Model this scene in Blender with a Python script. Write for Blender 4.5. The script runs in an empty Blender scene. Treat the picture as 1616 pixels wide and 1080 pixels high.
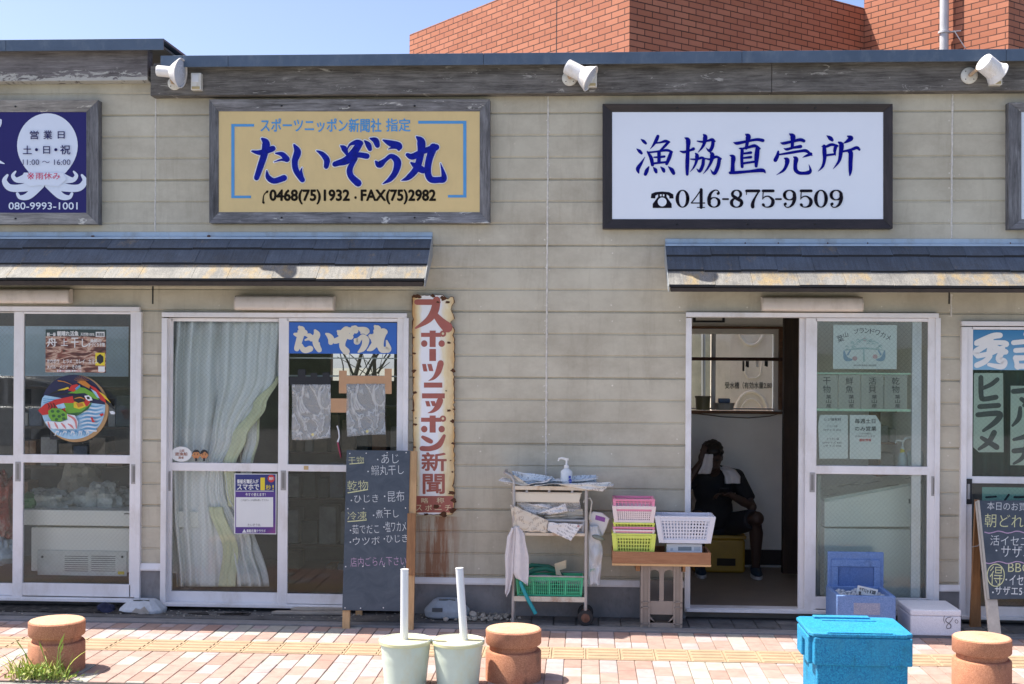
import bpy, math, random
from mathutils import Vector, Matrix, noise as mnoise
R = math.radians
random.seed(7)
sc = bpy.context.scene
# ------------------------------------------------------------------ camera, sky, sun, exposure
F, CX, HY = 1980.0, 808.0, 575.0            # focal length, centre column, horizon row (photo pixels)
CAM = Vector((0.0, -8.63, 1.734)); YAW, ROLL = R(3.27), R(0.36)
cam = bpy.data.cameras.new('camera'); camo = bpy.data.objects.new('camera', cam); sc.collection.objects.link(camo)
camo.location = CAM; camo.rotation_euler = (Matrix.Rotation(YAW, 3, 'Z') @ Matrix.Rotation(R(90), 3, 'X') @ Matrix.Rotation(ROLL, 3, 'Z')).to_euler()
cam.sensor_width = 36.0; cam.lens = F / 1616 * 36.0; cam.shift_y = (HY - 540) / 1616; cam.clip_end = 2000
sc.camera = camo
SUN = Vector((-0.57, 0.08, 1.0)).normalized()   # direction towards the sun
w = bpy.data.worlds.new('World'); sc.world = w; w.use_nodes = True
wn = w.node_tree.nodes; wl = w.node_tree.links
sky = wn.new('ShaderNodeTexSky'); sky.sky_type = 'NISHITA'; sky.sun_disc = False
sky.sun_elevation = math.asin(SUN.z); sky.sun_rotation = math.atan2(SUN.x, SUN.y); sky.air_density = 0.4; sky.dust_density = 1.8; sky.ozone_density = 1.1
wl.new(sky.outputs[0], wn['Background'].inputs[0]); wn['Background'].inputs[1].default_value = 0.143
sl = bpy.data.lights.new('sun', 'SUN'); sl.energy = 3.9; sl.angle = R(0.5); sl.color = (1.0, 0.94, 0.84)
so = bpy.data.objects.new('sun', sl); sc.collection.objects.link(so); so.rotation_euler = SUN.to_track_quat('Z', 'Y').to_euler(); so.location = (-6, 0, 12)
sc.view_settings.view_transform = 'Standard'; sc.view_settings.look = 'None'; sc.view_settings.exposure = 1.36; sc.view_settings.gamma = 1.0
sc.cycles.max_bounces = 14; sc.cycles.diffuse_bounces = 9; sc.cycles.transparent_max_bounces = 16

# ------------------------------------------------------------------ projection helpers
FW = Vector((-math.sin(YAW), math.cos(YAW), 0)); R0 = Vector((math.cos(YAW), math.sin(YAW), 0)); Z_ = Vector((0, 0, 1))
RT = R0 * math.cos(ROLL) + Z_ * math.sin(ROLL); UP = Z_ * math.cos(ROLL) - R0 * math.sin(ROLL)
def ray(px, py): return FW + RT * ((px - CX) / F) + UP * ((HY - py) / F)
def at(px, py, y=0.0):
    d = ray(px, py); return CAM + d * ((y - CAM.y) / d.y)
def atd(px, py, d): return CAM + ray(px, py) * d
def gz(x, y=0.0): return -0.012
def on(px, py, pl):
    if not isinstance(pl, tuple): return at(px, py, pl)
    d = ray(px, py); p, n = pl; return CAM + d * ((p - CAM).dot(n) / d.dot(n))
def plane3(a, b, c):
    n = (b - a).cross(c - a).normalized()
    if n.dot(CAM - a) < 0: n = -n
    return (a, n)
def nrm(pl): return pl[1] if isinstance(pl, tuple) else Vector((0, -1, 0))
def shift(pl, o): return (pl[0] + pl[1] * o, pl[1]) if isinstance(pl, tuple) else pl - o

# ------------------------------------------------------------------ mesh builder
class MB:
    def __init__(s): s.v = []; s.f = []; s.m = []; s.k = 0
    def add(s, vs, fs, mi=0):
        b = len(s.v); s.v += [Vector(v) for v in vs]
        for f in fs: s.f.append(tuple(b + i for i in f)); s.m.append(mi)
        return s
    def box(s, x0, x1, y0, y1, z0, z1, mi=0):
        x0, x1 = sorted((x0, x1)); y0, y1 = sorted((y0, y1)); z0, z1 = sorted((z0, z1))
        return s.add([(x, y, z) for z in (z0, z1) for y in (y0, y1) for x in (x0, x1)],
                     [(0, 2, 3, 1), (4, 5, 7, 6), (0, 1, 5, 4), (2, 6, 7, 3), (0, 4, 6, 2), (1, 3, 7, 5)], mi)
    def pxbox(s, a, b, c, d, y, dep, mi=0):
        p, q = at(a, b, y), at(c, d, y); return s.box(p.x, q.x, y, y + dep, q.z, p.z, mi)
    def hexa(s, bot, top, mi=0):            # two loops of 4 points
        return s.add(list(bot) + list(top), [(3, 2, 1, 0), (4, 5, 6, 7), (0, 1, 5, 4), (1, 2, 6, 5), (2, 3, 7, 6), (3, 0, 4, 7)], mi)
    def slab(s, poly, off, mi=0):           # polygon extruded by a vector
        n = len(poly); poly = [Vector(p) for p in poly]; off = Vector(off)
        return s.add(poly + [p + off for p in poly], [tuple(range(n)), tuple(range(2 * n - 1, n - 1, -1))] + [(i, i + n, (i + 1) % n + n, (i + 1) % n) for i in range(n)], mi)
    def tube(s, pts, r, n=8, mi=0, cap=True):
        pts = [Vector(p) for p in pts]; rs = r if isinstance(r, (list, tuple)) else [r] * len(pts)
        b = len(s.v); up = None
        for i, p in enumerate(pts):
            t = (pts[min(i + 1, len(pts) - 1)] - pts[max(i - 1, 0)]).normalized()
            if up is None: up = Vector((0, 0, 1)) if abs(t.z) < 0.9 else Vector((1, 0, 0))
            a = t.cross(up).normalized(); c = a.cross(t).normalized(); up = c
            for k in range(n):
                th = 2 * math.pi * (k + 0.5) / n; s.v.append(p + (a * math.cos(th) + c * math.sin(th)) * rs[i])
        for i in range(len(pts) - 1):
            for k in range(n):
                s.f.append((b + i * n + k, b + i * n + (k + 1) % n, b + (i + 1) * n + (k + 1) % n, b + (i + 1) * n + k)); s.m.append(mi)
        if cap:
            s.f.append(tuple(b + k for k in range(n - 1, -1, -1))); s.m.append(mi)
            e = b + (len(pts) - 1) * n; s.f.append(tuple(e + k for k in range(n))); s.m.append(mi)
        return s
    def bar(s, p, q, w, mi=0): return s.tube([p, q], w * 0.7071, 4, mi)
    def lathe(s, prof, c, n=32, mi=0, ax=None):   # profile [(r,h)] about an axis through c
        ax = Vector(ax).normalized() if ax is not None else Vector((0, 0, 1)); c = Vector(c)
        a = ax.orthogonal().normalized() if abs(ax.z) < 0.99 else Vector((1, 0, 0)); d = ax.cross(a)
        b = len(s.v)
        for r, h in prof:
            for k in range(n):
                th = 2 * math.pi * k / n; s.v.append(c + ax * h + (a * math.cos(th) + d * math.sin(th)) * max(r, 1e-4))
        for i in range(len(prof) - 1):
            for k in range(n):
                s.f.append((b + i * n + k, b + i * n + (k + 1) % n, b + (i + 1) * n + (k + 1) % n, b + (i + 1) * n + k)); s.m.append(mi)
        s.f.append(tuple(b + k for k in range(n - 1, -1, -1))); s.m.append(mi)
        e = b + (len(prof) - 1) * n; s.f.append(tuple(e + k for k in range(n))); s.m.append(mi)
        return s
    def ell(s, c, r, n=16, m=10, mi=0, M=None):
        c = Vector(c); vs = []; fs = []
        for i in range(m + 1):
            ph = math.pi * i / m
            for k in range(n):
                th = 2 * math.pi * k / n
                p = Vector((r[0] * math.sin(ph) * math.cos(th), r[1] * math.sin(ph) * math.sin(th), r[2] * math.cos(ph)))
                vs.append(c + (M @ p if M else p))
        for i in range(m):
            for k in range(n): fs.append((i * n + k, (i + 1) * n + k, (i + 1) * n + (k + 1) % n, i * n + (k + 1) % n))
        return s.add(vs, fs, mi)
    def grid(s, fn, nu, nv, mi=0):
        vs = [fn(i / nu, j / nv) for j in range(nv + 1) for i in range(nu + 1)]
        fs = [(j * (nu + 1) + i, j * (nu + 1) + i + 1, (j + 1) * (nu + 1) + i + 1, (j + 1) * (nu + 1) + i) for j in range(nv) for i in range(nu)]
        return s.add(vs, fs, mi)
    # flat paint on a plane, laid out by photo pixel and projected on that plane
    def poly(s, pts, pl, mi=0): return s.add([on(x, y, pl) for x, y in pts], [tuple(range(len(pts)))], mi)
    def rect(s, a, b, c, d, pl, mi=0): return s.poly([(a, d), (c, d), (c, b), (a, b)], pl, mi)
    def disc(s, x, y, rx, ry, pl, mi=0, n=28, a0=0, a1=360):
        return s.poly([(x + rx * math.cos(R(a0 + (a1 - a0) * k / n)), y + ry * math.sin(R(a0 + (a1 - a0) * k / n))) for k in range(n)], pl, mi)
    def text(s, t, a, b, c, d, pl, bold=0.0, mi=0, rot=0.0, skew=0.0, fn=None):
        if bold >= .01:                      # heavier strokes: the same glyphs laid again a hair apart
            h = bold * (d - b) * .8; m = h * .7
            for k, (sx, sy) in enumerate(((0, 0), (h, 0), (-h, 0), (m, m), (-m, -m), (m, -m), (-m, m), (0, h), (0, -h))): s.text(t, a + h + sx, b + h + sy, c - h + sx, d - h + sy, shift(pl, .00003 * k), 0.0, mi, rot, skew, fn)
            return s
        vs, fs, (x0, x1, y0, y1) = glyphs(t, bold)
        cx, cy = (a + c) / 2, (b + d) / 2; out = []
        for x, y in vs:
            X = a + (c - a) * (x - x0) / (x1 - x0); Y = d - (d - b) * (y - y0) / (y1 - y0)
            X += skew * (d - Y); dx, dy = X - cx, Y - cy
            X, Y = cx + dx * math.cos(rot) - dy * math.sin(rot), cy + dx * math.sin(rot) + dy * math.cos(rot)
            if fn: X, Y = fn(X, Y)
            out.append(on(X, Y, pl))
        return s.add(out, fs, mi)
    def column(s, t, a, b, c, d, pl, bold=0.0, mi=0, gap=0.12):   # vertical writing, one cell per character
        n = len(t); h = (d - b) / n
        for i, ch in enumerate(t): s.text(ch, a, b + h * (i + gap / 2), c, b + h * (i + 1 - gap / 2), pl, bold, mi)
        return s
    def stroke(s, pts, pl, grow=0.0, mi=0):
        s.k += 1; pl = shift(pl, 0.00012 * (s.k % 40)); P = []
        n = len(pts)
        for i in range(n - 1):
            p0, p1, p2, p3 = pts[max(i - 1, 0)], pts[i], pts[i + 1], pts[min(i + 2, n - 1)]
            st = 6 if n > 2 else 2
            for k in range(st):
                t = k / st; P.append(tuple(0.5 * (2 * p1[j] + (p2[j] - p0[j]) * t + (2 * p0[j] - 5 * p1[j] + 4 * p2[j] - p3[j]) * t * t + (3 * p1[j] - p0[j] - 3 * p2[j] + p3[j]) * t ** 3) for j in range(3)))
        P.append(pts[-1]); L = []; Rr = []
        for i, (x, y, wd) in enumerate(P):
            a, b = P[max(i - 1, 0)], P[min(i + 1, len(P) - 1)]
            dx, dy = b[0] - a[0], b[1] - a[1]; l = math.hypot(dx, dy) or 1; h = max(wd, 0.01) / 2 + grow
            L.append((x - dy / l * h, y + dx / l * h)); Rr.append((x + dy / l * h, y - dx / l * h))
        vs = [on(x, y, pl) for q in zip(L, Rr) for x, y in q]
        s.add(vs, [(2 * i, 2 * i + 1, 2 * i + 3, 2 * i + 2) for i in range(len(P) - 1)], mi)
        for x, y, wd in (P[0], P[-1]):
            h = max(wd, 0.01) / 2 + grow
            if h > 0.25: s.disc(x, y, h * 0.98, h * 0.98, shift(pl, 0.00005), mi, 10)
        return s
    def build(s, name, mats, parent=None, bevel=0, seg=2, smooth=None, solid=0, sub=0, label=None, both=False):
        me = bpy.data.meshes.new(name); o = bpy.data.objects.new(name, me); sc.collection.objects.link(o)
        base = Vector((0, 0, 0))
        if parent is not None:
            o.parent = parent; base = parent.location if parent.parent is None else parent.location + parent.parent.location
        me.from_pydata([v - base for v in s.v], [], s.f)
        for m in (mats if isinstance(mats, list) else [mats]): me.materials.append(m)
        if len(me.materials) > 1: me.polygons.foreach_set('material_index', s.m)
        me.validate(); me.update()
        if smooth is not None:
            me.polygons.foreach_set('use_smooth', [True] * len(me.polygons))
            if smooth < 180: me.set_sharp_from_angle(angle=R(smooth))
        if solid:
            m = o.modifiers.new('solid', 'SOLIDIFY'); m.thickness = solid; m.offset = 0
        if sub:
            m = o.modifiers.new('sub', 'SUBSURF'); m.levels = sub; m.render_levels = sub
        if bevel:
            m = o.modifiers.new('bevel', 'BEVEL'); m.width = bevel; m.segments = seg; m.limit_method = 'ANGLE'; m.angle_limit = R(35)
        if label: o['label'] = label
        return o
    def sep(s, name, mats, parent=None, **k):   # one object per loose piece
        up = list(range(len(s.v)))
        def find(a):
            while up[a] != a: up[a] = up[up[a]]; a = up[a]
            return a
        for f in s.f:
            for i in f[1:]: up[find(i)] = find(f[0])
        g = {}
        for f, m in zip(s.f, s.m): g.setdefault(find(f[0]), []).append((f, m))
        out = []
        for fs in g.values():
            b = MB(); ix = {}
            for f, m in fs:
                for i in f:
                    if i not in ix: ix[i] = len(b.v); b.v.append(s.v[i])
                b.f.append(tuple(ix[i] for i in f)); b.m.append(m)
            out.append(b.build(name, mats, parent, **k))
        return out
    def blob(s, name, mats, parent, voxel=0.01, it=4, **k):   # one continuous skin over the pieces
        o = s.build(name, mats, parent, **k)
        m = o.modifiers.new('remesh', 'REMESH'); m.mode = 'VOXEL'; m.voxel_size = voxel; m.use_smooth_shade = True
        m = o.modifiers.new('smooth', 'SMOOTH'); m.iterations = it; m.factor = 0.5
        return o
_g = {}
def glyphs(t, bold):
    key = (t, bold)
    if key not in _g:
        c = bpy.data.curves.new('t', 'FONT'); c.body = t; c.offset = bold; c.resolution_u = 3
        o = bpy.data.objects.new('t', c); m = bpy.data.meshes.new_from_object(o)
        vs = [(v.co.x, v.co.y) for v in m.vertices]; fs = [tuple(p.vertices) for p in m.polygons]
        bpy.data.objects.remove(o); bpy.data.meshes.remove(m); bpy.data.curves.remove(c)
        if not vs: vs = [(0, 0), (1, 0), (1, 1)]; fs = []
        xs = [v[0] for v in vs]; ys = [v[1] for v in vs]
        _g[key] = (vs, fs, (min(xs), max(xs), min(ys), max(ys)))
    return _g[key]
def tag(o, label=None, cat=None, group=None, kind=None):
    if label: o['label'] = label
    if cat: o['category'] = cat
    if group: o['group'] = group
    if kind: o['kind'] = kind
    return o
def thing(name, loc, label, cat, group=None):
    o = bpy.data.objects.new(name, None); sc.collection.objects.link(o); o.location = loc; o.empty_display_size = 0.1
    return tag(o, label, cat, group)
def dup(root, loc, label=None):
    r = root.copy(); sc.collection.objects.link(r); r.location = loc
    if label: r['label'] = label
    for ch in list(root.children):
        c = ch.copy(); sc.collection.objects.link(c); c.parent = r
        for g in list(ch.children):
            d = g.copy(); sc.collection.objects.link(d); d.parent = c
    return r

# ------------------------------------------------------------------ materials
MT = {}
def srgb(r, g, b): return tuple((c / 255 / 12.92 if c <= 10 else ((c / 255 + 0.055) / 1.055) ** 2.4) for c in (r, g, b))
class NT:
    def __init__(s, name):
        s.m = bpy.data.materials.new(name); s.m.use_nodes = True; s.t = s.m.node_tree; s.n = s.t.nodes; s.b = s.n['Principled BSDF']; s.out = s.n['Material Output']
        tc = s.n.new('ShaderNodeTexCoord'); s.obj = tc.outputs['Object']
    def pos(s):
        g = s.n.new('ShaderNodeNewGeometry'); return s.xyz(g.outputs['Position'])
    def link(s, a, b): s.t.links.new(a, b)
    def val(s, sock, v):
        if hasattr(v, 'is_output'): s.link(v, sock)
        else: sock.default_value = (*v, 1) if isinstance(v, tuple) and len(v) == 3 and len(sock.default_value) == 4 else v
    def mapv(s, scale=(1, 1, 1), rot=(0, 0, 0), src=None):
        m = s.n.new('ShaderNodeMapping'); s.link(src or s.obj, m.inputs[0]); m.inputs['Scale'].default_value = scale; m.inputs['Rotation'].default_value = rot; return m.outputs[0]
    def noise(s, vec, scale=5, detail=4, rough=0.6, dist=0.0):
        n = s.n.new('ShaderNodeTexNoise'); s.link(vec, n.inputs['Vector']); n.inputs['Scale'].default_value = scale; n.inputs['Detail'].default_value = detail; n.inputs['Roughness'].default_value = rough; n.inputs['Distortion'].default_value = dist; return n.outputs[0]
    def ramp(s, f, stops):
        r = s.n.new('ShaderNodeValToRGB'); s.link(f, r.inputs[0]); e = r.color_ramp.elements
        while len(e) < len(stops): e.new(0.5)
        for el, (p, c) in zip(e, stops): el.position = p; el.color = (*c, 1) if isinstance(c, tuple) else (c, c, c, 1)
        return r.outputs[0]
    def mix(s, f, a, b, mode='MIX'):
        m = s.n.new('ShaderNodeMix'); m.data_type = 'RGBA'; m.blend_type = mode
        s.val(m.inputs[0], f); s.val(m.inputs[6], a); s.val(m.inputs[7], b); return m.outputs[2]
    def math(s, op, a, b=0.0, c=None):
        m = s.n.new('ShaderNodeMath'); m.operation = op; s.val(m.inputs[0], a); s.val(m.inputs[1], b)
        if c is not None: s.val(m.inputs[2], c)
        return m.outputs[0]
    def xyz(s, src=None):
        x = s.n.new('ShaderNodeSeparateXYZ'); s.link(src or s.obj, x.inputs[0]); return x.outputs
    def bump(s, h, strength=0.3, dist=0.01):
        b = s.n.new('ShaderNodeBump'); s.link(h, b.inputs['Height']); b.inputs['Strength'].default_value = strength; b.inputs['Distance'].default_value = dist; s.link(b.outputs[0], s.b.inputs['Normal'])
    def base(s, c): s.val(s.b.inputs['Base Color'], c)
    def rough(s, v): s.val(s.b.inputs['Roughness'], v)
def mat(name, col, rough=0.6, var=0.15, scale=6.0, bump=0.0, bscale=80.0, metal=0.0, stretch=(1, 1, 1), dirt=None, dirtamt=0.5, dscale=9.0, trans=0.0, spec=0.5):
    if name in MT: return MT[name]
    t = NT(name); v = t.mapv(stretch)
    n = t.noise(v, scale, 5, 0.65)
    c = t.ramp(n, [(0.3, tuple(x * (1 - var) for x in col)), (0.7, tuple(min(1, x * (1 + var)) for x in col))])
    if dirt:
        d = t.noise(t.mapv((1, 1, 0.5)), dscale, 6, 0.7); f = t.ramp(d, [(0.5, 0.0), (0.72, dirtamt)]); c = t.mix(f, c, dirt)
    t.base(c); t.rough(t.ramp(n, [(0.2, max(0, rough - 0.08)), (0.8, min(1, rough + 0.08))])); t.b.inputs['Metallic'].default_value = metal
    t.b.inputs['Specular IOR Level'].default_value = spec
    if bump: t.bump(t.noise(v, bscale, 4, 0.6), bump, 0.004)
    if trans: t.b.inputs['Subsurface Weight'].default_value = trans; t.b.inputs['Subsurface Radius'].default_value = (0.02, 0.02, 0.02)
    MT[name] = t.m; return t.m
def mk_siding():
    t = NT('painted_siding'); n = t.noise(t.mapv((1, 1, 1)), 3, 5, 0.6); fine = t.noise(t.obj, 120, 3, 0.6)
    c = t.ramp(n, [(0.3, (0.475, 0.438, 0.345)), (0.7, (0.56, 0.52, 0.415))])
    st = t.noise(t.mapv((5, 1, 0.7)), 1.6, 6, 0.75, 0.4); c = t.mix(t.ramp(st, [(0.52, 0.0), (0.8, 0.5)]), c, (0.26, 0.215, 0.155)); st2 = t.noise(t.mapv((1.1, 1, 1.6)), 1.3, 6, 0.75); c = t.mix(t.ramp(st2, [(0.43, 0.0), (0.72, 0.6)]), c, (0.29, 0.245, 0.18))
    x, y, z = t.pos()
    # rust washed down the boards under the enamel plate (own shape)
    cx = at(688, 850).x; ztop = at(688, 815).z; zb = at(688, 915).z
    dx = t.math('ABSOLUTE', t.math('SUBTRACT', x, cx)); m = t.math('SUBTRACT', 1.0, t.math('DIVIDE', dx, 0.2), None)
    mz = t.math('MULTIPLY', t.math('GREATER_THAN', z, zb), t.math('LESS_THAN', z, ztop))
    run = t.noise(t.mapv((17, 1, 1.5)), 1.4, 7, 0.75)
    f = t.math('MULTIPLY', t.math('MULTIPLY', m, 1.5), t.math('MULTIPLY', mz, t.ramp(run, [(0.36, 0.0), (0.56, 1.0)]))); cl = t.n.new('ShaderNodeClamp'); t.link(f, cl.inputs[0])
    c = t.mix(t.math('MULTIPLY', cl.outputs[0], 0.85), c, (0.26, 0.10, 0.038))
    spots = t.n.new('ShaderNodeTexVoronoi'); t.link(t.obj, spots.inputs['Vector']); spots.inputs['Scale'].default_value = 7.0
    c = t.mix(t.ramp(spots.outputs['Distance'], [(0.03, 0.55), (0.055, 0.0)]), c, (0.62, 0.55, 0.45))
    t.base(c); t.rough(0.62); t.bump(fine, 0.12, 0.003); return t.m
def mk_wood(name, c1, c2, ax='x', paint=None, pz=None, rough=0.8, gs=1.0):
    t = NT(name); s = (3, 14, 50) if ax == 'x' else (50, 14, 3) if ax == 'z' else (50, 3, 50)
    g1 = t.noise(t.mapv(tuple(q * gs for q in s)), 1.6, 8, 0.75, 0.3); s3 = (1.5, 8, 9) if ax == 'x' else (9, 8, 1.5) if ax == 'z' else (9, 1.5, 9); g2 = t.noise(t.mapv(s3), 2.0, 7, 0.7, 0.6)
    g = t.math('ADD', t.math('MULTIPLY', g1, 0.55), t.math('MULTIPLY', g2, 0.45)); c = t.ramp(g, [(0.38, c1), (0.5, tuple((a + b) / 2 for a, b in zip(c1, c2))), (0.62, c2)])
    blot = t.noise(t.obj, 3.0, 4); c = t.mix(t.ramp(blot, [(0.45, 0.0), (0.75, 0.5)]), c, tuple(q * 0.55 for q in c1))
    if paint:
        p = t.noise(t.mapv((2.6, 1, 9)), 2.2, 9, 0.72, 0.8); th = p
        if pz:
            x, y, z = t.xyz(); k = t.math('DIVIDE', t.math('SUBTRACT', pz[1], z), pz[1] - pz[0]); th = t.math('ADD', p, t.math('MULTIPLY', t.math('SUBTRACT', k, 0.66), 0.45))
        c = t.mix(t.ramp(th, [(0.565 if pz else 0.60, 0.0), (0.60 if pz else 0.635, 0.85)]), c, paint)
    t.base(c); t.rough(rough); t.bump(g, 0.8, 0.004); return t.m
def mk_slate(nm='slate_shingle', k=1.0, sunlit_course=False):  # pale variant paints sunlight into the lowest shingle course
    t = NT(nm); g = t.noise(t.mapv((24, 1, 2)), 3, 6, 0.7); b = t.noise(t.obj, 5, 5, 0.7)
    c = t.ramp(g, [(0.25, tuple(q * k for q in (0.05, 0.068, 0.10))), (0.75, tuple(q * k for q in (0.115, 0.15, 0.205)))]) if not sunlit_course else t.ramp(g, [(0.25, (0.155, 0.15, 0.14)), (0.75, (0.30, 0.285, 0.26))]); c = t.mix(t.ramp(b, [(0.45, 0.0), (0.7, 0.6)]), c, (0.045, 0.05, 0.058))
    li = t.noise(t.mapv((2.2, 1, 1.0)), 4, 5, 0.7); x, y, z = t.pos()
    c = t.mix(t.ramp(li, [(0.50, 0.0), (0.66, 0.75)]) if sunlit_course else t.ramp(li, [(0.60, 0.0), (0.7, 0.35)]), c, (0.36, 0.25, 0.10))
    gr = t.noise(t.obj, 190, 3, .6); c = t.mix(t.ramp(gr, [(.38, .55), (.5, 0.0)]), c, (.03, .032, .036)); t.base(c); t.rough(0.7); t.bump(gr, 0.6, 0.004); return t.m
def mk_brick(sc_=1.0):
    t = NT('fired_brick'); x, y, z = t.xyz(); cb = t.n.new('ShaderNodeCombineXYZ'); t.link(x, cb.inputs[0]); t.link(z, cb.inputs[1])
    b = t.n.new('ShaderNodeTexBrick'); t.link(cb.outputs[0], b.inputs[0]); b.offset = 0.5
    b.inputs['Color1'].default_value = (0.48, 0.185, 0.105, 1); b.inputs['Color2'].default_value = (0.38, 0.132, 0.07, 1); b.inputs['Mortar'].default_value = (0.055, 0.022, 0.015, 1)
    b.inputs['Scale'].default_value = 1.0; b.inputs['Mortar Size'].default_value = 0.0065; b.inputs['Brick Width'].default_value = 0.222; b.inputs['Row Height'].default_value = 0.0715; b.inputs['Mortar Smooth'].default_value = 0.1; b.inputs['Bias'].default_value = 0.1
    n = t.noise(t.obj, 2.4, 5, 0.7); sp = t.noise(t.obj, 60, 3); c = t.mix(t.ramp(n, [(0.35, 0.0), (0.8, 0.35)]), b.outputs[0], (0.37, 0.13, 0.09)); c = t.mix(t.ramp(sp, [(0.62, 0.0), (0.74, 0.5)]), c, (0.2, 0.07, 0.05))
    t.base(c); t.rough(0.85); inv = t.math('SUBTRACT', 1.0, b.outputs['Fac']); t.bump(inv, 0.7, 0.01); return t.m
def mk_glass(name, tint=(0.93, 0.97, 0.95), refl=1.45, wire=True, base=0.012):
    m = bpy.data.materials.new(name); m.use_nodes = True; T = m.node_tree; n = T.nodes; n.remove(n['Principled BSDF']); out = n['Material Output']
    tr = n.new('ShaderNodeBsdfTransparent'); tr.inputs[0].default_value = (*tint, 1); gl = n.new('ShaderNodeBsdfGlossy'); gl.inputs['Roughness'].default_value = 0.015
    fr = n.new('ShaderNodeFresnel'); fr.inputs[0].default_value = refl; mx = n.new('ShaderNodeMixShader'); T.links.new(fr.outputs[0], mx.inputs[0]); T.links.new(tr.outputs[0], mx.inputs[1]); T.links.new(gl.outputs[0], mx.inputs[2])
    cur = mx
    tc = n.new('ShaderNodeTexCoord'); sx = n.new('ShaderNodeSeparateXYZ'); T.links.new(tc.outputs['Object'], sx.inputs[0])
    def mth(op, a, b):
        q = n.new('ShaderNodeMath'); q.operation = op
        for i, v in enumerate((a, b)):
            if hasattr(v, 'is_output'): T.links.new(v, q.inputs[i])
            else: q.inputs[i].default_value = v
        return q.outputs[0]
    d = n.new('ShaderNodeBsdfDiffuse'); d.inputs[0].default_value = (0.45, 0.5, 0.48, 1)
    f = base
    if wire:
        a = mth('FRACT', mth('MULTIPLY', mth('ADD', sx.outputs[0], sx.outputs[2]), 31.0), 0.0); b = mth('FRACT', mth('MULTIPLY', mth('SUBTRACT', sx.outputs[0], sx.outputs[2]), 31.0), 0.0)
        f = mth('ADD', mth('MULTIPLY', mth('MAXIMUM', mth('LESS_THAN', a, 0.10), mth('LESS_THAN', b, 0.10)), 0.07), base)
    m2 = n.new('ShaderNodeMixShader')
    if hasattr(f, 'is_output'): T.links.new(f, m2.inputs[0])
    else: m2.inputs[0].default_value = f
    T.links.new(cur.outputs[0], m2.inputs[1]); T.links.new(d.outputs[0], m2.inputs[2]); T.links.new(m2.outputs[0], out.inputs[0]); return m
def mk_speckle(name, c1, c2, scale=260, rough=0.8, bump=0.3, c3=None, grime=None):
    t = NT(name); oi = t.n.new('ShaderNodeObjectInfo'); va = t.n.new('ShaderNodeVectorMath'); va.operation = 'ADD'; t.link(t.obj, va.inputs[0]); t.link(t.math('MULTIPLY', oi.outputs['Random'], 37.0), va.inputs[1]); t.obj = va.outputs[0]; v = t.n.new('ShaderNodeTexVoronoi'); t.link(t.obj, v.inputs['Vector']); v.inputs['Scale'].default_value = scale
    s = t.xyz(v.outputs['Color'])[0]; c = t.ramp(s, [(0.1, c1), (0.9, c2)]); n = t.noise(t.obj, 5, 5, 0.7)
    if c3: c = t.mix(t.ramp(n, [(0.46, 0.0), (0.72, 0.75)]), c, c3)
    if grime: g2 = t.noise(t.mapv((1, 1, .45), src=t.obj), 9, 7, .75); c = t.mix(t.ramp(g2, [(0.56, 0.0), (0.70, 0.8)]), c, grime)
    t.base(c); t.rough(rough); t.bump(v.outputs['Distance'], bump, 0.003); return t.m
def mk_paper(name, col=(0.72, 0.72, 0.70), ink=(0.16, 0.16, 0.17), rot=0.0, sc_=1.0, pic=None):
    t = NT(name); v = t.mapv((1, 1, 1), (0.3, rot, 0.0)); x, y, z = t.xyz(v)
    ln = t.math('FRACT', t.math('MULTIPLY', t.math('ADD', y, z), 62.0 * sc_)); rows = t.math('LESS_THAN', ln, 0.5)
    ch = t.noise(t.mapv((190 * sc_, 60 * sc_, 60 * sc_)), 1.0, 2); ch = t.math('GREATER_THAN', ch, 0.5)
    blk = t.noise(v, 7 * sc_, 2); blk = t.math('GREATER_THAN', blk, 0.45)
    f = t.math('MULTIPLY', t.math('MULTIPLY', t.math('MULTIPLY', rows, ch), blk), 0.55); c = t.mix(f, col, ink)
    if pic: p = t.noise(v, 9, 3, 0.6); c = t.mix(t.ramp(p, [(0.60, 0.0), (0.63, 0.75)]), c, pic)
    t.base(c); t.rough(0.75); return t.m

MT['siding'] = mk_siding()
zf1, zf0 = at(600, 103, -.1).z, at(600, 147, -.1).z
MT['fascia'] = mk_wood('weathered_fascia', (0.05, 0.044, 0.04), (0.23, 0.215, 0.20), 'x', (0.40, 0.385, 0.36))
zl1, zl0 = at(120, 80, -.1).z, at(120, 128, -.1).z
MT['fascia_peeled'] = mk_wood('peeling_fascia', (0.08, 0.07, 0.07), (0.25, 0.23, 0.23), 'x', (0.50, 0.49, 0.45), (zl0, zl1))
MT['frame_grey_x'] = mk_wood('silvered_wood', (0.06, 0.058, 0.06), (0.30, 0.30, 0.32), 'x', (0.6, 0.6, 0.58))
MT['frame_grey_z'] = mk_wood('silvered_wood_upright', (0.05, 0.048, 0.05), (0.24, 0.24, 0.255), 'z')
MT['frame_dark_x'] = mk_wood('dark_stained_wood', (0.010, 0.007, 0.008), (0.034, 0.025, 0.027), 'x', rough=0.55)
MT['frame_dark_z'] = mk_wood('dark_stained_upright', (0.010, 0.007, 0.008), (0.034, 0.025, 0.027), 'z', rough=0.55)
MT['ply'] = mk_wood('bare_pine', (0.46, 0.27, 0.12), (0.62, 0.40, 0.20), 'z', rough=0.65)
MT['ply_x'] = mk_wood('bare_pine_board', (0.27, 0.115, 0.05), (0.40, 0.195, 0.095), 'x', rough=0.6)
MT['brown_z'] = mk_wood('brown_post_wood', (0.22, 0.10, 0.035), (0.36, 0.18, 0.07), 'z', rough=0.6)
MT['oldplank'] = mk_wood('old_plank', (0.25, 0.22, 0.19), (0.5, 0.45, 0.38), 'x')
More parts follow.
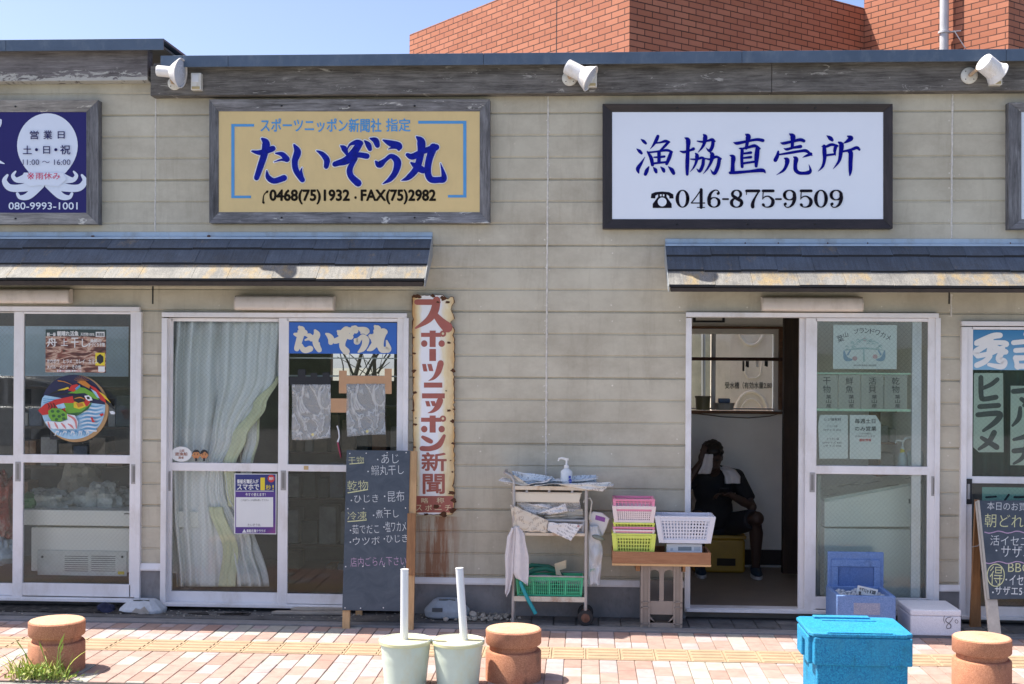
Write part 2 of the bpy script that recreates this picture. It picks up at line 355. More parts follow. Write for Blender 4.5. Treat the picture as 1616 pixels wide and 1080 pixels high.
MT['slate'] = mk_slate(); MT['slate_dark'] = mk_slate('dark_slate_shingle', .78); MT['slate_faded'] = mk_slate('faded_slate_shingle', 1, True); MT['brick'] = mk_brick()
MT['glass'] = mk_glass('wired_window_glass', (0.965, 0.98, 0.972), 1.40); MT['glass_clear'] = mk_glass('window_glass', (0.95, 0.975, 0.97), 1.40, False, 0.006); MT['glass_green'] = mk_glass('green_wired_glass', (0.955, 0.985, 0.97), 1.36, True, 0.012)
coping = mat('blue_grey_sheet_metal', (0.082, 0.115, 0.165), 0.45, 0.15, 3, 0.08, 30, 0.3, dirt=(0.25, 0.28, 0.3), dirtamt=0.3)
flash = mat('pale_blue_flashing', (0.36, 0.46, 0.56), 0.4, 0.1, 3, dirt=(0.2, 0.17, 0.13), dirtamt=0.5)
alu = mat('white_aluminium', (0.76, 0.745, 0.75), 0.4, 0.06, 4, dirt=(0.45, 0.40, 0.33), dirtamt=0.45, dscale=5)
alu_d = mat('dull_aluminium', (0.34, 0.33, 0.33), 0.42, 0.1, 5, metal=0.4)
conc = mat('grey_concrete', (0.23, 0.225, 0.225), 0.9, 0.2, 5, 0.4, 70, dirt=(0.09, 0.085, 0.08), dirtamt=0.8, dscale=5)
conc_d = mat('damp_concrete', (0.12, 0.115, 0.11), 0.85, 0.3, 6, 0.5, 60, dirt=(0.03, 0.03, 0.028), dirtamt=0.9, dscale=4)  # darker, heavily blotched concrete
asph = mk_speckle('worn_concrete_road', (0.17, 0.165, 0.15), (0.33, 0.32, 0.29), 160, 0.9, 0.5, (0.22, 0.21, 0.19))
plaster = mat('off_white_plaster', (0.86, 0.83, 0.77), 0.85, 0.06, 3, 0.1, 40)
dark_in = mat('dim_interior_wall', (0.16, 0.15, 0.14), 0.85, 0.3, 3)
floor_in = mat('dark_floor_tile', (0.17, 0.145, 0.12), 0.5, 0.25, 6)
black = mat('black_plastic', (0.012, 0.012, 0.013), 0.5, 0.1)
white_p = mat('white_plastic', (0.74, 0.74, 0.73), 0.4, 0.04)

X = lambda px: at(px, 640).x
NX = X(756)
# ------------------------------------------------------------------ ground
def structure(o): o['kind'] = 'structure'; return o
def sheet(name, m, x0, x1, y0, y1, dz, nx=24):
    b = MB(); b.grid(lambda u, v: Vector((x0 + (x1 - x0) * u, y0 + (y1 - y0) * v, max(-0.6, min(0.25, gz(x0 + (x1 - x0) * u))) + dz)), nx, 1); return structure(b.build(name, m))
YK, YP, YR = -0.29, -0.40, -1.93
structure(MB().grid(lambda u, v: Vector((-300 + 600 * u, -300 + 900 * v, -0.75)), 1, 1).build('ground', mat('far_ground', (0.16, 0.15, 0.12), 0.95, 0.3, 0.5)))
def solid_strip(name, m, x0, x1, y0, y1, dz, bevel=0.004):
    b = MB(); b.hexa([(x0, y0, gz(x0) - 0.25), (x1, y0, gz(x1) - 0.25), (x1, y1, gz(x1) - 0.25), (x0, y1, gz(x0) - 0.25)], [(x0, y0, gz(x0) + dz), (x1, y0, gz(x1) + dz), (x1, y1, gz(x1) + dz), (x0, y1, gz(x0) + dz)])
    return structure(b.build(name, m, bevel=bevel))
solid_strip('road', asph, -40, 40, -24, YR - 0.003, -0.012, 0)
solid_strip('pavement_bed', mat('joint_sand', (0.20, 0.165, 0.135), 0.95, 0.2, 30), -9, 9, YR, YP + 0.002, -0.006, 0)
solid_strip('kerb_strip', conc, -9, 9, YP, YK, 0.012)
def apron():                                   # paved apron at the wall foot: concrete left, grey slabs right
    xs = at(770, 975, -0.1).x; b = MB(); g = MB(); r = random.Random(3)
    b.hexa([(-9, YK, -.4), (xs, YK, -.4), (xs, 1.6, -.4), (-9, 1.6, -.4)], [(-9, YK, gz(-9) + .018), (xs, YK, gz(xs) + .018), (xs, 1.6, gz(xs) + .018), (-9, 1.6, gz(-9) + .018)])
    structure(b.build('apron_concrete', conc_d))
    g.hexa([(xs, YK, -.4), (9, YK, -.4), (9, 1.6, -.4), (xs, 1.6, -.4)], [(xs, YK, gz(xs) + .008), (9, YK, gz(9) + .008), (9, 1.6, gz(9) + .008), (xs, 1.6, gz(xs) + .008)], 0)
    x = xs
    while x < 6:
        for y0, y1 in ((YK + .004, -0.147), (-0.143, 0.0)):
            z0, z1 = gz(x) + .016 + r.uniform(-.002, .002), gz(x + .15) + .016
            g.hexa([(x + .004, y0, z0 - .03), (x + .146, y0, z1 - .03), (x + .146, y1, z1 - .03), (x + .004, y1, z0 - .03)], [(x + .004, y0, z0), (x + .146, y0, z1), (x + .146, y1, z1), (x + .004, y1, z0)], 1 + (r.random() < .35))
        x += .15
    structure(g.build('apron_slabs', [conc_d, mat('grey_slab', (0.125, 0.125, 0.125), 0.85, 0.25, 8, 0.4, 60, dirt=(.035, .035, .033), dirtamt=.8), mat('pale_slab', (0.18, 0.175, 0.17), 0.85, 0.2, 8, 0.4, 60, dirt=(.05, .05, .045), dirtamt=.7)]))
apron()
def pavers():
    b = MB(); r = random.Random(11); wx = 0.1035; yA0, yA1 = -0.883, YP - 0.002; yB0, yB1 = YR + .002, -1.187
    def cell(x, y0, y1):
        g = 0.0022; q = r.uniform(-.0015, .0015); m = r.choices((0, 1, 2, 3), (50, 16, 30, 14))[0]
        za, zb = gz(x) + q, gz(x + wx) + q; a0, a1, c0, c1 = x + g, x + wx - g, y0 + g, y1 - g; e = .003
        b.hexa([(a0, c0, za - .02), (a1, c0, zb - .02), (a1, c1, zb - .02), (a0, c1, za - .02)], [(a0, c0, za - e), (a1, c0, zb - e), (a1, c1, zb - e), (a0, c1, za - e)], m)
        b.hexa([(a0, c0, za - e), (a1, c0, zb - e), (a1, c1, zb - e), (a0, c1, za - e)], [(a0 + e, c0 + e, za), (a1 - e, c0 + e, zb), (a1 - e, c1 - e, zb), (a0 + e, c1 - e, za)], m)
    for s, (ya, yb) in enumerate(((yA0, yA1), (yB0, yB1))):
        for i in range(-66, 66):
            x = i * wx; y = yb; first = True
            while y > ya + .004:
                l = r.choice((.05, .1, .15, .2)) if first else .2035; first = False
                y2 = max(ya, y - l)
                if y2 - ya < .03: y2 = ya
                cell(x, y2, y); y = y2
    def pm(n, c): return mat(n, c, 0.85, 0.16, 14, 0.25, 150, dirt=tuple(q * .62 for q in c), dirtamt=.5, dscale=3)
    structure(b.build('pavement', [pm('pink_paver', (0.345, 0.238, 0.202)), pm('white_paver', (0.35, 0.335, 0.30)), pm('mauve_paver', (0.37, 0.30, 0.295)), pm('red_paver', (0.325, 0.205, 0.17))]))
    t = MB(); x = -6.6; y0, y1 = -1.186, -0.884; wt = .2070; m = 0
    while x < 6.6:
        za, zb = gz(x) + .001, gz(x + wt) + .001; g = .002
        t.hexa([(x + g, y0, za - .03), (x + wt - g, y0, zb - .03), (x + wt - g, y1, zb - .03), (x + g, y1, za - .03)], [(x + g, y0 + g, za), (x + wt - g, y0 + g, zb), (x + wt - g, y1 - g, zb), (x + g, y1 - g, za)])
        for k in range(4):
            yc = y0 + (y1 - y0) * (k + .5) / 4
            t.hexa([(x + .012, yc - .024, za - .001), (x + wt - .012, yc - .024, zb - .001), (x + wt - .012, yc + .024, zb - .001), (x + .012, yc + .024, za - .001)], [(x + .016, yc - .019, za + .006), (x + wt - .016, yc - .019, zb + .006), (x + wt - .016, yc + .019, zb + .006), (x + .016, yc + .019, za + .006)])
        x += wt
    structure(t.build('tactile_paving', mat('yellow_tactile_tile', (0.365, 0.262, 0.165), 0.8, 0.14, 6, 0.2, 120, dirt=(.32, .235, .155), dirtamt=.5)))
pavers()
so_ = MB(); so_.grid(lambda u, v: Vector((-5 + (X(236) + 5) * u, -.20 + .19 * v, gz(0) + .022 + .014 * max(0, mnoise.noise(Vector((u * 40, v * 3, 2)))) + (.012 * v))), 160, 8)
structure(so_.build('soil_strip', mat('black_soil', (.022, .020, .017), .95, .5, 30, .6, 50, dirt=(.11, .10, .085), dirtamt=.8, dscale=14)))
# what the panes mirror: the far side of the road
hb = MB(); hb.grid(lambda u, v: Vector((-60 + 120 * u, -26 - 40 * v, -0.6 + 3.6 * math.sin(v * 1.5) + 2.0 * mnoise.noise(Vector((u * 9, v * 3, 0))) * v)), 60, 10)
structure(hb.build('hills', mat('far_green_slope', (0.05, 0.07, 0.03), 0.95, 0.5, 0.4)))

# ------------------------------------------------------------------ shop buildings
Z0 = at(830, 180.2).z; PITCH = 0.1517
def siding(b, x0, x1, zb, zt):
    prof = [zb]; pts = [(0.0, zb)]
    n = -3
    for n in range(24, -4, -1):
        zg = Z0 - PITCH * n; d = 0.013 if n % 3 == 0 else 0.007
        for y, z in ((0.0, zg - .005), (d, zg - .002), (d, zg + .004), (0.0, zg + .012)):
            if zb + .002 < z < zt - .002: pts.append((y, z))
    pts.append((0.0, zt)); vs = []; k = len(pts)
    for y, z in pts: vs += [(x0, y, z), (x1, y, z)]
    b.add(vs, [(2 * i, 2 * i + 1, 2 * i + 3, 2 * i + 2) for i in range(k - 1)])
    b.box(x0, x1, .0145, .09, zb, zt)
    rr = random.Random(int(x0 * 100)); k0 = math.ceil((x0 + .03 - NX) / .455); xn = NX + k0 * .455
    while xn < x1 - .02:
        for n in range(0, 24, 3):
            for dz in (.045, -.052):
                zc = Z0 - PITCH * n + dz + rr.uniform(-.008, .008)
                if zb + .02 < zc < zt - .02 and rr.random() < .9: xx = xn + rr.uniform(-.012, .012); q = rr.uniform(.0045, .0065); b.add([(xx + q * math.cos(a), -.0006, zc + q * math.sin(a)) for a in [2 * math.pi * i / 10 for i in range(10)]], [tuple(range(10))], 1)
        xn += .455
shopA = thing('shop_building', (-5.0, 0.8, 0), 'left shop unit with the higher roof and peeling fascia behind the octopus sign', 'shop')
shopB = thing('shop_building', (1.0, 0.8, 0), 'long lower-roofed shop unit under the yellow sign and the white phone number sign', 'shop')
xL, xR, xS = -6.0, 6.0, X(248)
zbase = -0.02
def walls():
    a = MB(); b = MB(); ztA = at(120, 126, 0).z; ztB = at(700, 150, 0).z
    def seg(bb, p0, p1, top, r0, r1=None, end0=None, end1=None):
        x0 = end0 if end0 is not None else X(p0); x1 = end1 if end1 is not None else X(p1)
        siding(bb, x0, x1, at((p0 + p1) / 2, r0).z, top)
    seg(a, -400, 219, ztA, 486, end0=xL); seg(a, 219, 248, ztA, 893, end1=xS)
    seg(b, 248, 256, ztB, 893, end0=xS); seg(b, 256, 641, ztB, 496); seg(b, 641, 1084, ztB, 918); seg(b, 1084, 1481, ztB, 496); seg(b, 1481, 1519, ztB, 928); seg(b, 1519, 1900, ztB, 510, end1=xR)
    nf = mat('nail_filler', (.62, .58, .50), .7, .3, 60); a.build('wall', [MT['siding'], nf], shopA); b.build('wall', [MT['siding'], nf], shopB)
    fa = MB(); fb = MB(); ca = MB(); cb = MB()
    for bb, cc, p0, p1, r, rr in ((fa, ca, 219, 256, 889, 900), (fb, cb, 641, 1084, 914, 924), (fb, cb, 1481, 1519, 923, 933)):
        pc = (p0 + p1) / 2; z1, z0 = at(pc, r).z, at(pc, rr).z
        bb.slab([(X(p0), 0, z0), (X(p0), -.022, z0), (X(p0), -.024, z0 + .012), (X(p0), -.012, z1), (X(p0), 0, z1)], (X(p1) - X(p0), 0, 0)); cc.box(X(p0), X(p1), -.004, .09, -.3, z0 + .005)
    fa.sep('wall_flashing', alu, shopA); fb.sep('wall_flashing', alu, shopB); ca.sep('base', conc, shopA); cb.sep('base', conc, shopB)
    for sh, xa, xb, top, bot, m, zc0, zc1 in ((shopA, xL, X(251) - .06, at(120, 80, -.1).z, at(120, 128, -.1).z, 'fascia_peeled', at(120, 80, -.19).z, at(120, 62, -.19).z), (shopB, X(255) - .06, xR, at(700, 103, -.1).z, at(700, 148.5, -.1).z, 'fascia', at(700, 103, -.19).z, at(700, 84.5, -.19).z)):
        y = -.105 if sh is shopA else -.10
        if sh is shopB:
            for p, q in ((xa, at(1218, 120, -.1).x), (at(1218, 120, -.1).x, xb)): MB().box(p + .0015, q - .0015, y, -.002, bot, top + .01).build('fascia', MT[m], sh, bevel=.003)
        else: MB().box(xa, xb, y, -.002, bot, top + .01).build('fascia', MT[m], sh, bevel=.003)
        c = MB(); xs_ = [xa]
        for px in ((9, 258) if sh is shopA else (288, 360, 763, 1171, 1588)): xs_.append(at(px, 95, -.19).x)
        if sh is shopB: xs_.append(xb)
        xs_[0] = xa if sh is shopA else at(253, 95, -.19).x
        for p, q in zip(xs_, xs_[1:]):
            c.slab([(p + .001, -.19, zc0), (p + .001, -.19, zc1), (p + .001, 2.3, zc1 + .03), (p + .001, 2.3, zc1 - .02), (p + .001, -.18, zc1 - .012), (p + .001, -.18, zc0)], (q - p - .002, 0, 0))
        c.build('roof_coping', coping, sh, bevel=.002)
        MB().box(xa + .02, (xs_[-1]) - .03, -.09, 2.25, top + .012, zc1 - .03).build('roof', dark_in, sh)
    s = MB()
    for px, r0, r1 in ((862, 150, 812), (1500, 147, 376), (1500, 464, 500)):
        z1, z0 = at(px, r0).z, at(px, r1).z; n = int((z1 - z0) / .02); r = random.Random(px)
        s = MB(); pts = [(X(px) + r.uniform(-.0015, .0015), .002, z1 + (z0 - z1) * i / n) for i in range(n + 1)]; s.tube(pts, [r.uniform(.006, .0085) for _ in pts], 6)
        for i in range(60 if px == 862 else 10): s.ell((X(px) + r.uniform(-.022, .022), -.0005, r.uniform(z0, z1)), (r.uniform(.002, .006), .002, r.uniform(.002, .007)), 6, 4)
        s.build('joint_seal', mat('old_sealant', (0.60, 0.57, 0.52), 0.7, 0.2, 40), shopB)
    s = MB(); z1, z0 = at(243, 140).z, at(243, 368).z; s.tube([(X(243) + random.uniform(-.002, .002), .002, z1 + (z0 - z1) * i / 30) for i in range(31)], .006, 6); s.build('joint_seal', MT['old_sealant'], shopA)
    for sh, px in ((shopA, 241), (shopB, 1498)):
        j = MB(); j.pxbox(px - 1, 452, px + 1, 480, -.003, .004); j.build('joint_strip', black, sh)
walls()
XA, XM, XE = X(249), X(862), X(1501)
def rooms():
    # left, middle, right and far right rooms: floor, ceiling, partitions, back walls with their windows
    YB = 2.0; zt = at(700, 470, .1).z + .15
    def back(b, x0, x1, z0, z1, hole=None):
        if not hole: b.box(x0, x1, YB, YB + .1, z0, z1); return
        a, c, d, e = hole
        b.box(x0, a, YB, YB + .1, z0, z1); b.box(c, x1, YB, YB + .1, z0, z1); b.box(a, c, YB, YB + .1, z0, d); b.box(a, c, YB, YB + .1, e, z1)
    def hole(p0, r0, p1, r1): return (at(p0, r0, YB).x, at(p1, r0, YB).x, at(p0, r1, YB).z, at(p0, r0, YB).z)
    for sh, x0, x1, m, h in ((shopA, xL, XA - .04, dark_in, hole(-60, 514, 203, 593)), (shopB, XA + .04, XM - .04, dark_in, hole(522, 555, 622, 601)), (shopB, XM + .04, XE - .04, plaster, hole(875, 526, 1222, 648)), (shopB, XE + .04, xR, dark_in, None)):  # right shop window hole widened out of view to let in more light
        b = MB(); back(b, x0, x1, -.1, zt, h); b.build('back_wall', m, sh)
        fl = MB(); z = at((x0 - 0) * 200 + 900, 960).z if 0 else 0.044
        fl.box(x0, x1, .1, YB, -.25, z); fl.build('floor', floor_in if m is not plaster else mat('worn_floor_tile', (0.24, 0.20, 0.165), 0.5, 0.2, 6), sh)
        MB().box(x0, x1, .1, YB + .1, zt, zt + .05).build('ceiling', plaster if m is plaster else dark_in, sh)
        p = MB()
        for xx in (x0 - .04, x1): p.box(xx + .001, xx + .039, .1, YB, -.1, zt)
        p.sep('partition', m, sh)
rooms()
def door(sh, fr, leaves, yb=.0):
    """fr: outer frame rectangle; leaves: (outer x0, x1, glass x0, x1, upper glass rows, lower glass rows, bottom row, plane y, glass material, handle px)"""
    x0, y0, x1, y1 = fr; f = MB()
    f.pxbox(x0, y0, x1, y0 + 9, -.032, .13); f.pxbox(x0, y0 + 9, x0 + 6, y1, -.032, .13); f.pxbox(x1 - 5, y0 + 9, x1, y1, -.032, .13); f.pxbox(x0, y1, x1, y1 + 2, -.055, .155)
    f.pxbox(x0 + 6, y1 - 2.5, x1 - 5, y1, -.03, .006); f.pxbox(x0 + 6, y1 - 2.5, x1 - 5, y1, .02, .006)
    f.build('door_frame', alu, sh, bevel=.0025)
    for a, c, g0, g1, u0, u1, l0, l1, bot, y, gm, hs in leaves:
        b = MB(); t = y0 + 9; d = .028
        b.pxbox(a, t, g0, bot, y, d); b.pxbox(g1, t, c, bot, y, d); b.pxbox(g0, t, g1, u0, y, d); b.pxbox(g0, u1, g1, l0, y, d); b.pxbox(g0, l1, g1, bot, y, d)
        o = b.build('door_leaf', alu, sh, bevel=.003)
        for r0, r1 in ((u0, u1), (l0, l1)):
            q = MB(); q.pxbox(g0 - 1, r0 - 1, g1 + 1, r1 + 1, y + .012, .004); q.build('glass_pane', gm, o)
        for hx in hs:
            h = MB(); hy = hx[1]; h.pxbox(hx[0], hy, hx[0] + 8, hy + 31, y - .004, .01); h.pxbox(hx[0] + 2.2, hy + 3, hx[0] + 5.8, hy + 28, y - .005, .001, 1); h.build('handle', [alu_d, mat('handle_recess', (.2, .19, .18), .5)], o, bevel=.001)
G, GC, GG = MT['glass'], MT['glass_clear'], MT['glass_green']
door(shopA, (-170, 483, 220, 945), [(-164, 24, -150, 22, 494, 717, 732, 918, 940, .022, G, []), (22, 215, 35, 206, 496, 717, 732, 920, 943, -.014, G, [(24, 729), (207, 733)])])
door(shopB, (255, 493, 642, 957), [(262, 452, 270, 440, 508, 730, 745, 933, 955, .022, G, [(261, 744)]), (440, 638, 453, 627, 508, 733, 746, 937, 956, -.014, GC, [(443, 743)])])
door(shopB, (1083, 493, 1482, 966), [(1262, 1452, 1275, 1440, 508, 734, 750, 942, 962, .022, GC, []), (1272, 1478, 1287, 1465, 508, 735, 750, 942, 964, -.014, GG, [(1278, 746), (1470, 752)])])
door(shopB, (1518, 507, 1905, 978), [(1523, 1720, 1533, 1708, 521, 752, 765, 957, 976, -.014, GG, []), (1708, 1899, 1722, 1890, 521, 752, 765, 957, 976, .022, GG, [])])
h = MB(); h.pxbox(1524, 756, 1534, 796, -.026, .012); h.pxbox(1527, 764, 1531, 788, -.034, .009, 1); h.build('lock_plate', [black, alu_d], shopB, bevel=.002)

# brick building behind
bb = thing('brick_building', (4, 9, 0), 'tall orange brick building rising behind the flat shop roof', 'building')
def brickwalls():
    c1 = atd(990, 600, 13.7); eA = atd(643, 600, 13.7 * 1.274); inn = atd(1360, 600, 13.7 * 1.169); c2 = atd(1588, 600, 13.7 * 1.169 * .897); e = atd(1720, 600, 13.7 * 1.169 * .897 * 1.072)
    zt = atd(643, 55, 13.7 * 1.274).z
    def wall(p, q, h):
        d = Vector((q.x - p.x, q.y - p.y, 0)); L = d.length; a = math.atan2(d.y, d.x); b = MB(); b.box(0, L, 0, .25, 0, h)
        o = b.build('brick_wall', MT['brick']); o.parent = bb; o.location = Vector((p.x, p.y, 0)) - bb.location; o.rotation_euler = (0, 0, a); return o
    back = eA + Vector((3.9, 3.2, 0))
    wall(eA, c1, zt); wall(c1, inn, zt); wall(inn, c2, zt + 1.2); wall(c2, e, zt + 1.2); wall(back, eA, zt)
    b = MB(); b.slab([(eA.x + .3, eA.y + .1, zt - .05), (c1.x, c1.y + .3, zt - .05), (inn.x, inn.y + .3, zt - .05), (back.x + 4, back.y + 4, zt - .05), (back.x, back.y, zt - .05)], (0, 0, .03)); b.build('roof', conc, bb)
    u = (c2 - inn).normalized(); nn = Vector((u.y, -u.x, 0))
    p = MB(); c = inn + (c2 - inn) * .62 + nn * .11; p.tube([(c.x, c.y, 0), (c.x, c.y, 9)], .052, 16); c3 = inn + (c2 - inn) * .62
    z = atd(1500, 54, 15).z; p.tube([c + Vector((0, 0, z - 1.5 - c.z + 1.5)) if 0 else Vector((c.x, c.y, z - .012)), Vector((c.x, c.y, z + .012))], .07, 16); p.tube([Vector((c.x, c.y, z)), Vector((c.x, c.y, z)) + u * .16 - nn * .1], .008, 6); p.tube([Vector((c.x, c.y, z)) + u * .12 - nn * .02, Vector((c.x, c.y, z - .22)) + u * .22 - nn * .1], .006, 6)
    p.build('drain_pipe', mat('pale_pipe', (.50, .50, .52), .5), bb, smooth=40)
    pil = MB(); c = inn + (c2 - inn) * .76
    jo = MB(); 
    q = eA + (c1 - eA) * .72; d = (c1 - eA).normalized(); m_ = Vector((d.y, -d.x, 0)); jo.slab([q + m_ * .002 + d * -.006 + Vector((0, 0, -q.z)), q + m_ * .002 + d * .006 + Vector((0, 0, -q.z)), q + m_ * .002 + d * .006 + Vector((0, 0, zt - q.z)), q + m_ * .002 - d * .006 + Vector((0, 0, zt - q.z))], -m_ * .01); jo.build('movement_joint', black, bb)
brickwalls()

# water tank seen through the back window of the right shop
def tank():
    y = 4.4; p, q = at(1080, 690, y), at(1262, 470, y); t = thing('water_tank', (p.x - .4, y, 0), 'beige panelled water tank outside the back window with black lettering', 'tank')
    b = MB(); x0 = at(1123, 600, y).x; b.box(x0, x0 + 2.2, y, y + 1.2, 0, 2.7)
    def ring(px, py, rx, ry, wd=.02):
        b.tube([at(px + rx * math.cos(R(a)), py + ry * math.sin(R(a)), y - .004) for a in range(0, 361, 12)], wd, 8, cap=False)
    ring(1186, 512, 21, 33, .016); ring(1186, 652, 25, 34, .016); ring(1186, 656, 18, 26, .010)
    b.tube([at(px, py, y - .003) for px, py in ((1176, 570), (1176, 590), (1181, 597), (1193, 597), (1200, 592), (1202, 570))], .01, 8)
    b.build('tank_wall', mat('beige_tank_panel', (.72, .63, .53), .6, .1, 4, .1, 30, dirt=(.45, .38, .3), dirtamt=.4), t, bevel=.02)
    l = MB(); l.text('受水槽（有効水量2,800', 1144, 603, 1222, 614, y - .006, .012); l.build('lettering', black, t)
    b = MB(); xa = at(1060, 600, 3.6).x; b.box(xa - .25, at(1121, 600, 3.6).x, 3.6, 3.65, 0, 2.4); b2 = thing('outdoor_panel', (xa, 3.6, 0), 'pale ribbed screen with a grey post beside the beige tank', 'screen')
    b.build('panel', mat('cream_ribbed_panel', (.70, .66, .52), .6, .15, 8), b2); MB().tube([at(1110, 700, 3.52), at(1110, 480, 3.52)], .02, 8).build('post', alu_d, b2)
tank()
# ------------------------------------------------------------------ awnings
def awning(label, pa, pb, rows, seed):
    rf0, rf1, rlip, rbot = rows; pm = 500 if pa < 500 else 1300; r = random.Random(seed)
    yT, yF = -.035, -.43; zT = at(pm, rf1, yT).z; zF = at(pm, rlip - 2, yF).z; zB = at(pm, rbot, yF + .012).z; zW = at(pm, rf0, -.02).z
    x0 = X(pa) if pa > -100 else xL; x1 = X(pb) if pb < 1700 else xR
    t = thing('awning', ((max(x0, -4) + min(x1, 4)) / 2, 0, zB), label, 'awning', 'shingled awnings over the shop doors')
    def P(s, lift=0.0): return (yT + (yF - yT) * s, zT + (zF - zT) * s + lift)
    b = MB(); cuts = [0, .30, .66, 1.0]
    for c in range(3):
        x = x0 - (r.uniform(0, .2) if x0 < -4 else 0)
        while x < x1 - .004:
            w_ = min(r.choice((.24, .30, .36)), x1 - x)
            if x1 - x - w_ < .06: w_ = x1 - x
            s0, s1 = max(0, cuts[c] - .1), cuts[c + 1] + (r.uniform(-.018, .006) if c < 2 else r.uniform(-.01, 0.006)); l = r.uniform(0, .0025)
            (ya, za), (yb, zb) = P(s0, .003), P(s1, .020 + l)
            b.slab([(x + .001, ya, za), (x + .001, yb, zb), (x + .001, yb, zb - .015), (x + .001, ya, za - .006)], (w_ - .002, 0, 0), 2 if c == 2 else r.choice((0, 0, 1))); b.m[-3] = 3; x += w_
    b.build('shingles', [MT['slate'], MT['slate_dark'], MT['slate_faded'], mat('shingle_butt', (.02, .021, .024), .9, .3, 40)], t)  # butt faces near black to paint a shadow line under each course
    d = MB(); (ya, za), (yb, zb) = P(0, -.004), P(.985, -.004)
    d.slab([(x0 + .012, ya, za), (x0 + .012, yb, zb), (x0 + .012, yb + .004, zB), (x0 + .012, yb + .03, zB), (x0 + .012, -.001, za - .12)], (x1 - x0 - .024, 0, 0)); d.build('fascia_board', mat('dark_brown_edge', (.035, .025, .02), .7, .4, 20), t)
    f = MB(); f.slab([(x0, -.001, zW), (x0, -.012, zW), (x0, -.014, zT + .02), (x0, yT - .014, zT + .008), (x0, yT - .02, zT - .004), (x0, -.001, zT - .004)], (x1 - x0, 0, 0)); f.build('flashing', flash, t)
    e = MB()
    for xx in ([x0 - .004] if x0 > -4 else []) + ([x1] if x1 < 4 else []):
        (ya, za), (yb, zb) = P(0, .012), P(1.0, .014); e.slab([(xx, -.001, za), (xx, ya, za), (xx, yb - .004, zb), (xx, yb - .004, zB - .002), (xx, yb + .03, zB - .002), (xx, -.001, za - .13)], (.004, 0, 0))
    e.build('end_flashing', mat('grey_end_flashing', (.30, .32, .33), .5, .2, 8), t)
    n = MB()
    for px in ((147, 330) if pa < 100 else (1176, 1228, 1306, 1369, 1594)):
        p = on(px, rf1 - 4, -.03); n.ell((p.x, -.036, p.z), (.014 if px in (330, 147) else .005, .004, .008 if px == 330 else .005), 8, 5)
    n.sep('rust_spot', mat('rust', (.09, .035, .015), .9, .4, 40), t)
awning('long slate awning across the left and middle shops, its lower edge sunlit', -400, 681, (366.5, 377, 447, 451.5), 4)
awning('slate awning with yellow lichen over the right shop doorway', 1048, 1900, (377, 388, 457.5, 461), 9)

# ------------------------------------------------------------------ framed signboards
def signboard(label, fr, pn, m_x, m_z, pm, dep=.07, group=None):
    a, b_, c, d = fr; e, f, g, h = pn; yo, yi = -.001 - dep, -.001 - dep * .72
    mid = at((max(a, 0) + min(c, 1616)) / 2, d, -.01)
    t = thing('signboard', (mid.x, 0, mid.z), label, 'sign', 'framed shop signs on the siding')
    O = [at(a, b_, yo), at(c, b_, yo), at(c, d, yo), at(a, d, yo)]; I = [at(e, f, yi), at(g, f, yi), at(g, h, yi), at(e, h, yi)]
    fx = MB(); fz = MB()
    for k in range(4):
        o0, o1, i1, i0 = O[k], O[(k + 1) % 4], I[(k + 1) % 4], I[k]; q = fx if k % 2 == 0 else fz
        m0 = o0.lerp(i0, .3); m1 = o1.lerp(i1, .3); m0.y = m1.y = yo
        bk = lambda p: Vector((p.x, -.001, p.z))
        q.add([o0, o1, i1, i0, bk(o0), bk(o1), bk(i1), bk(i0)], [(0, 1, 2, 3), (4, 7, 6, 5), (0, 4, 5, 1), (2, 6, 7, 3), (1, 5, 6, 2), (0, 3, 7, 4)])
    fx.sep('frame_rail', m_x, t, bevel=.002); fz.sep('frame_stile', m_z, t, bevel=.002)
    n = MB()
    for px, py in [(e + (g - e) * k, (b_ + f) / 2 + .5) for k in (.24, .5, .75)] + [(e + (g - e) * k, (d + h) / 2) for k in (.24, .5, .75)]: p = at(px, py, yo); n.ell((p.x, yo + .008, p.z), (.008, .006, .006), 8, 5)
    n.sep('nail', black, t)
    yp = yi + .004; p = MB(); p.pxbox(e - 2, f - 2, g + 2, h + 2, yp, .01); p.build('panel', pm, t)
    return t, yp
blue = mat('royal_blue_paint', (.006, .014, .27), .7, .35, 30, spec=.15); navy = mat('navy_print', (.012, .011, .10), .7, .08, spec=.15); inkm = mat('black_print', (.006, .004, .012), .7, .1, spec=.15); whitep = mat('white_paint', (.80, .80, .80), .5, .05)
sky_p = mat('sky_blue_paint', (.075, .30, .62), .5, .08); red_p = mat('magenta_print', (.60, .05, .14), .5, .05)
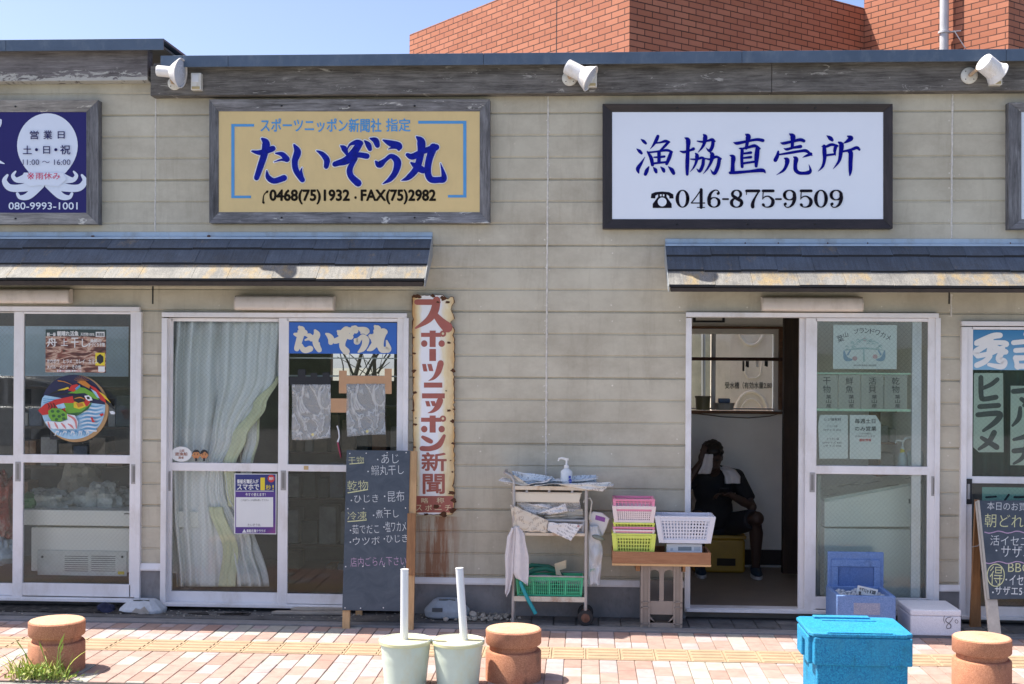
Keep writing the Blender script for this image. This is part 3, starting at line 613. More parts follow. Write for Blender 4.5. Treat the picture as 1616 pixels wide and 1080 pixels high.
# stroke data for the brush characters: zoom coordinates turned into photo pixels
def zt(ox, oy, s, L): return [[(ox + x / s, oy + y / s, w_ / s) for x, y, w_ in st] for st in L]
TAI = zt(380, 200, 4.753, [[(85, 185, 14), (150, 195, 40), (240, 165, 44)], [(160, 92, 20), (188, 125, 58), (178, 200, 52), (150, 290, 48), (118, 385, 40)], [(260, 200, 10), (310, 208, 36), (345, 245, 46)], [(345, 250, 30), (300, 250, 16), (250, 266, 5)], [(195, 330, 8), (205, 380, 38), (250, 408, 42), (325, 385, 46)],
  [(400, 138, 16), (425, 190, 54), (405, 260, 46), (415, 330, 44), (462, 400, 40)], [(462, 395, 30), (452, 340, 20), (460, 308, 4)], [(570, 182, 10), (610, 205, 34), (645, 250, 46), (640, 300, 36)],
  [(750, 145, 12), (775, 165, 44), (795, 205, 24)], [(800, 170, 8), (820, 135, 18), (870, 118, 40), (900, 125, 40)], [(890, 130, 50), (850, 190, 56), (790, 250, 50), (705, 282, 40)], [(700, 285, 24), (790, 262, 46), (870, 215, 40), (945, 222, 44)], [(865, 240, 24), (820, 310, 44), (825, 370, 46), (880, 425, 54)], [(930, 108, 14), (955, 135, 42), (968, 168, 34)], [(972, 90, 14), (1010, 105, 46), (1025, 142, 38)],
  [(1068, 102, 12), (1120, 125, 46), (1185, 145, 52), (1185, 170, 26)], [(1190, 168, 14), (1150, 155, 24), (1105, 170, 4)], [(1012, 262, 16), (1040, 285, 52), (1085, 250, 30), (1130, 222, 36), (1175, 265, 56), (1160, 340, 46), (1120, 395, 36), (1065, 430, 6)],
  [(1320, 78, 16), (1352, 115, 62), (1350, 200, 52), (1320, 310, 50), (1260, 380, 40), (1205, 405, 5)], [(1250, 212, 30), (1290, 225, 48), (1370, 185, 42), (1465, 155, 50)], [(1445, 155, 60), (1412, 250, 52), (1402, 340, 50), (1425, 395, 48), (1485, 400, 46), (1525, 385, 44), (1498, 275, 4)], [(1278, 272, 16), (1320, 302, 52), (1365, 328, 50)]])
GYO = zt(990, 200, 8.505, [[(180, 168, 6), (215, 195, 42), (248, 226, 34)], [(124, 298, 8), (160, 328, 44), (190, 358, 36)], [(152, 622, 22), (142, 565, 56), (188, 490, 36), (238, 405, 4)], [(410, 130, 44), (385, 190, 48), (345, 255, 26), (306, 302, 5)], [(385, 222, 22), (450, 212, 26), (512, 196, 40), (565, 208, 24)], [(552, 208, 36), (510, 255, 38), (440, 325, 24)], [(270, 338, 22), (318, 420, 50), (338, 515, 44)], [(280, 348, 26), (400, 335, 26), (530, 318, 36), (600, 342, 28)], [(588, 345, 42), (562, 420, 52), (528, 500, 42)], [(358, 412, 18), (430, 410, 30), (498, 402, 32)], [(425, 340, 48), (425, 482, 46)], [(330, 498, 30), (430, 486, 30), (540, 476, 30)], [(288, 540, 18), (262, 590, 50), (242, 640, 46)], [(348, 545, 8), (375, 580, 48), (388, 612, 38)], [(445, 540, 8), (480, 575, 48), (492, 602, 38)], [(548, 536, 8), (595, 580, 54), (622, 628, 46)],
  [(770, 150, 10), (815, 185, 64), (812, 300, 50), (805, 500, 54), (803, 642, 38)], [(708, 330, 14), (760, 342, 36), (840, 320, 30), (888, 300, 46)], [(938, 195, 16), (1010, 205, 30), (1080, 190, 30), (1140, 176, 42), (1176, 200, 20)], [(1150, 198, 46), (1140, 270, 48), (1102, 325, 42), (1056, 284, 5)], [(1026, 110, 26), (1045, 142, 62), (1030, 230, 44), (990, 300, 26), (945, 350, 4)], [(850, 437, 16), (930, 440, 30), (1000, 418, 34), (1042, 436, 22)], [(1022, 438, 42), (1012, 520, 46), (970, 600, 42), (930, 565, 5)], [(915, 360, 18), (935, 392, 54), (925, 470, 38), (890, 550, 24), (842, 607, 4)], [(1046, 428, 18), (1120, 440, 32), (1190, 406, 36), (1258, 434, 24)], [(1235, 436, 50), (1215, 540, 52), (1165, 632, 44), (1116, 575, 5)], [(1115, 350, 22), (1140, 382, 62), (1125, 470, 42), (1075, 565, 26), (1016, 637, 4)]])
GYO += zt(1170, 200, 8.08, [[(-98, 203, 12), (-50, 213, 42), (80, 186, 32), (200, 166, 38), (275, 178, 44)], [(52, 98, 14), (86, 126, 68), (75, 200, 44), (62, 275, 40)], [(-30, 278, 10), (8, 295, 42), (4, 400, 40), (10, 512, 40)], [(0, 285, 26), (90, 265, 34), (170, 246, 42), (235, 282, 24)], [(206, 280, 54), (196, 380, 62), (188, 505, 38)], [(22, 345, 24), (122, 332, 36)], [(22, 402, 24), (122, 390, 36)], [(15, 470, 30), (190, 445, 30)], [(-148, 366, 8), (-105, 392, 60), (-110, 480, 48), (-112, 580, 58)], [(-145, 590, 36), (-60, 586, 40), (100, 572, 36), (262, 558, 50), (305, 588, 16)],
  [(500, 206, 10), (540, 214, 38), (650, 190, 34), (750, 168, 42), (798, 184, 40)], [(612, 92, 12), (655, 126, 68), (652, 200, 46), (648, 268, 40)], [(540, 278, 8), (580, 290, 36), (660, 270, 32), (755, 254, 46)], [(470, 318, 26), (460, 370, 46), (433, 428, 52)], [(480, 358, 22), (620, 335, 34), (760, 312, 36), (830, 312, 42), (900, 368, 16)], [(885, 350, 44), (830, 372, 30), (780, 394, 5)], [(545, 402, 10), (582, 426, 62), (575, 490, 46), (535, 560, 34), (446, 618, 4)], [(662, 386, 10), (695, 412, 60), (688, 480, 50), (692, 552, 52), (735, 590, 44), (800, 595, 42), (862, 584, 52), (880, 552, 34), (860, 482, 4)],
  [(1088, 115, 8), (1130, 146, 52), (1158, 172, 40)], [(1028, 254, 14), (1080, 256, 32), (1150, 230, 38), (1228, 247, 24)], [(1206, 246, 44), (1190, 310, 40), (1202, 368, 8)], [(1090, 366, 30), (1192, 352, 28)], [(1055, 250, 46), (1060, 330, 54), (1060, 420, 44), (1035, 510, 32), (976, 573, 4)], [(1352, 122, 16), (1398, 147, 62), (1350, 187, 40), (1302, 214, 8)], [(1242, 202, 26), (1275, 232, 62), (1268, 330, 52), (1245, 440, 38), (1168, 543, 4)], [(1295, 318, 26), (1390, 298, 34), (1470, 270, 42), (1505, 294, 30)], [(1375, 320, 44), (1395, 338, 58), (1392, 450, 54), (1390, 560, 46), (1382, 624, 16)]])
def remap(L, src, dst, k):
    return [[(dst[0] + (x - src[0]) * (dst[2] - dst[0]) / (src[2] - src[0]), dst[1] + (y - src[1]) * (dst[3] - dst[1]) / (src[3] - src[1]), w_ * k) for x, y, w_ in st] for st in L]

gx, gzm = MT['frame_grey_x'], MT['frame_grey_z']
tan = mat('ochre_sign_panel', (.68, .51, .235), .5, .05, 3, dirt=(.52, .38, .19), dirtamt=.25)
t, y = signboard('ochre sign in a silvered wood frame with big blue brush lettering', (330, 157, 773, 352), (345, 176, 757, 335), gx, gzm, tan)
b = MB()
for st in TAI: b.stroke(st, y - .0015, 1.6)
b.build('lettering_outline', whitep, t); b = MB()
for st in TAI: b.stroke(st, y - .0065)
b.build('lettering', blue, t); b = MB()
b.text('スポーツニッポン新聞社', 411, 187, 602, 209, y - .002, .022); b.text('指定', 609, 187, 648, 208, y - .002, .022)
for a, c, d, e in ((365, 196, 401, 200), (365, 200, 370, 313), (370, 309, 396, 313), (660, 191, 736, 195.5), (731, 195.5, 736, 312), (707, 308, 731, 312)): b.rect(a, c, d, e, y - .002)
b.build('blue_lettering', sky_p, t); b = MB()
b.text('0468(75)1932', 425, 299, 552, 323, y - .002, .045); b.disc(561, 312, 2, 2.2, y - .002); b.text('FAX(75)2982', 569, 299, 688, 323, y - .002, .045)
b.stroke([(422.5, 302, 2.5), (416.5, 308, 1.6), (415, 320, 2.8)], y - .002); b.disc(421.5, 303, 1.8, 2, y - .0022); b.disc(416, 320, 1.8, 2, y - .0022)
b.build('black_lettering', mat('black_brown_paint', (.012, .008, .004), .7, spec=.15), t)

wpan = mat('white_sign_panel', (.76, .80, .88), .35, .02, 2)
t, y = signboard('white sign in a dark stained frame with blue brush characters and a phone number', (951, 164, 1409, 361), (966, 177, 1394, 346), MT['frame_dark_x'], MT['frame_dark_z'], wpan)
b = MB()
for st in GYO: b.stroke(st, y - .002)
b.build('lettering', mat('deep_blue_paint', (.002, .004, .22), .7, .15, 20, spec=.1), t)
b = MB(); yy = y - .002
def serif(ch, x, w_=22.2, y0=299.5, h=28.8):
    T = lambda L: [(x + px * w_, y0 + py * h, q * w_) for px, py, q in L]
    def el(cx, cy, rx, ry, a0, a1, thin=.07, thick=.25, n=18):
        return [(cx + rx * math.cos(R(a0 + (a1 - a0) * k / n)), cy + ry * math.sin(R(a0 + (a1 - a0) * k / n)), thin + (thick - thin) * abs(math.cos(R(a0 + (a1 - a0) * k / n))) ** 1.5) for k in range(n + 1)]
    S = []
    if ch == '0': S = [el(.5, .5, .37, .46, 0, 360)]
    if ch == '4': S = [[(.70, .03, .08), (.35, .42, .08), (.03, .73, .08)], [(.03, .735, .08), (.98, .735, .08)], [(.73, .0, .22), (.73, .98, .22)], [(.45, .975, .06), (.98, .975, .06)]]
    if ch == '8': S = [el(.5, .25, .30, .215, 0, 360, .07, .2), el(.5, .72, .36, .245, 0, 360, .07, .24), [(.28, .36, .2), (.5, .48, .24), (.74, .60, .2)]]
    if ch == '7': S = [[(.06, .07, .2), (.95, .07, .2)], [(.07, .04, .08), (.05, .28, .05)], [(.94, .1, .1), (.66, .45, .14), (.5, .75, .24), (.5, .94, .26)]]
    if ch == '5': S = [[(.15, .07, .2), (.88, .07, .2)], [(.17, .05, .07), (.13, .52, .07)], [(.13, .5, .06), (.3, .39, .08), (.55, .37, .1), (.80, .52, .2), (.86, .68, .25), (.76, .87, .2), (.5, .96, .09), (.25, .93, .07), (.12, .84, .07)], [(.16, .82, .2), (.2, .86, .2)]]
    six = [[(.84, .2, .2), (.8, .22, .2)], [(.88, .16, .1), (.75, .04, .07), (.52, .05, .1), (.28, .22, .2), (.16, .5, .25), (.18, .72, .24)], el(.52, .70, .36, .26, 0, 360, .07, .22)]
    if ch == '6': S = six
    if ch == '9': S = [[(1 - a, 1 - c, d) for a, c, d in st] for st in six]
    if ch == '-': S = [[(.05, .52, .13), (.42, .52, .13)]]
    for st in S: b.stroke(T(st), yy)
xx = 1066
for ch, ad in zip('046-875-9509', (24.3, 25, 24.5, 11.5, 25.5, 24, 22.5, 12, 25.5, 23.7, 24.5, 24)): serif(ch, xx); xx += ad
b.add([on(x, y_, yy) for x, y_ in ((1027, 313), (1028, 306), (1034, 303.5), (1045, 302.5), (1056, 303.5), (1062.5, 307), (1063, 313.5), (1056.5, 313.5), (1056, 309.5), (1052, 307), (1052, 311), (1060, 322), (1060, 328.5), (1030, 328.5), (1030, 322), (1038.5, 311), (1038.5, 307), (1034.5, 309), (1034, 313.5))], [tuple(range(19))])
b.build('phone_number', inkm, t); b = MB(); b.disc(1045, 319, 7, 7, y - .007); b.rect(1041.5, 307, 1044, 310, y - .007); b.rect(1046, 307, 1048.5, 310, y - .007); b.build('telephone_dial', wpan, t)

opan = mat('navy_sign_panel', (.020, .017, .13), .5, .06, 2, spec=.25)
t, y = signboard('navy sign with a white octopus and opening hours in a silvered wood frame', (-330, 158, 155, 354), (-314, 177, 136, 336), mk_wood('light_silvered_wood', (.13, .12, .115), (.40, .38, .35), 'x', (.6, .58, .52)), gzm, opan)
O = lambda L: [(x / 5.68, 160 + q / 5.68, w_ / 5.68) for x, q, w_ in L]
b = MB(); pts = []
for k in range(48):
    a = 2 * math.pi * k / 48; c, s = math.cos(a), math.sin(a); sx = 272 * (1 - .17 * max(0, s) ** 2 * 1.4); pts.append(((425 + sx * c) / 5.68, 160 + (400 + (292 if s < 0 else 330) * s) / 5.68))
b.poly(pts, y - .002)
arms = [[(140, 630, 16), (116, 668, 34), (150, 706, 46), (240, 690, 90)], [(66, 663, 22), (40, 715, 46), (90, 775, 62), (210, 775, 72), (330, 735, 110)], [(155, 828, 26), (182, 862, 38), (260, 845, 66), (360, 740, 90)]]
for a in arms:
    b.stroke(O(a), y - .003); b.stroke(O([(800 - x, q, w_) for x, q, w_ in a]), y - .003)
b.poly([(x / 5.68, 160 + q / 5.68) for x, q in ((215, 640), (560, 640), (600, 700), (520, 765), (400, 752), (384, 765), (366, 752), (260, 765), (180, 700))], y - .009)
b.stroke(O([(5, 170, 22), (4, 200, 20), (0, 230, 6)]), y - .002); b.stroke(O([(-30, 525, 10), (0, 545, 24), (40, 560, 6)]), y - .002)
b.text('080-9993-1001', 13.5, 319.5, 122.5, 331, y - .002, .02); b.build('octopus_emblem', mat('pale_print', (.68, .74, .86), .5, .03), t); b = MB(); q = y - .011
for s_, a, c, d, e in (('営', 47, 206.5, 61, 220), ('業', 68.5, 206, 82, 220), ('日', 91, 207.5, 102, 219), ('土', 36, 230, 50, 243.5), ('・', 55, 234, 60, 239), ('日', 68, 231, 79, 243), ('・', 85.5, 234, 90.5, 239), ('祝', 95, 229, 111, 244)): b.text(s_, a, c, d, e, q, .014)
b.text('11:00 ～ 16:00', 36, 252, 111, 260.5, q, -.004); b.build('opening_hours', navy, t)
b = MB(); b.text('※', 43, 272.5, 54, 283.5, q, -.004); b.text('雨休み', 56, 272.5, 95, 283.5, q, .006); b.build('rain_note', red_p, t)
t, y = signboard('silvered wood sign frame cut off at the right edge of the wall', (1592, 162, 2040, 362), (1612, 177, 2024, 346), gx, gzm, mat('pale_blue_panel', (.62, .68, .75), .4, .03))

# ------------------------------------------------------------------ rusty enamel plate
def enamel():
    pl = -.03; c = at(685, 812, pl); t = thing('enamel_sign', (c.x, 0, c.z), 'tall rusty white enamel plate with red vertical lettering between the two shops', 'sign')
    r = random.Random(5); out = []
    def edge(x0, y0, x1, y1, n, j, bites=()):
        for k in range(n):
            f = k / n; o = r.uniform(-j, j)
            for bc, bw, bd in bites:
                if abs(f - bc) < bw: o -= bd * (1 - (abs(f - bc) / bw) ** 2)
            dx, dy = x1 - x0, y1 - y0; l = math.hypot(dx, dy); out.append((x0 + dx * f - dy / l * -o, y0 + dy * f + dx / l * -o))
    edge(650, 467, 703, 465, 14, .5); out.extend([(704, 470), (708, 472), (712, 468), (716, 469), (717, 474)])
    edge(717.5, 474, 717.5, 804, 90, .8, ((.045, .03, 5), (.11, .02, 6), (.17, .012, 2), (.35, .01, 2), (.5, .008, 1.5), (.33, .006, 2), (.72, .01, 2), (.89, .01, 2)))
    out.extend([(717, 808), (714, 812)]); edge(712, 813, 657, 813, 10, .4); out.extend([(654, 812), (653, 808)]); edge(652.5, 806, 650, 470, 80, .4, ((.42, .006, 1.5), (.55, .008, 2), (.62, .006, 1.5), (.77, .008, 2), (.9, .006, 1.5)))
    m = NT('stained_enamel'); x, yv, z = m.xyz(); n = m.noise(m.mapv((5, 1, 1.6)), 3.2, 6, 0.7); f = m.math('ADD', m.math('MAXIMUM', m.math('MULTIPLY', x, 4.6), m.math('MULTIPLY', m.math('SUBTRACT', -.085, x), 11.0)), m.math('MULTIPLY', n, .62))
    cc = m.ramp(f, [(.40, (.82, .83, .86)), (.66, (.78, .66, .40)), (1.0, (.55, .31, .11))]); m.base(cc); m.rough(.3)
    b = MB(); b.slab([on(px, py, pl) for px, py in out], (0, .003, 0)); b.build('plate', m.m, t)
    rust = mat('rust', (.09, .035, .015), .9, .4, 40); b = MB(); n = len(out); q = pl - .0012
    def spot(px, py, rx, ry, lv=0):
        k = 14; ph = r.uniform(0, 9); b.poly([(px + rx * (1 + .3 * math.sin(3 * a + ph) + r.uniform(-.15, .15)) * math.cos(a), py + ry * (1 + .3 * math.sin(2 * a + ph) + r.uniform(-.15, .15)) * math.sin(a)) for a in [2 * math.pi * i / k for i in range(k)]], q - .0001 * (len(b.f) % 30))
    for i in range(0, n):                            # chipped rim: a ragged dark band along the outline
        a, c2 = out[i], out[(i + 1) % n]; mx, my = 684, 640
        def inn(p, d): vx, vy = (mx - p[0]), (my - p[1]) * .08; l = math.hypot(vx, vy) or 1; return (p[0] + vx / l * d, p[1] + vy / l * d)
        nz = lambda j: .75 + 2.6 * max(0, mnoise.noise(Vector((j * .23, 3.1, 0)))) + .5 * abs(mnoise.noise(Vector((j * .9, 0, 0)))); d0, d1 = nz(i), nz(i + 1 if i + 1 < n else 0); b.poly([a, c2, inn(c2, d1), inn(a, d0)], q)
    for px, py, s in ((715, 585, 3.5), (653, 558, 2.5), (653, 586, 3), (654, 620, 3), (652, 648, 2), (654, 670, 3), (654, 706, 2), (654, 765, 3.5), (716, 646, 2), (708, 648, 2.8), (714, 665, 3), (715, 700, 2.5), (712, 778, 4.5), (716, 790, 4), (714, 806, 5), (700, 812, 5), (660, 468, 4), (655, 468, 4), (683, 467, 3), (700, 472, 4), (706, 477, 3), (691, 477, 2), (708, 541, 2.6), (704, 617, 1.2), (652, 533, 2), (653, 596, 1.2), (656, 660, 1.2), (711, 727, 1.2), (714, 745, 1.5), (653, 742, 2.2), (698, 470, 3), (655, 810, 3), (672, 812, 3)): spot(px, py, s * 1.15, s * .8)
    spot(688, 799.5, 4.5, 4); b.build('rust_patch', rust, t)
    red = mat('faded_red_enamel', (.37, .105, .08), .4, .12, 12); b = MB(); q = pl - .0008
    b.rect(654.5, 783, 715, 809, q); sp = [('ス', 655, 472.5, 712, 518), ('ポ', 664.5, 522, 703, 548), ('ツ', 666, 573, 700.5, 601), ('ッ', 671, 632, 699.5, 652), ('ポ', 664.5, 656, 703, 683), ('ン', 665, 687, 703, 712), ('新', 665, 714, 705, 744), ('聞', 667, 748, 702, 780)]
    for s_, a, c3, d, e in sp:
        q2 = q - .0003
        if s_ == 'ス': b.stroke([(658, 477, 9), (691, 477, 9)], q2); b.stroke([(689, 474, 12), (686, 490, 13), (676, 505, 10), (656, 518, 3)], q2); b.stroke([(686, 496, 8), (696, 508, 13), (706, 517, 17)], q2)
        elif s_ == 'ポ': b.rect(a, c3 + 3.5, d - 7, c3 + 10, q2); b.rect(678, c3, 687.5, e, q2 - .0001); b.disc(669.5, e - 5.5, 5, 5.2, q2); b.disc(697, e - 5.5, 5, 5.2, q2); b.disc(699, c3 + 5, 5, 5, q2 - .0002)
        elif s_ in 'ツッ':
            h = e - c3; b.poly([(a, c3 + .06 * h), (a + 6.2, c3 + .06 * h), (a + 8.5, c3 + .48 * h), (a + 2.3, c3 + .48 * h)], q2); b.poly([(a + 8.4, c3 + .06 * h), (a + 15, c3 + .06 * h), (a + 18, c3 + .46 * h), (a + 11.3, c3 + .46 * h)], q2); b.stroke([(d - 5, c3 + .02 * h, 10), (d - 9, c3 + .5 * h, 9), (d - 16, c3 + .85 * h, 5), (d - 24, e, 1)], q2)
        elif s_ == 'ン': b.stroke([(667, 690, 5), (674, 694, 7.5), (680, 697, 7)], q2); b.stroke([(666, 708, 8), (680, 708, 8), (693, 702, 9), (701, 688, 5)], q2)
        else: b.text(s_, a, c3, d, e, q2, .03)
    b.rect(677.5, 551, 688, 570, q); b.rect(669, 604, 698, 612, q); b.rect(666, 621, 702, 629, q); b.build('red_lettering', red, t)
    b = MB(); cr = mat('cream_enamel', (.74, .62, .40), .4, .1); q = pl - .0035
    b.disc(699, 526.8, 2, 2, q); b.disc(699, 660.8, 2, 2, q)
    for s_, a, c4, d, e in (('略', 664.5, 786, 676, 794.5), ('称', 689, 785.5, 701, 794.5), ('ス', 656.5, 797, 666, 806.5), ('ポ', 671, 797, 681.5, 806.5), ('ニ', 686, 798, 697, 805), ('チ', 702, 797, 712, 806)): b.text(s_, a, c4, d, e, q, .01)
    b.build('cream_lettering', cr, t)
    b = MB(); p = at(684, 812, 0)
    for px, py in ((684, 475), (684, 800)): v = at(px, py, pl); b.box(v.x - .03, v.x + .03, pl + .003, .004, v.z - .01, v.z + .01)
    b.build('fixing_batten', MT['oldplank'], t)
enamel()

# ------------------------------------------------------------------ lamps on the wall
def tube_lamp(label, a, b_, c, d):
    p, q = at(a, b_, -.10), at(c, d, -.10); t = thing('fluorescent_lamp', ((p.x + q.x) / 2, 0, q.z), label, 'lamp', 'fluorescent lamps under the awnings')
    b = MB(); b.box(p.x + .012, q.x - .012, -.02, .0, q.z + .02, p.z - .005); b.build('back_plate', alu_d, t)
    b = MB(); h = p.z - q.z; pr = [(-.02, q.z + .006), (-.075, q.z), (-.098, q.z + .012), (-.102, q.z + h * .55), (-.088, p.z - .01), (-.06, p.z), (-.02, p.z - .002)]
    b.slab([(p.x + .004, y_, z) for y_, z in pr], (q.x - p.x - .008, 0, 0)); b.build('diffuser', mat('yellowed_diffuser', (.70, .63, .57), .35, .06, 5, dirt=(.35, .29, .22), dirtamt=.35, trans=.1), t, bevel=.008, seg=3, smooth=50)
    b = MB()
    for x0, x1 in ((p.x, p.x + .006), (q.x - .006, q.x)): b.slab([(x0, y_ - .001 if y_ < -.03 else y_, z) for y_, z in pr], (x1 - x0, 0, 0))
    b.build('end_cap', mat('cream_cap', (.58, .52, .46), .5), t, bevel=.002)
tube_lamp('cream tube lamp at the left edge under the long awning', -140, 455, 108, 479)
tube_lamp('cream tube lamp with a grimy top above the curtained door', 369, 466, 526, 490)
tube_lamp('cream tube lamp above the open doorway of the right shop', 1203, 468, 1363, 492)
cream_p = mat('aged_cream_plastic', (.66, .65, .60), .45, .05, 5, dirt=(.42, .33, .2), dirtamt=.5, dscale=14)
wmetal = mat('white_enamel_metal', (.78, .76, .75), .35, .05, 6, dirt=(.5, .38, .2), dirtamt=.4, dscale=14)
def flood(label, plate, joint, tail, flare0, mouth, r0, r1, rp, elbow=None, lens=True, square=False):
    y0 = -.10; pc = at(*plate, y0); t = thing('floodlight', (pc.x, y0, pc.z), label, 'floodlight', 'floodlights on the fascia boards')
    b = MB(); b.lathe([(rp, 0), (rp, .012), (rp * .8, .02), (.012, .021)], (pc.x, y0, pc.z), 24, 0, (0, -1, 0))
    for k in range(4): a = R(45 + 90 * k); b.ell((pc.x + rp * .68 * math.cos(a), y0 - .018, pc.z + rp * .68 * math.sin(a)), (.005, .004, .005), 8, 5, 1)
    b.build('base_plate', [cream_p, black], t, smooth=40)
    J = at(joint[0], joint[1], joint[2]); b = MB(); mid = pc + Vector((0, -.05, 0)); b.tube([pc + Vector((0, -.015, 0)), mid, J], .011, 10); b.ell(mid, (.015, .015, .015), 10, 8); b.ell(J, (.017, .017, .017), 10, 8); b.build('arm', mat('rust_tinted_arm', (.50, .36, .24), .5, .3, 30), t, smooth=50)
    A, B, C = at(*tail), at(*flare0), at(*mouth); ax = (C - A).normalized(); L1 = (B - A).length; L2 = (C - A).length
    b = MB(); pr = [(r0 * .7, -.004), (r0 * .96, .0), (r0, .008)]
    k = 0; n = 7
    for i in range(n): h = .015 + (L1 - .02) * i / n; pr += [(r0, h), (r0 * .97, h + .001), (r0 * .97, h + .003), (r0, h + .004)]
    pr += [(r0, L1), (r0 * 1.05, L1 + .002)]
    for i in range(1, 9): f = i / 8; pr.append((r0 + (r1 - r0) * (f ** .8 if not square else f), L1 + (L2 - L1) * f))
    pr += [(r1 + .003, L2 + .002), (r1 + .003, L2 + .008), (r1 - .004, L2 + .008), (r1 - .006, L2 - .01), (r1 * .6, L2 - .03)]
    b.lathe(pr, A, 28 if not square else 28, 0, ax); b.build('lamp_head', wmetal, t, smooth=40)
    if lens:
        b = MB(); b.lathe([(r1 - .007, L2 - .006), (r1 - .008, L2 + .001), (r1 * .6, L2 + .006), (.01, L2 + .008)], A, 28, 0, ax); b.build('lens', mat('frosted_lens', (.52, .55, .62), .25, .04), t, smooth=60)
flood('white floodlight with a round lens facing right beside the roof step', (276, 132), (272, 127, -.17), (249, 112, -.20), (270, 114, -.205), (284, 115.5, -.218), .038, .098, .047)
flood('white floodlight with a ribbed body tilted down to the right above the siding joint', (899, 124), (898, 115, -.17), (895, 105, -.17), (918, 117, -.19), (931, 124, -.20), .052, .088, .052, lens=True)
flood('white floodlight on a long arm near the right edge seen from behind', (1529, 120), (1547, 106, -.22), (1552, 98, -.25), (1569, 112, -.215), (1574, 116.5, -.205), .064, .080, .055)
def sensor(label, a, b_, c, d, tilt=0):
    p, q = at(a, b_, -.15), at(c, d, -.15); t = thing('sensor_box', ((p.x + q.x) / 2, -.1, q.z), label, 'sensor', 'sensor boxes on the fascia')
    b = MB(); b.box(p.x, q.x, -.15, -.1, q.z, p.z); b.build('housing', cream_p, t, bevel=.005, seg=3)
    b = MB(); b.box(p.x + .01, q.x - .016, -.153, -.149, q.z + (p.z - q.z) * .45, p.z - .01); b.build('cover', mat('pale_cover', (.68, .69, .70), .4), t, bevel=.002); b = MB(); b.box(p.x + .008, q.x - .008, -.1525, -.149, q.z + .006, q.z + .024); b.build('window_strip', mat('amber_strip', (.42, .33, .16), .4), t, bevel=.001)
sensor('cream sensor box just right of the round lens floodlight', 301, 115, 317, 142)
sensor('cream sensor box partly hidden behind the ribbed floodlight', 926, 109, 942, 137)
sensor('cream sensor box below the floodlight at the right edge', 1563, 107, 1582, 134)
# ------------------------------------------------------------------ things stuck on the doors
def card(name, label, cat, a, b_, c, d, y, m, group=None, dep=.0016, pts=None):
    p = at((a + c) / 2, d, y); t = thing(name, (p.x, y, p.z), label, cat, group); b = MB()
    if pts: b.slab([on(px, py, y) for px, py in pts], (0, dep, 0))
    else: b.pxbox(a, b_, c, d, y, dep)
    b.build('sheet', m, t); return t, y - .0012
def txt(t, name, m, q, items):
    b = MB()
    for it in items: b.text(it[0], *it[1:5], q, *(it[5:] or (.012,)))
    return b.build(name, m, t)
ply = mat('poster_white', (.74, .75, .74), .5, .03); yel = mat('poster_yellow', (.75, .60, .03), .5, .04); blk = mat('poster_black', (.015, .015, .018), .5); redp = mat('poster_red', (.55, .04, .04), .5, .08)
# dried fish poster: a printed picture of fillets
def fishprint():
    t = NT('dried_fish_print'); w_ = t.noise(t.mapv((3.2, 1, 13), (0, R(-12), 0)), 2.3, 3, .5, .9)
    c = t.ramp(w_, [(.30, (.02, .012, .01)), (.42, (.12, .035, .025)), (.49, (.30, .15, .10)), (.55, (.58, .43, .33)), (.62, (.26, .08, .05)), (.70, (.05, .03, .02))])
    n = t.noise(t.obj, 9, 3); c = t.mix(t.ramp(n, [(.6, 0.0), (.68, .8)]), c, (.38, .03, .02)); x, y, z = t.xyz()
    c = t.mix(t.math('GREATER_THAN', z, .255), c, (.03, .055, .05)); t.base(c); t.rough(.4); return t.m
t, q = card('poster', 'dried fish poster with white lettering on the left door glass', 'poster', 72, 520, 167, 588.5, -.006, fishprint(), 'notices on the door glass')
txt(t, 'white_lettering', ply, q, [('朝一番', 74, 525, 88, 531, .03), ('朝晴れ活魚', 90, 522.5, 124, 531, .035), ('天然物100%', 127, 525, 149, 530.5, .02), ('舟', 74, 533, 90, 547.5, .02), ('上', 96, 535, 107, 546, .02), ('干', 112, 533, 124, 549, .02), ('し', 129, 535, 139, 548, .02), ('漁師の', 142, 535, 160, 541, .03), ('手づくり干物', 139, 541, 165.5, 547.5, .03), ('ホウボウ　ヒラメ　カレイ　カマス', 74, 567, 154, 574, .02), ('メバル　メジナ　その他', 74, 576, 128, 582.5, .02)])
b = MB(); b.rect(151, 524, 165, 532, q); b.rect(155, 578.5, 165.5, 587, q); b.rect(90, 584, 128, 587, q + .0002); b.build('white_box', ply, t)
txt(t, 'dark_lettering', blk, q - .0008, [('無添加', 152.5, 525.5, 163.5, 531, .02)]); txt(t, 'price_line', redp, q - .0006, [('￥380～￥1,580', 91, 584, 127, 587.2, .0)])
b = MB(); b.rect(150.5, 557, 165.5, 577, q); b.build('yellow_badge', yel, t); b = MB(); b.poly([(158 + 6 * math.cos(a), 567 + 8 * math.sin(a)) for a in [math.pi / 3 * k + math.pi / 6 for k in range(6)]], q - .0006); b.build('badge_hexagon', blk, t)
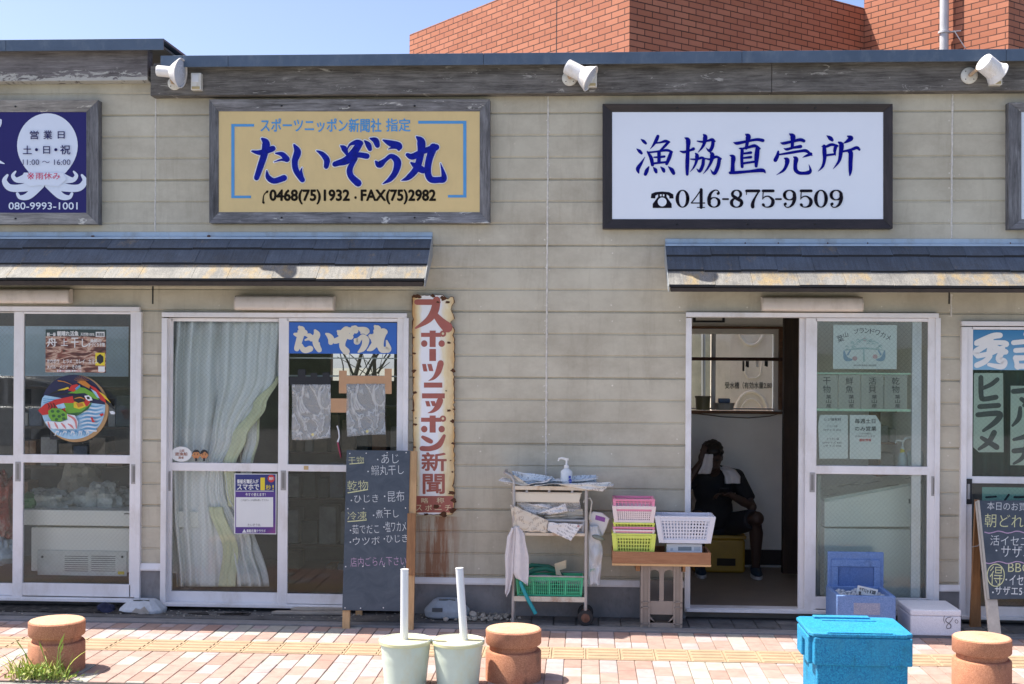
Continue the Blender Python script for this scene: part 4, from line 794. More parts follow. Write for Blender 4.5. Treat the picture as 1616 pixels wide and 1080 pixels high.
# round fish board
def plaque():
    y = -.016; c = at(119, 645, y); t = thing('round_plaque', (c.x, y, c.z), 'round painted board with a red fish and turtle over blue waves on the left door', 'decoration')
    b = MB(); rx = at(171, 645, y).x - c.x; b.lathe([(rx - .002, 0), (rx, .002), (rx, .007), (rx - .002, .009)], (c.x, y + .012, c.z), 56, 0, (0, -1, 0)); b.build('board', mat('plaque_edge_wood', (.42, .26, .12), .6), t)
    pl = y + .0015; L = [0]
    def lay(): L[0] += .00025; return pl - L[0]
    Z = lambda L_: [(60 + x / 5.686, 515 + q_ / 5.686) for x, q_ in L_]
    C = dict(navy=(.012, .014, .06), white=(.72, .76, .80), blue=(.10, .30, .52), pale=(.34, .55, .72), red=(.55, .025, .02), green=(.14, .36, .03), dgreen=(.03, .12, .03), yellow=(.70, .50, .02), orange=(.55, .20, .02), pink=(.62, .22, .22), black=(.012, .012, .012))
    M = {k: mat('plaque_' + k, v, .45, .12, 30) for k, v in C.items()}; parts = {}
    def P(col, poly=None, st=None):
        bb_ = parts.setdefault(col, MB())
        if poly: bb_.poly(Z(poly), lay())
        if st: bb_.stroke([(60 + x / 5.686, 515 + q_ / 5.686, w_ / 5.686) for x, q_, w_ in st], lay())
    ci = lambda a: (315 + 288 * math.cos(R(a)), 725 + 290 * math.sin(R(a)))
    P('navy', [ci(a) for a in range(0, 360, 6)]); P('pale', [ci(a) for a in range(-4, 201, 5)] + [(60, 620), (180, 640), (330, 670), (480, 690)])
    for i in range(20):
        yy_ = 650 + i * 17; x0 = 60 + 0.0 if yy_ < 700 else 340
        if yy_ < 700: P('blue', st=[(45, yy_, 4), (110, yy_ + 8, 9), (190, yy_ + 12, 3)])
        if yy_ > 690 and yy_ < 930: P('blue' if i % 2 else 'white', st=[(360 + (i % 3) * 14, yy_ + 30, 3), (440, yy_ + 12, 11), (520, yy_ + 20, 9), (585 - max(0, yy_ - 780) * .5, yy_ + 6, 3)])
    for i in range(9): P('blue' if i % 2 else 'white', st=[(150 + i * 36, 985 - 8 * (i % 3), 4), (168 + i * 34, 945 - 6 * (i % 2), 12), (200 + i * 32, 960, 8), (190 + i * 32, 985, 3)])
    P('red', [(0, 755), (60, 700), (150, 660), (320, 625), (420, 640), (470, 680), (430, 740), (330, 780), (220, 780), (100, 790), (40, 800)]); P('green', [(230, 690), (330, 690), (440, 720), (485, 680), (460, 730), (390, 780), (300, 800), (250, 770)]); P('dgreen', [(260, 785), (390, 770), (480, 690), (450, 745), (360, 800), (300, 808)])
    P('yellow', [(320, 680), (410, 680), (430, 720), (370, 745), (320, 730)]); P('orange', [(340, 690), (400, 690), (412, 715), (360, 730)]); P('pale', [(160, 710), (230, 690), (250, 730), (190, 750)]); P('black', [(310, 625), (365, 620), (420, 640), (420, 675), (360, 690), (320, 668)]); P('orange', st=[(330, 650, 6), (380, 640, 10), (415, 655, 5)])
    P('white', [(415, 625), (455, 620), (480, 640), (490, 665), (455, 672), (430, 655)]); P('black', [(435, 632), (462, 634), (465, 655), (442, 656)])
    for x in (85, 110, 135): P('black', st=[(x, 690, 5), (x + 15, 720, 8), (x + 5, 740, 3)])
    P('green', [(240, 610), (300, 590), (370, 545), (420, 555), (500, 600), (550, 660), (500, 650), (420, 600), (340, 605)]); P('red', [(270, 575), (300, 530), (350, 520), (380, 540), (320, 590)]); P('red', [(450, 520), (520, 555), (600, 640), (610, 690), (560, 660), (520, 600)]); P('blue', [(330, 560), (375, 525), (380, 545), (345, 575)]); P('pale', [(470, 560), (520, 590), (555, 650), (530, 640)]); P('orange', [(350, 500), (420, 490), (470, 530), (460, 560), (400, 530)])
    P('yellow', [(175, 575), (270, 545), (280, 560), (200, 585)]); P('yellow', [(545, 585), (600, 620), (655, 690), (600, 650)]); P('black', st=[(90, 620, 3), (160, 590, 16), (230, 575, 4)]); P('black', st=[(120, 628, 3), (220, 610, 12), (330, 605, 3)]); P('orange', st=[(180, 490, 9), (240, 500, 7), (300, 525, 4)])
    for i in range(9): a = R(-160 + i * 18); P('orange', st=[(390, 500, 3), (390 + 70 * math.cos(a), 500 + 60 * math.sin(a), 2)])
    P('green', [(90, 760), (130, 735), (200, 740), (260, 780), (265, 830), (200, 858), (120, 850), (95, 810)])
    for k, (x, q_) in enumerate(((130, 765), (180, 765), (225, 795), (140, 805), (190, 810), (230, 830), (165, 838))): P('dgreen', [(x + 17 * math.cos(a), q_ + 14 * math.sin(a)) for a in [math.pi / 3 * i for i in range(6)]])
    P('white', [(260, 790), (330, 800), (360, 860), (350, 920), (250, 925), (130, 920), (60, 860), (85, 850), (200, 862), (265, 840)])
    for i in range(4): P('pink', st=[(90 + i * 60, 860 + 6 * i, 10), (100 + i * 66, 895, 18), (110 + i * 70, 920, 6)])
    P('pink', st=[(270, 800, 12), (330, 840, 20), (345, 915, 8)]); P('red', [(470, 815), (490, 820), (500, 845), (515, 860), (485, 862)]); P('red', [(550, 790), (585, 780), (590, 800), (565, 810)])
    for k, bb_ in parts.items(): bb_.build('painted_' + {'dgreen': 'dark_green', 'pale': 'pale_blue'}.get(k, k), M[k], t)
    # the feather that reaches past the rim and the backing easel
    b = MB(); b.slab([on(60 + x / 5.686, 515 + q_ / 5.686, y - .002) for x, q_ in ((600, 640), (655, 690), (692, 755), (660, 735), (612, 690))], (0, .004, 0)); b.build('tail_feather', M['black'], t); b = MB(); b.slab([on(60 + x / 5.686, 515 + q_ / 5.686, y - .002) for x, q_ in ((640, 765), (670, 760), (692, 775), (685, 792), (655, 790))], (0, .004, 0)); b.build('feather_tip', M['white'], t)
    b = MB(); b.pxbox(79, 690, 146, 694.5, -.004, .002); b.pxbox(79, 672, 83, 690, -.004, .002); b.pxbox(142, 672, 146, 690, -.004, .002); b.build('backing_frame', blk, t)
plaque()
# middle door: shop banner, tapes, plastic pockets, purple poster, stickers
ban = mat('blue_banner', (.03, .13, .48), .6, .06, 5); crm = mat('cream_lettering', (.70, .66, .54), .6, .04)
t, q = card('shop_banner', 'blue banner with fat cream lettering at the top of the middle door', 'banner', 454, 509, 626, 559, -.006, ban, 'blue name banners')
b = MB()
for st in remap(TAI, (398, 216, 705, 291), (465, 515, 615, 556), .80): b.stroke(st, q, 1.0)
b.build('lettering', crm, t)
def strips(name, label, m, rects, y):
    x0 = min(r_[0] for r_ in rects); b = MB(); p = at(x0, rects[0][3], y); t = thing(name, (p.x, y, p.z), label, 'tape')
    for k, r_ in enumerate(rects): b.pxbox(*r_, y - .0003 * k, .0008)
    b.sep('strip', m, t)
strips('adhesive_tape', 'black tape strips holding the left plastic pocket on the middle door', mat('black_tape', (.012, .014, .018), .6), [(451, 595, 522, 609), (470, 583, 482, 598), (490, 589, 500.5, 609.5), (509, 588, 520, 611)], -.0075)
kraft = mat('brown_tape', (.50, .29, .155), .55, .06, 20)
strips('adhesive_tape', 'brown tape strips holding the right plastic pocket on the middle door', kraft, [(535, 593, 618, 607), (535, 585, 547, 621), (607, 582, 618, 622)], -.0075)
strips('adhesive_tape', 'short brown tape square between the two plastic pockets', kraft, [(520, 629, 550, 651.5)], -.0075)
def pocket(label, a, b_, c, d, sd):
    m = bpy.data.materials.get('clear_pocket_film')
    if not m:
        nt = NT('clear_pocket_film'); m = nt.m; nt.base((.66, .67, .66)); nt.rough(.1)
        n = nt.noise(nt.mapv((1.6, 1, 1.0), (0, .6, 0)), 4.0, 2, .5, 2.6); nt.bump(n, .6, .05); nt.val(nt.b.inputs['Alpha'], nt.ramp(n, [(.30, .32), (.47, .30), (.52, .72), (.57, .34), (.75, .48)]))  # opaque streaks paint highlights on the creased film
    p = at((a + c) / 2, d, -.01); t = thing('plastic_pocket', (p.x, -.01, p.z), label, 'plastic bag', 'plastic pockets taped on the middle door'); b = MB()
    def fn(u, v):
        w_ = on(a + (c - a) * u + 1.5 * math.sin(v * 5 + sd) * (v - .3), b_ + (d - b_) * v + (2 * math.sin(u * 3 + sd) if v > .9 else 0), -.0085); return w_ + Vector((0, -.004 * math.sin(u * math.pi) * (.4 + abs(math.sin(5 * v + 3 * u + sd))), 0))
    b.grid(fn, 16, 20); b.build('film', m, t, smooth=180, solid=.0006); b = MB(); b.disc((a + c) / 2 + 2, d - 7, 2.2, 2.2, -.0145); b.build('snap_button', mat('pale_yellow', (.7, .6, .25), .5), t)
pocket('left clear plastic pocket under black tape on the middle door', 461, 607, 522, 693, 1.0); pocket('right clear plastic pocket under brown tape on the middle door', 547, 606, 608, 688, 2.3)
b = MB(); p = at(533, 720, -.012); t = thing('hanging_pen', (p.x, -.012, p.z), 'white and red pen hanging on a string inside the middle door pane', 'pen'); pts = [on(x, y_, -.012) for x, y_ in ((532, 672), (534.5, 680), (535.5, 690), (533, 698))]; b.tube(pts, [.006, .005, .005, .008], 8); b.build('cap', white_p, t); b = MB(); b.tube([on(x, y_, -.012) for x, y_ in ((533, 698), (535, 708), (537, 718), (538, 723))], [.006, .006, .005, .002], 8); b.build('barrel', mat('pen_red', (.35, .04, .08), .4), t); b = MB(); b.tube([on(534, 652, -.012), on(535, 675, -.012)], .0015, 6); b.build('string', blk, t)
t, q = card('vent_cap', 'small brass colored sticker on the middle rail of the right door leaf', 'sticker', 479.5, 735.5, 486.5, 741.5, -.018, mat('brass_sticker', (.55, .38, .18), .4), None, .003)
def purple():
    nt = NT('indigo_poster_print'); x, y, z = nt.xyz(); f = nt.math('ADD', nt.math('MULTIPLY', x, 2.4), nt.math('MULTIPLY', z, -2.6)); c = nt.ramp(f, [(-.0, (.085, .035, .24)), (.12, (.10, .03, .22)), (.42, (.36, .08, .26))]); c2 = nt.mix(nt.math('GREATER_THAN', z, .30), c, (.02, .028, .17)); nt.base(c2); nt.rough(.4)
    t, q = card('poster', 'indigo and purple poster with a white panel on the curtained door', 'poster', 370, 747.5, 436, 843.5, .029, ply, 'notices on the door glass'); b = MB(); b.rect(371.3, 749, 434.8, 842, q); b.build('printed_field', nt.m, t); q -= .0008
    b = MB(); b.rect(372.5, 785, 431, 832, q); b.rect(372, 774.8, 432, 775.8, q); b.build('white_panel', ply, t)
    txt(t, 'white_lettering', ply, q - .0002, [('乗船名簿記入が', 374, 756.5, 408, 763.5, .03), ('スマホで', 374, 764, 409, 773.5, .035), ('今すぐ使えます！', 387, 778, 419, 783.5, .02), ('乗船名簿クラウド', 389, 835.5, 419, 841, .03)]); b = MB(); b.poly([(382, 841), (385.5, 835), (389, 841)], q); b.build('triangle_mark', ply, t)
    txt(t, 'yellow_lettering', yel, q - .0002, [('1', 411, 754, 418, 774, .03), ('秒', 419.5, 765.5, 427.5, 773.5, .01), ('!', 430, 765.5, 432, 773.5, .02)]); b = MB(); b.disc(428, 755.5, 5.5, 6, q); b.build('red_badge', redp, t); txt(t, 'badge_lettering', ply, q - .0008, [('無料', 424.5, 753, 431.5, 758, .02)])
    txt(t, 'black_lettering', blk, q - .0008, [('このQRコードを読み取って下さい', 380, 788, 424, 791.5, .0), ('たいぞう丸', 391, 826.5, 411, 831, .0)])
purple()
b = MB(); p = at(286, 717, .03); t = thing('sticker', (p.x, .03, p.z), 'oval white sticker at the lower left corner of the curtained pane', 'sticker'); q = .029; b.slab([on(286 + 16.5 * math.cos(a), 717 + 12 * math.sin(a), q) for a in [2 * math.pi * k / 32 for k in range(32)]], (0, .001, 0)); b.build('sheet', ply, t)
txt(t, 'lettering', mat('sticker_brown', (.32, .12, .08), .5), q - .001, [('公認', 283, 709.5, 291, 713.5, .02), ('遊漁船', 276, 714, 296, 719.5, .03), ('業者', 281.5, 720.5, 290, 724.5, .02)])
for k, cx_ in enumerate((309.5, 322)):
    p = at(cx_, 726, .03); t = thing('sticker', (p.x, .03, p.z), ('small face sticker with short black hair beside the oval sticker', 'small face sticker with a side fringe, farther from the oval sticker')[k], 'sticker'); b = MB(); b.disc(cx_, 718.5, 5.6, 6.2, .029); b.disc(cx_ - 5.6, 719, 1.4, 1.6, .0292); b.disc(cx_ + 5.6, 719, 1.4, 1.6, .0292); b.build('face', mat('sticker_skin', (.55, .24, .09), .5), t); b = MB(); b.poly([(cx_ + 6.2 * math.cos(R(a)), 716.5 + 6.6 * math.sin(R(a))) for a in range(175, 366, 10)] + ([(cx_ + 4, 714), (cx_ - 4, 714)] if k == 0 else [(cx_ + 5, 716), (cx_ + 1, 713), (cx_ - 3, 716)]), .0285); b.rect(cx_ - 1.6, 723, cx_ + 1.6, 728, .0285)
    for s_ in (-1, 1): b.disc(cx_ + s_ * 2.2, 717.8, .7, .9, .0285); b.rect(cx_ + s_ * 2.2 - 1.2, 715.6, cx_ + s_ * 2.2 + 1.2, 716.2, .0284)
    b.build('hair', blk, t); b = MB(); b.rect(cx_ - 1.6, 721.2, cx_ + 1.6, 722, .0284); b.build('mouth', redp, t)
# right door: poster, hanging slips, two notices (behind the green glass)
gp = mat('pale_poster', (.70, .74, .70), .6, .03); yg = .022
t, q = card('poster', 'pale seaweed poster with a round blue emblem high in the right door pane', 'poster', 1315, 513, 1415, 583, yg, gp, 'notices on the door glass')
b = MB(); n = '葉山・ブランドワカメ'
for i, ch in enumerate(n):
    a = (i - 4.5) / 4.5; x = 1364 + a * 38; yy_ = 518 + 11 * a * a; sz = 3.8 if i else 5
    if ch != '・': b.text(ch, x - sz, yy_, x + sz, yy_ + 8 + (3 if i < 1 else 0), q, .0, 0, .3 * a)
b.text('HAYAMA BRAND WAKAME', 1347, 575.5, 1383, 578, q, -.004); b.build('lettering', blk, t)
b = MB(); teal = mat('emblem_teal', (.42, .55, .52), .6, .2, 40); bl = mat('emblem_blue', (.30, .42, .52), .6)
for i in range(26):
    r_ = random.Random(i); a = R(190 + i * 6.2); x, yy_ = 1364 + 30 * math.cos(a) * r_.uniform(.55, 1), 556 + 22 * math.sin(a) * r_.uniform(.6, 1); b.stroke([(x - 3, yy_, .8), (x, yy_ - 1.5, 1.6), (x + 3, yy_ + 1, .6)], q)
b.stroke([(1334, 553, 1), (1364, 550, 3), (1394, 553, 1)], q); b.stroke([(1363, 552, 2), (1363.5, 570, 3)], q); b.build('emblem_leaves', teal, t); b = MB()
for s_ in (-1, 1): b.stroke([(1364 + s_ * 32, 554, 2), (1364 + s_ * 29, 566, 7), (1364 + s_ * 20, 568, 3)], q); b.stroke([(1364 + s_ * 22, 553, 2), (1364 + s_ * 26, 560, 3)], q)
b.build('emblem_waves', bl, t); b = MB(); b.disc(1364.5, 536, 2.8, 2.8, q); b.disc(1349, 566, 4, 3.5, q); b.disc(1381, 563, 4, 3.5, q); b.build('emblem_flowers', mat('emblem_pink', (.60, .40, .40), .6), t)
p = at(1360, 590, yg); t = thing('hanging_banner', (p.x, yg, p.z), 'four translucent paper slips with brushed product names across the right door pane', 'banner'); nt = NT('translucent_slip'); nt.base((.64, .66, .58)); nt.rough(.8); nt.b.inputs['Alpha'].default_value = .42
sx = [1287, 1322.5, 1358.5, 1395, 1432]
for k in range(4): b = MB(); b.pxbox(sx[k] + .7, 592, sx[k + 1] - .7, 646, yg, .001); b.build('slip', nt.m, t)
b = MB(); b.pxbox(1286, 588, 1437, 591.5, yg - .003, .006); b.pxbox(1286, 645, 1437, 650, yg - .003, .006); b.build('bar', mat('pale_green_bar', (.48, .68, .50), .5), t); b = MB()
for k, (s1, s2) in enumerate((('干物', '葉山産'), ('鮮魚', '葉山産'), ('活貝', '葉山産'), ('乾物', '葉山産'))): c_ = (sx[k] + sx[k + 1]) / 2; b.column(s1, c_ - 6, 595, c_ + 6, 621, yg - .0012, .0); b.column(s2, c_ - 1, 623, c_ + 7, 644, yg - .0012, .01)
b.build('lettering', blk, t)
t, q = card('notice', 'white bag price notice, the left of two sheets low in the right door pane', 'notice', 1291, 655, 1338, 724, yg - .004, gp, 'notices on the door glass', pts=[(1294, 655), (1338, 655), (1338, 724), (1293, 724), (1291, 671)])
txt(t, 'lettering', blk, q, [('レジ袋有料', 1301.5, 660, 1327.5, 664.5, .01), ('ビニール袋', 1306, 671, 1321.5, 674.5, -.003), ('Mサイズ ¥10', 1300, 677, 1327, 680.5, -.003), ('とうだい袋', 1305, 691, 1324, 695, -.003), ('S/Mサイズ ¥30', 1298, 697, 1328, 700.5, -.003), ('Lサイズ ¥50', 1300, 702, 1327.5, 705.5, -.003)])
t, q = card('notice', 'white weekend opening notice, the right of two sheets low in the right door pane', 'notice', 1341, 655, 1390, 725, yg - .004, gp, 'notices on the door glass', pts=[(1341, 655), (1382, 655.5), (1390, 668), (1390, 725), (1341, 724.5)])
txt(t, 'lettering', blk, q, [('毎週土日', 1349, 661, 1381.5, 668.5, .015), ('のみ営業', 1349, 673, 1383, 680.5, .015), ('シケの場合', 1356, 683, 1375, 686, -.003), ('お休みいたします', 1350, 687, 1381, 690.5, -.003)]); txt(t, 'red_lettering', redp, q, [('最新情報', 1356, 692.5, 1375, 697, .02)]); txt(t, 'green_line', teal, q, [('www.hayama-chokubai', 1346, 698.5, 1385, 700.5, -.005)])
# far right door
bl2 = NT('blue_gradient_banner'); x, y, z = bl2.xyz(); bl2.base(bl2.ramp(bl2.math('MULTIPLY', z, 3.5), [(.1, (.20, .42, .60)), (.9, (.03, .19, .40))])); bl2.rough(.6)
t, q = card('shop_banner', 'blue banner with fat white characters on the door at the right edge', 'banner', 1533, 521, 1708, 585, -.006, bl2.m, 'blue name banners')
b = MB(); S = lambda L: [(1516 + x / 9, 500 + q_ / 9, w_ / 9) for x, q_, w_ in L]
for st in ([(560, 265, 80), (450, 280, 90), (230, 370, 80)], [(220, 385, 60), (400, 370, 70), (600, 370, 70), (645, 390, 90)], [(430, 280, 80), (420, 420, 80), (400, 540, 80)], [(380, 400, 70), (220, 495, 90), (240, 560, 60)], [(440, 400, 70), (560, 480, 100), (640, 500, 80)], [(240, 560, 70), (420, 520, 70), (600, 440, 70)], [(420, 560, 70), (340, 640, 80), (230, 690, 80)], [(600, 480, 80), (540, 600, 90), (620, 640, 90), (580, 710, 80), (400, 680, 50)], [(750, 370, 70), (960, 350, 70), (1200, 340, 70)], [(930, 250, 80), (1000, 330, 80), (1010, 480, 80)], [(780, 480, 70), (960, 470, 70), (1180, 460, 70)], [(780, 580, 70), (810, 720, 70)], [(780, 590, 80), (1000, 580, 70), (1160, 580, 80), (1130, 720, 70)], [(800, 705, 80), (1000, 700, 70), (1150, 700, 70)]): b.stroke(S(st), q)
b.build('lettering', ply, t)
slip = mat('pale_green_slip', (.50, .60, .50), .6, .04); slip_in = mat('grey_brush_ink', (.055, .07, .07), .7, .3, 30)
t, q = card('paper_slip', 'pale paper slip with three grey katakana on the door at the right edge', 'paper slip', 1536, 589, 1585, 714, yg - .006, slip, 'fish name slips', pts=[(1538, 589), (1583, 589), (1584, 714), (1545, 714), (1536, 706), (1537, 593)])
b = MB()
for st in ([(1548, 596, 8), (1548.5, 625, 8), (1553, 630, 8), (1572, 627, 8)], [(1574, 599, 7), (1564, 607, 7), (1551, 613, 6)], [(1546, 642, 8), (1576, 640, 8)], [(1543, 655, 8), (1577, 653, 9), (1572, 665, 9), (1552, 680, 5)], [(1569, 683, 9), (1560, 698, 8), (1545, 709, 5)], [(1549, 691, 6), (1562, 699, 8), (1573, 706, 9)]): b.stroke(st, q)
b.build('lettering', slip_in, t)
t, q = card('paper_slip', 'pale paper slip with black katakana cut by the right edge of the photo', 'paper slip', 1595, 609, 1648, 735, yg - .006, slip, 'fish name slips')
b = MB(); b.stroke([(1599, 618, 8), (1640, 616, 9), (1632, 628, 8), (1616, 640, 6)], q); b.stroke([(1612, 630, 7), (1625, 640, 8)], q); b.stroke([(1610, 644, 6), (1608, 660, 8), (1598, 672, 4)], q); b.stroke([(1626, 642, 8), (1626, 668, 8), (1640, 660, 5)], q); b.stroke([(1636, 676, 8), (1620, 688, 8), (1600, 694, 5)], q); b.stroke([(1620, 686, 8), (1620, 704, 8)], q); b.stroke([(1600, 712, 8), (1642, 710, 9), (1636, 730, 7)], q); b.stroke([(1620, 704, 8), (1614, 722, 7), (1600, 732, 4)], q); b.build('lettering', slip_in, t)
t, q = card('notice', 'mint green sheet behind the lower pane of the door at the right edge', 'notice', 1550, 769, 1690, 806, .03, mat('mint_sheet', (.36, .62, .48), .6, .03), 'notices on the door glass')
b = MB(); b.stroke([(1556, 785, 3), (1572, 784, 3)], q); b.stroke([(1592, 781, 3.5), (1582, 795, 3)], q); b.stroke([(1601, 785, 3.5), (1640, 784, 3.5)], q); b.build('lettering', blk, t)
def curtain(name, label, mats, fn, nu, nv, extra=None, loc=None):
    t = thing(name, loc, label, 'curtain'); b = MB(); b.grid(fn, nu, nv); b.build('cloth', mats, t, smooth=180, solid=.002); return t
dg = mat('dark_green_cloth', (.018, .06, .045), .85, .3, 6)
curtain('curtain', 'dark green curtain behind the door at the right edge', dg, lambda u, v: Vector((at(1534, 600, .12).x + u * 1.1, .14 + .022 * math.sin(u * 60 + .6 * math.sin(v * 4)), at(1534, 515, .12).z + v * (at(1534, 760, .12).z - at(1534, 515, .12).z))), 160, 8, loc=tuple(at(1600, 760, .14)))
# pale curtain of the middle door, gathered to the left
cm = mat('pale_blue_curtain', (.86, .87, .87), .85, .04, 3, dirt=(.76, .76, .72), dirtamt=.4); cy = mat('yellow_green_lining', (.78, .79, .55), .85, .12, 5)
def piece(keys, v): # interpolate x range over rows
    for (r0, a0, b0), (r1, a1, b1) in zip(keys, keys[1:]):
        if r0 <= v <= r1: f = (v - r0) / (r1 - r0); f = f * f * (3 - 2 * f); return a0 + (a1 - a0) * f, b0 + (b1 - b0) * f
    return keys[-1][1:]
def drape(keys, y0, amp, k, seed, nu=70, nv=60, top=506, bot=926):
    def fn(u, v):
        row = top + (bot - top) * v; a, c = piece(keys, row); ph = 1.6 * math.sin(u * 5 + seed) + .8 * math.sin(v * 2.2 + u * 2 + seed) + .5 * math.sin(v * 5 + seed * 3)
        s = math.sin(2 * math.pi * k * u + ph); s = math.copysign(abs(s) ** .7, s); y = y0 + amp * s * (.6 + .4 * math.sin(3 * u + seed + 2 * v)) + .012 * mnoise.noise(Vector((u * 11, v * 3.2, seed))) + .006 * mnoise.noise(Vector((u * 26, v * 9, seed))); return on(a + (c - a) * u, row, y)
    b = MB(); b.grid(fn, nu, nv); return b
p = at(350, 926, .12); t = thing('curtain', (p.x, .12, p.z), 'pale blue curtain gathered to the left behind the middle door', 'curtain')
drape([(506, 273, 372), (600, 268, 366), (740, 267, 345), (800, 269, 338), (928, 279, 340)], .155, .085, 4.3, .4).build('hanging_panel', cm, t, smooth=180, solid=.002)
drape([(506, 350, 448), (590, 348, 441), (690, 335, 382), (735, 326, 357), (770, 318, 362), (860, 318, 402), (926, 316, 420)], .12, .062, 5.2, 2.2).build('gathered_panel', cm, t, smooth=180, solid=.002)
drape([(594, 436, 442), (640, 399, 420), (690, 366, 390), (735, 352, 372), (770, 356, 372), (800, 360, 376)], .088, .007, 1.3, .7, 16, 30, 594, 800).build('lining', cy, t, smooth=180, solid=.002)
drape([(640, 398, 409), (690, 388, 408), (735, 380, 398), (800, 372, 392), (926, 398, 425)], .15, .012, 1.6, .2, 16, 40, 640, 926).build('folded_hem', cm, t, smooth=180, solid=.002)
drape([(640, 407, 410), (690, 405, 409), (735, 395, 399)], .147, .003, 1, .2, 6, 20, 640, 735).build('hem_edge', cy, t, smooth=180, solid=.002)
drape([(800, 330, 352), (870, 352, 376), (926, 345, 372)], .085, .01, 1.2, 1.4, 16, 30, 800, 926).build('lower_lining', cy, t, smooth=180, solid=.002)
# inside the shops
fz = mat('freezer_white', (.80, .81, .77), .35, .03, 3)
def freezer():
    y = .2; p = at(120, 906, y); t = thing('chest_freezer', (p.x, y, p.z), 'white freezer cabinet with a louvred vent panel behind the left door', 'freezer')
    b = MB(); b.pxbox(49, 832, 320, 906, y, .55); b.build('body', fz, t, bevel=.008); b = MB(); b.pxbox(30, 804, 330, 833, y - .05, .62); b.build('counter', fz, t, bevel=.006)
    b = MB(); b.pxbox(59, 868, 200, 910, y - .012, .012); b.build('vent_panel', mat('vent_panel_white', (.62, .64, .62), .4), t, bevel=.003); b = MB()
    for x0, x1 in ((102, 139), (144, 182)):
        for k in range(8): r = 877.5 + k * 3.3; b.pxbox(x0, r, x1, r + 1.5, y - .0135, .002)
    for px in (67, 193): c = at(px, 879, y - .013); b.lathe([(.009, 0), (.009, .003)], c, 12, 0, (0, -1, 0))
    b.pxbox(196, 810, 204, 812, y - .052, .003); b.build('vent_slot', mat('vent_dark', (.08, .085, .08), .5), t)
    b = MB(); b.pxbox(186, 902, 196, 907, y - .0135, .002); b.build('yellow_label', yel, t)
freezer()
def wrap(seed, label, cx_, cy_, rx, ry, y, m, name='plastic_bundle', cat='bundle', group='clutter on the freezer counter'):
    r = random.Random(seed); c = at(cx_, cy_, y); sx_ = at(cx_ + rx, cy_, y).x - c.x; sz = c.z - at(cx_, cy_ + ry, y).z; t = thing(name, (c.x, y, c.z - sz), label, cat, group); b = MB()
    b.ell(c, (sx_, .13, sz), 28, 18)
    for v in b.v: d = v - c; k = 1 + .45 * mnoise.noise(d * 9 + Vector((seed, 0, 0))) + .5 * abs(mnoise.noise(d * 17 + Vector((0, seed, 0)))) - .15; v.xyz = c + d * k; v.z = max(v.z, c.z - sz)
    b.build('wrapping', m, t, smooth=22); return t
film = mat('crumpled_film', (.42, .44, .41), .3, .5, 9, .8, 30, dirt=(.16, .22, .22), dirtamt=.7, dscale=12)
wrap(3, 'pale crumpled plastic heap on the left part of the freezer counter', 80, 788, 44, 17, .38, film); wrap(5, 'brighter crumpled plastic heap on the right part of the freezer counter', 165, 784, 46, 20, .42, film); wrap(8, 'beige sack behind the plastic heaps in the left shop', 125, 764, 34, 34, .8, mat('beige_sack', (.40, .34, .25), .85, .2, 8)); wrap(9, 'green bag at the left end of the freezer counter', 50, 792, 14, 14, .33, mat('green_bag', (.05, .2, .07), .5, .2, 10))
wrap(12, 'dark red printed bag behind the far left leaf', 2, 800, 26, 60, .3, mat('dark_red_print', (.28, .035, .025), .5, .4, 14, dirt=(.6, .55, .5), dirtamt=.7, dscale=12), 'printed_bag', 'bag', None); wrap(13, 'pale blue sack low behind the far left leaf', 3, 868, 26, 24, .3, mat('pale_blue_sack', (.45, .55, .65), .6, .15, 10), 'printed_bag', 'bag', None)
def shelf_unit(label, x0, r0, x1, r1, y, rows, m, sd, items=True):
    p = at((x0 + x1) / 2, r1, y); t = thing('shelf_unit', (p.x, y, p.z), label, 'shelf', 'shelving inside the shops'); r = random.Random(sd); A, B = at(x0, r0, y), at(x1, r1, y); b = MB()
    for xx in (A.x, B.x - .025): b.box(xx, xx + .025, y, y + .3, B.z, A.z)
    for k in range(rows + 1): z = B.z + (A.z - B.z) * k / rows; b.box(A.x, B.x, y + .002, y + .298, z - .02, z)
    b.build('carcass', m, t)
    cols = [(.26, .20, .13), (.34, .33, .30), (.12, .15, .20), (.30, .16, .08), (.08, .10, .09), (.42, .40, .36)]
    if items:
        for k in range(rows):
            z = B.z + (A.z - B.z) * k / rows; hmax = (A.z - B.z) / rows - .05; x = A.x + .03
            while x < B.x - .1:
                w_ = r.uniform(.05, .14); h = hmax * r.uniform(.35, .95); i = r.randrange(6); bx = MB(); bx.box(x, x + w_, y + .03, y + .25, z, z + h); bx.build('stored_box', mat('stored_box_%d' % i if 0 else ('tan', 'grey', 'navy', 'brown', 'green', 'pale')[i] + '_carton', cols[i], .7, .25, 10), t, bevel=.004); x += w_ + r.uniform(.005, .04)
shelf_unit('dark shelf full of cartons at the back of the middle shop', 440, 640, 680, 935, 1.5, 4, mat('dark_wood_shelf', (.09, .065, .045), .7, .3, 8), 2)
shelf_unit('brown shelf of cartons on the right behind the green glass', 1385, 596, 1500, 750, 1.3, 3, mat('rust_brown_shelf', (.20, .085, .035), .7, .3, 8), 5)
shelf_unit('dim shelf of cartons at the back of the left shop', 20, 610, 215, 800, 1.6, 3, MT['dark_wood_shelf'], 11)
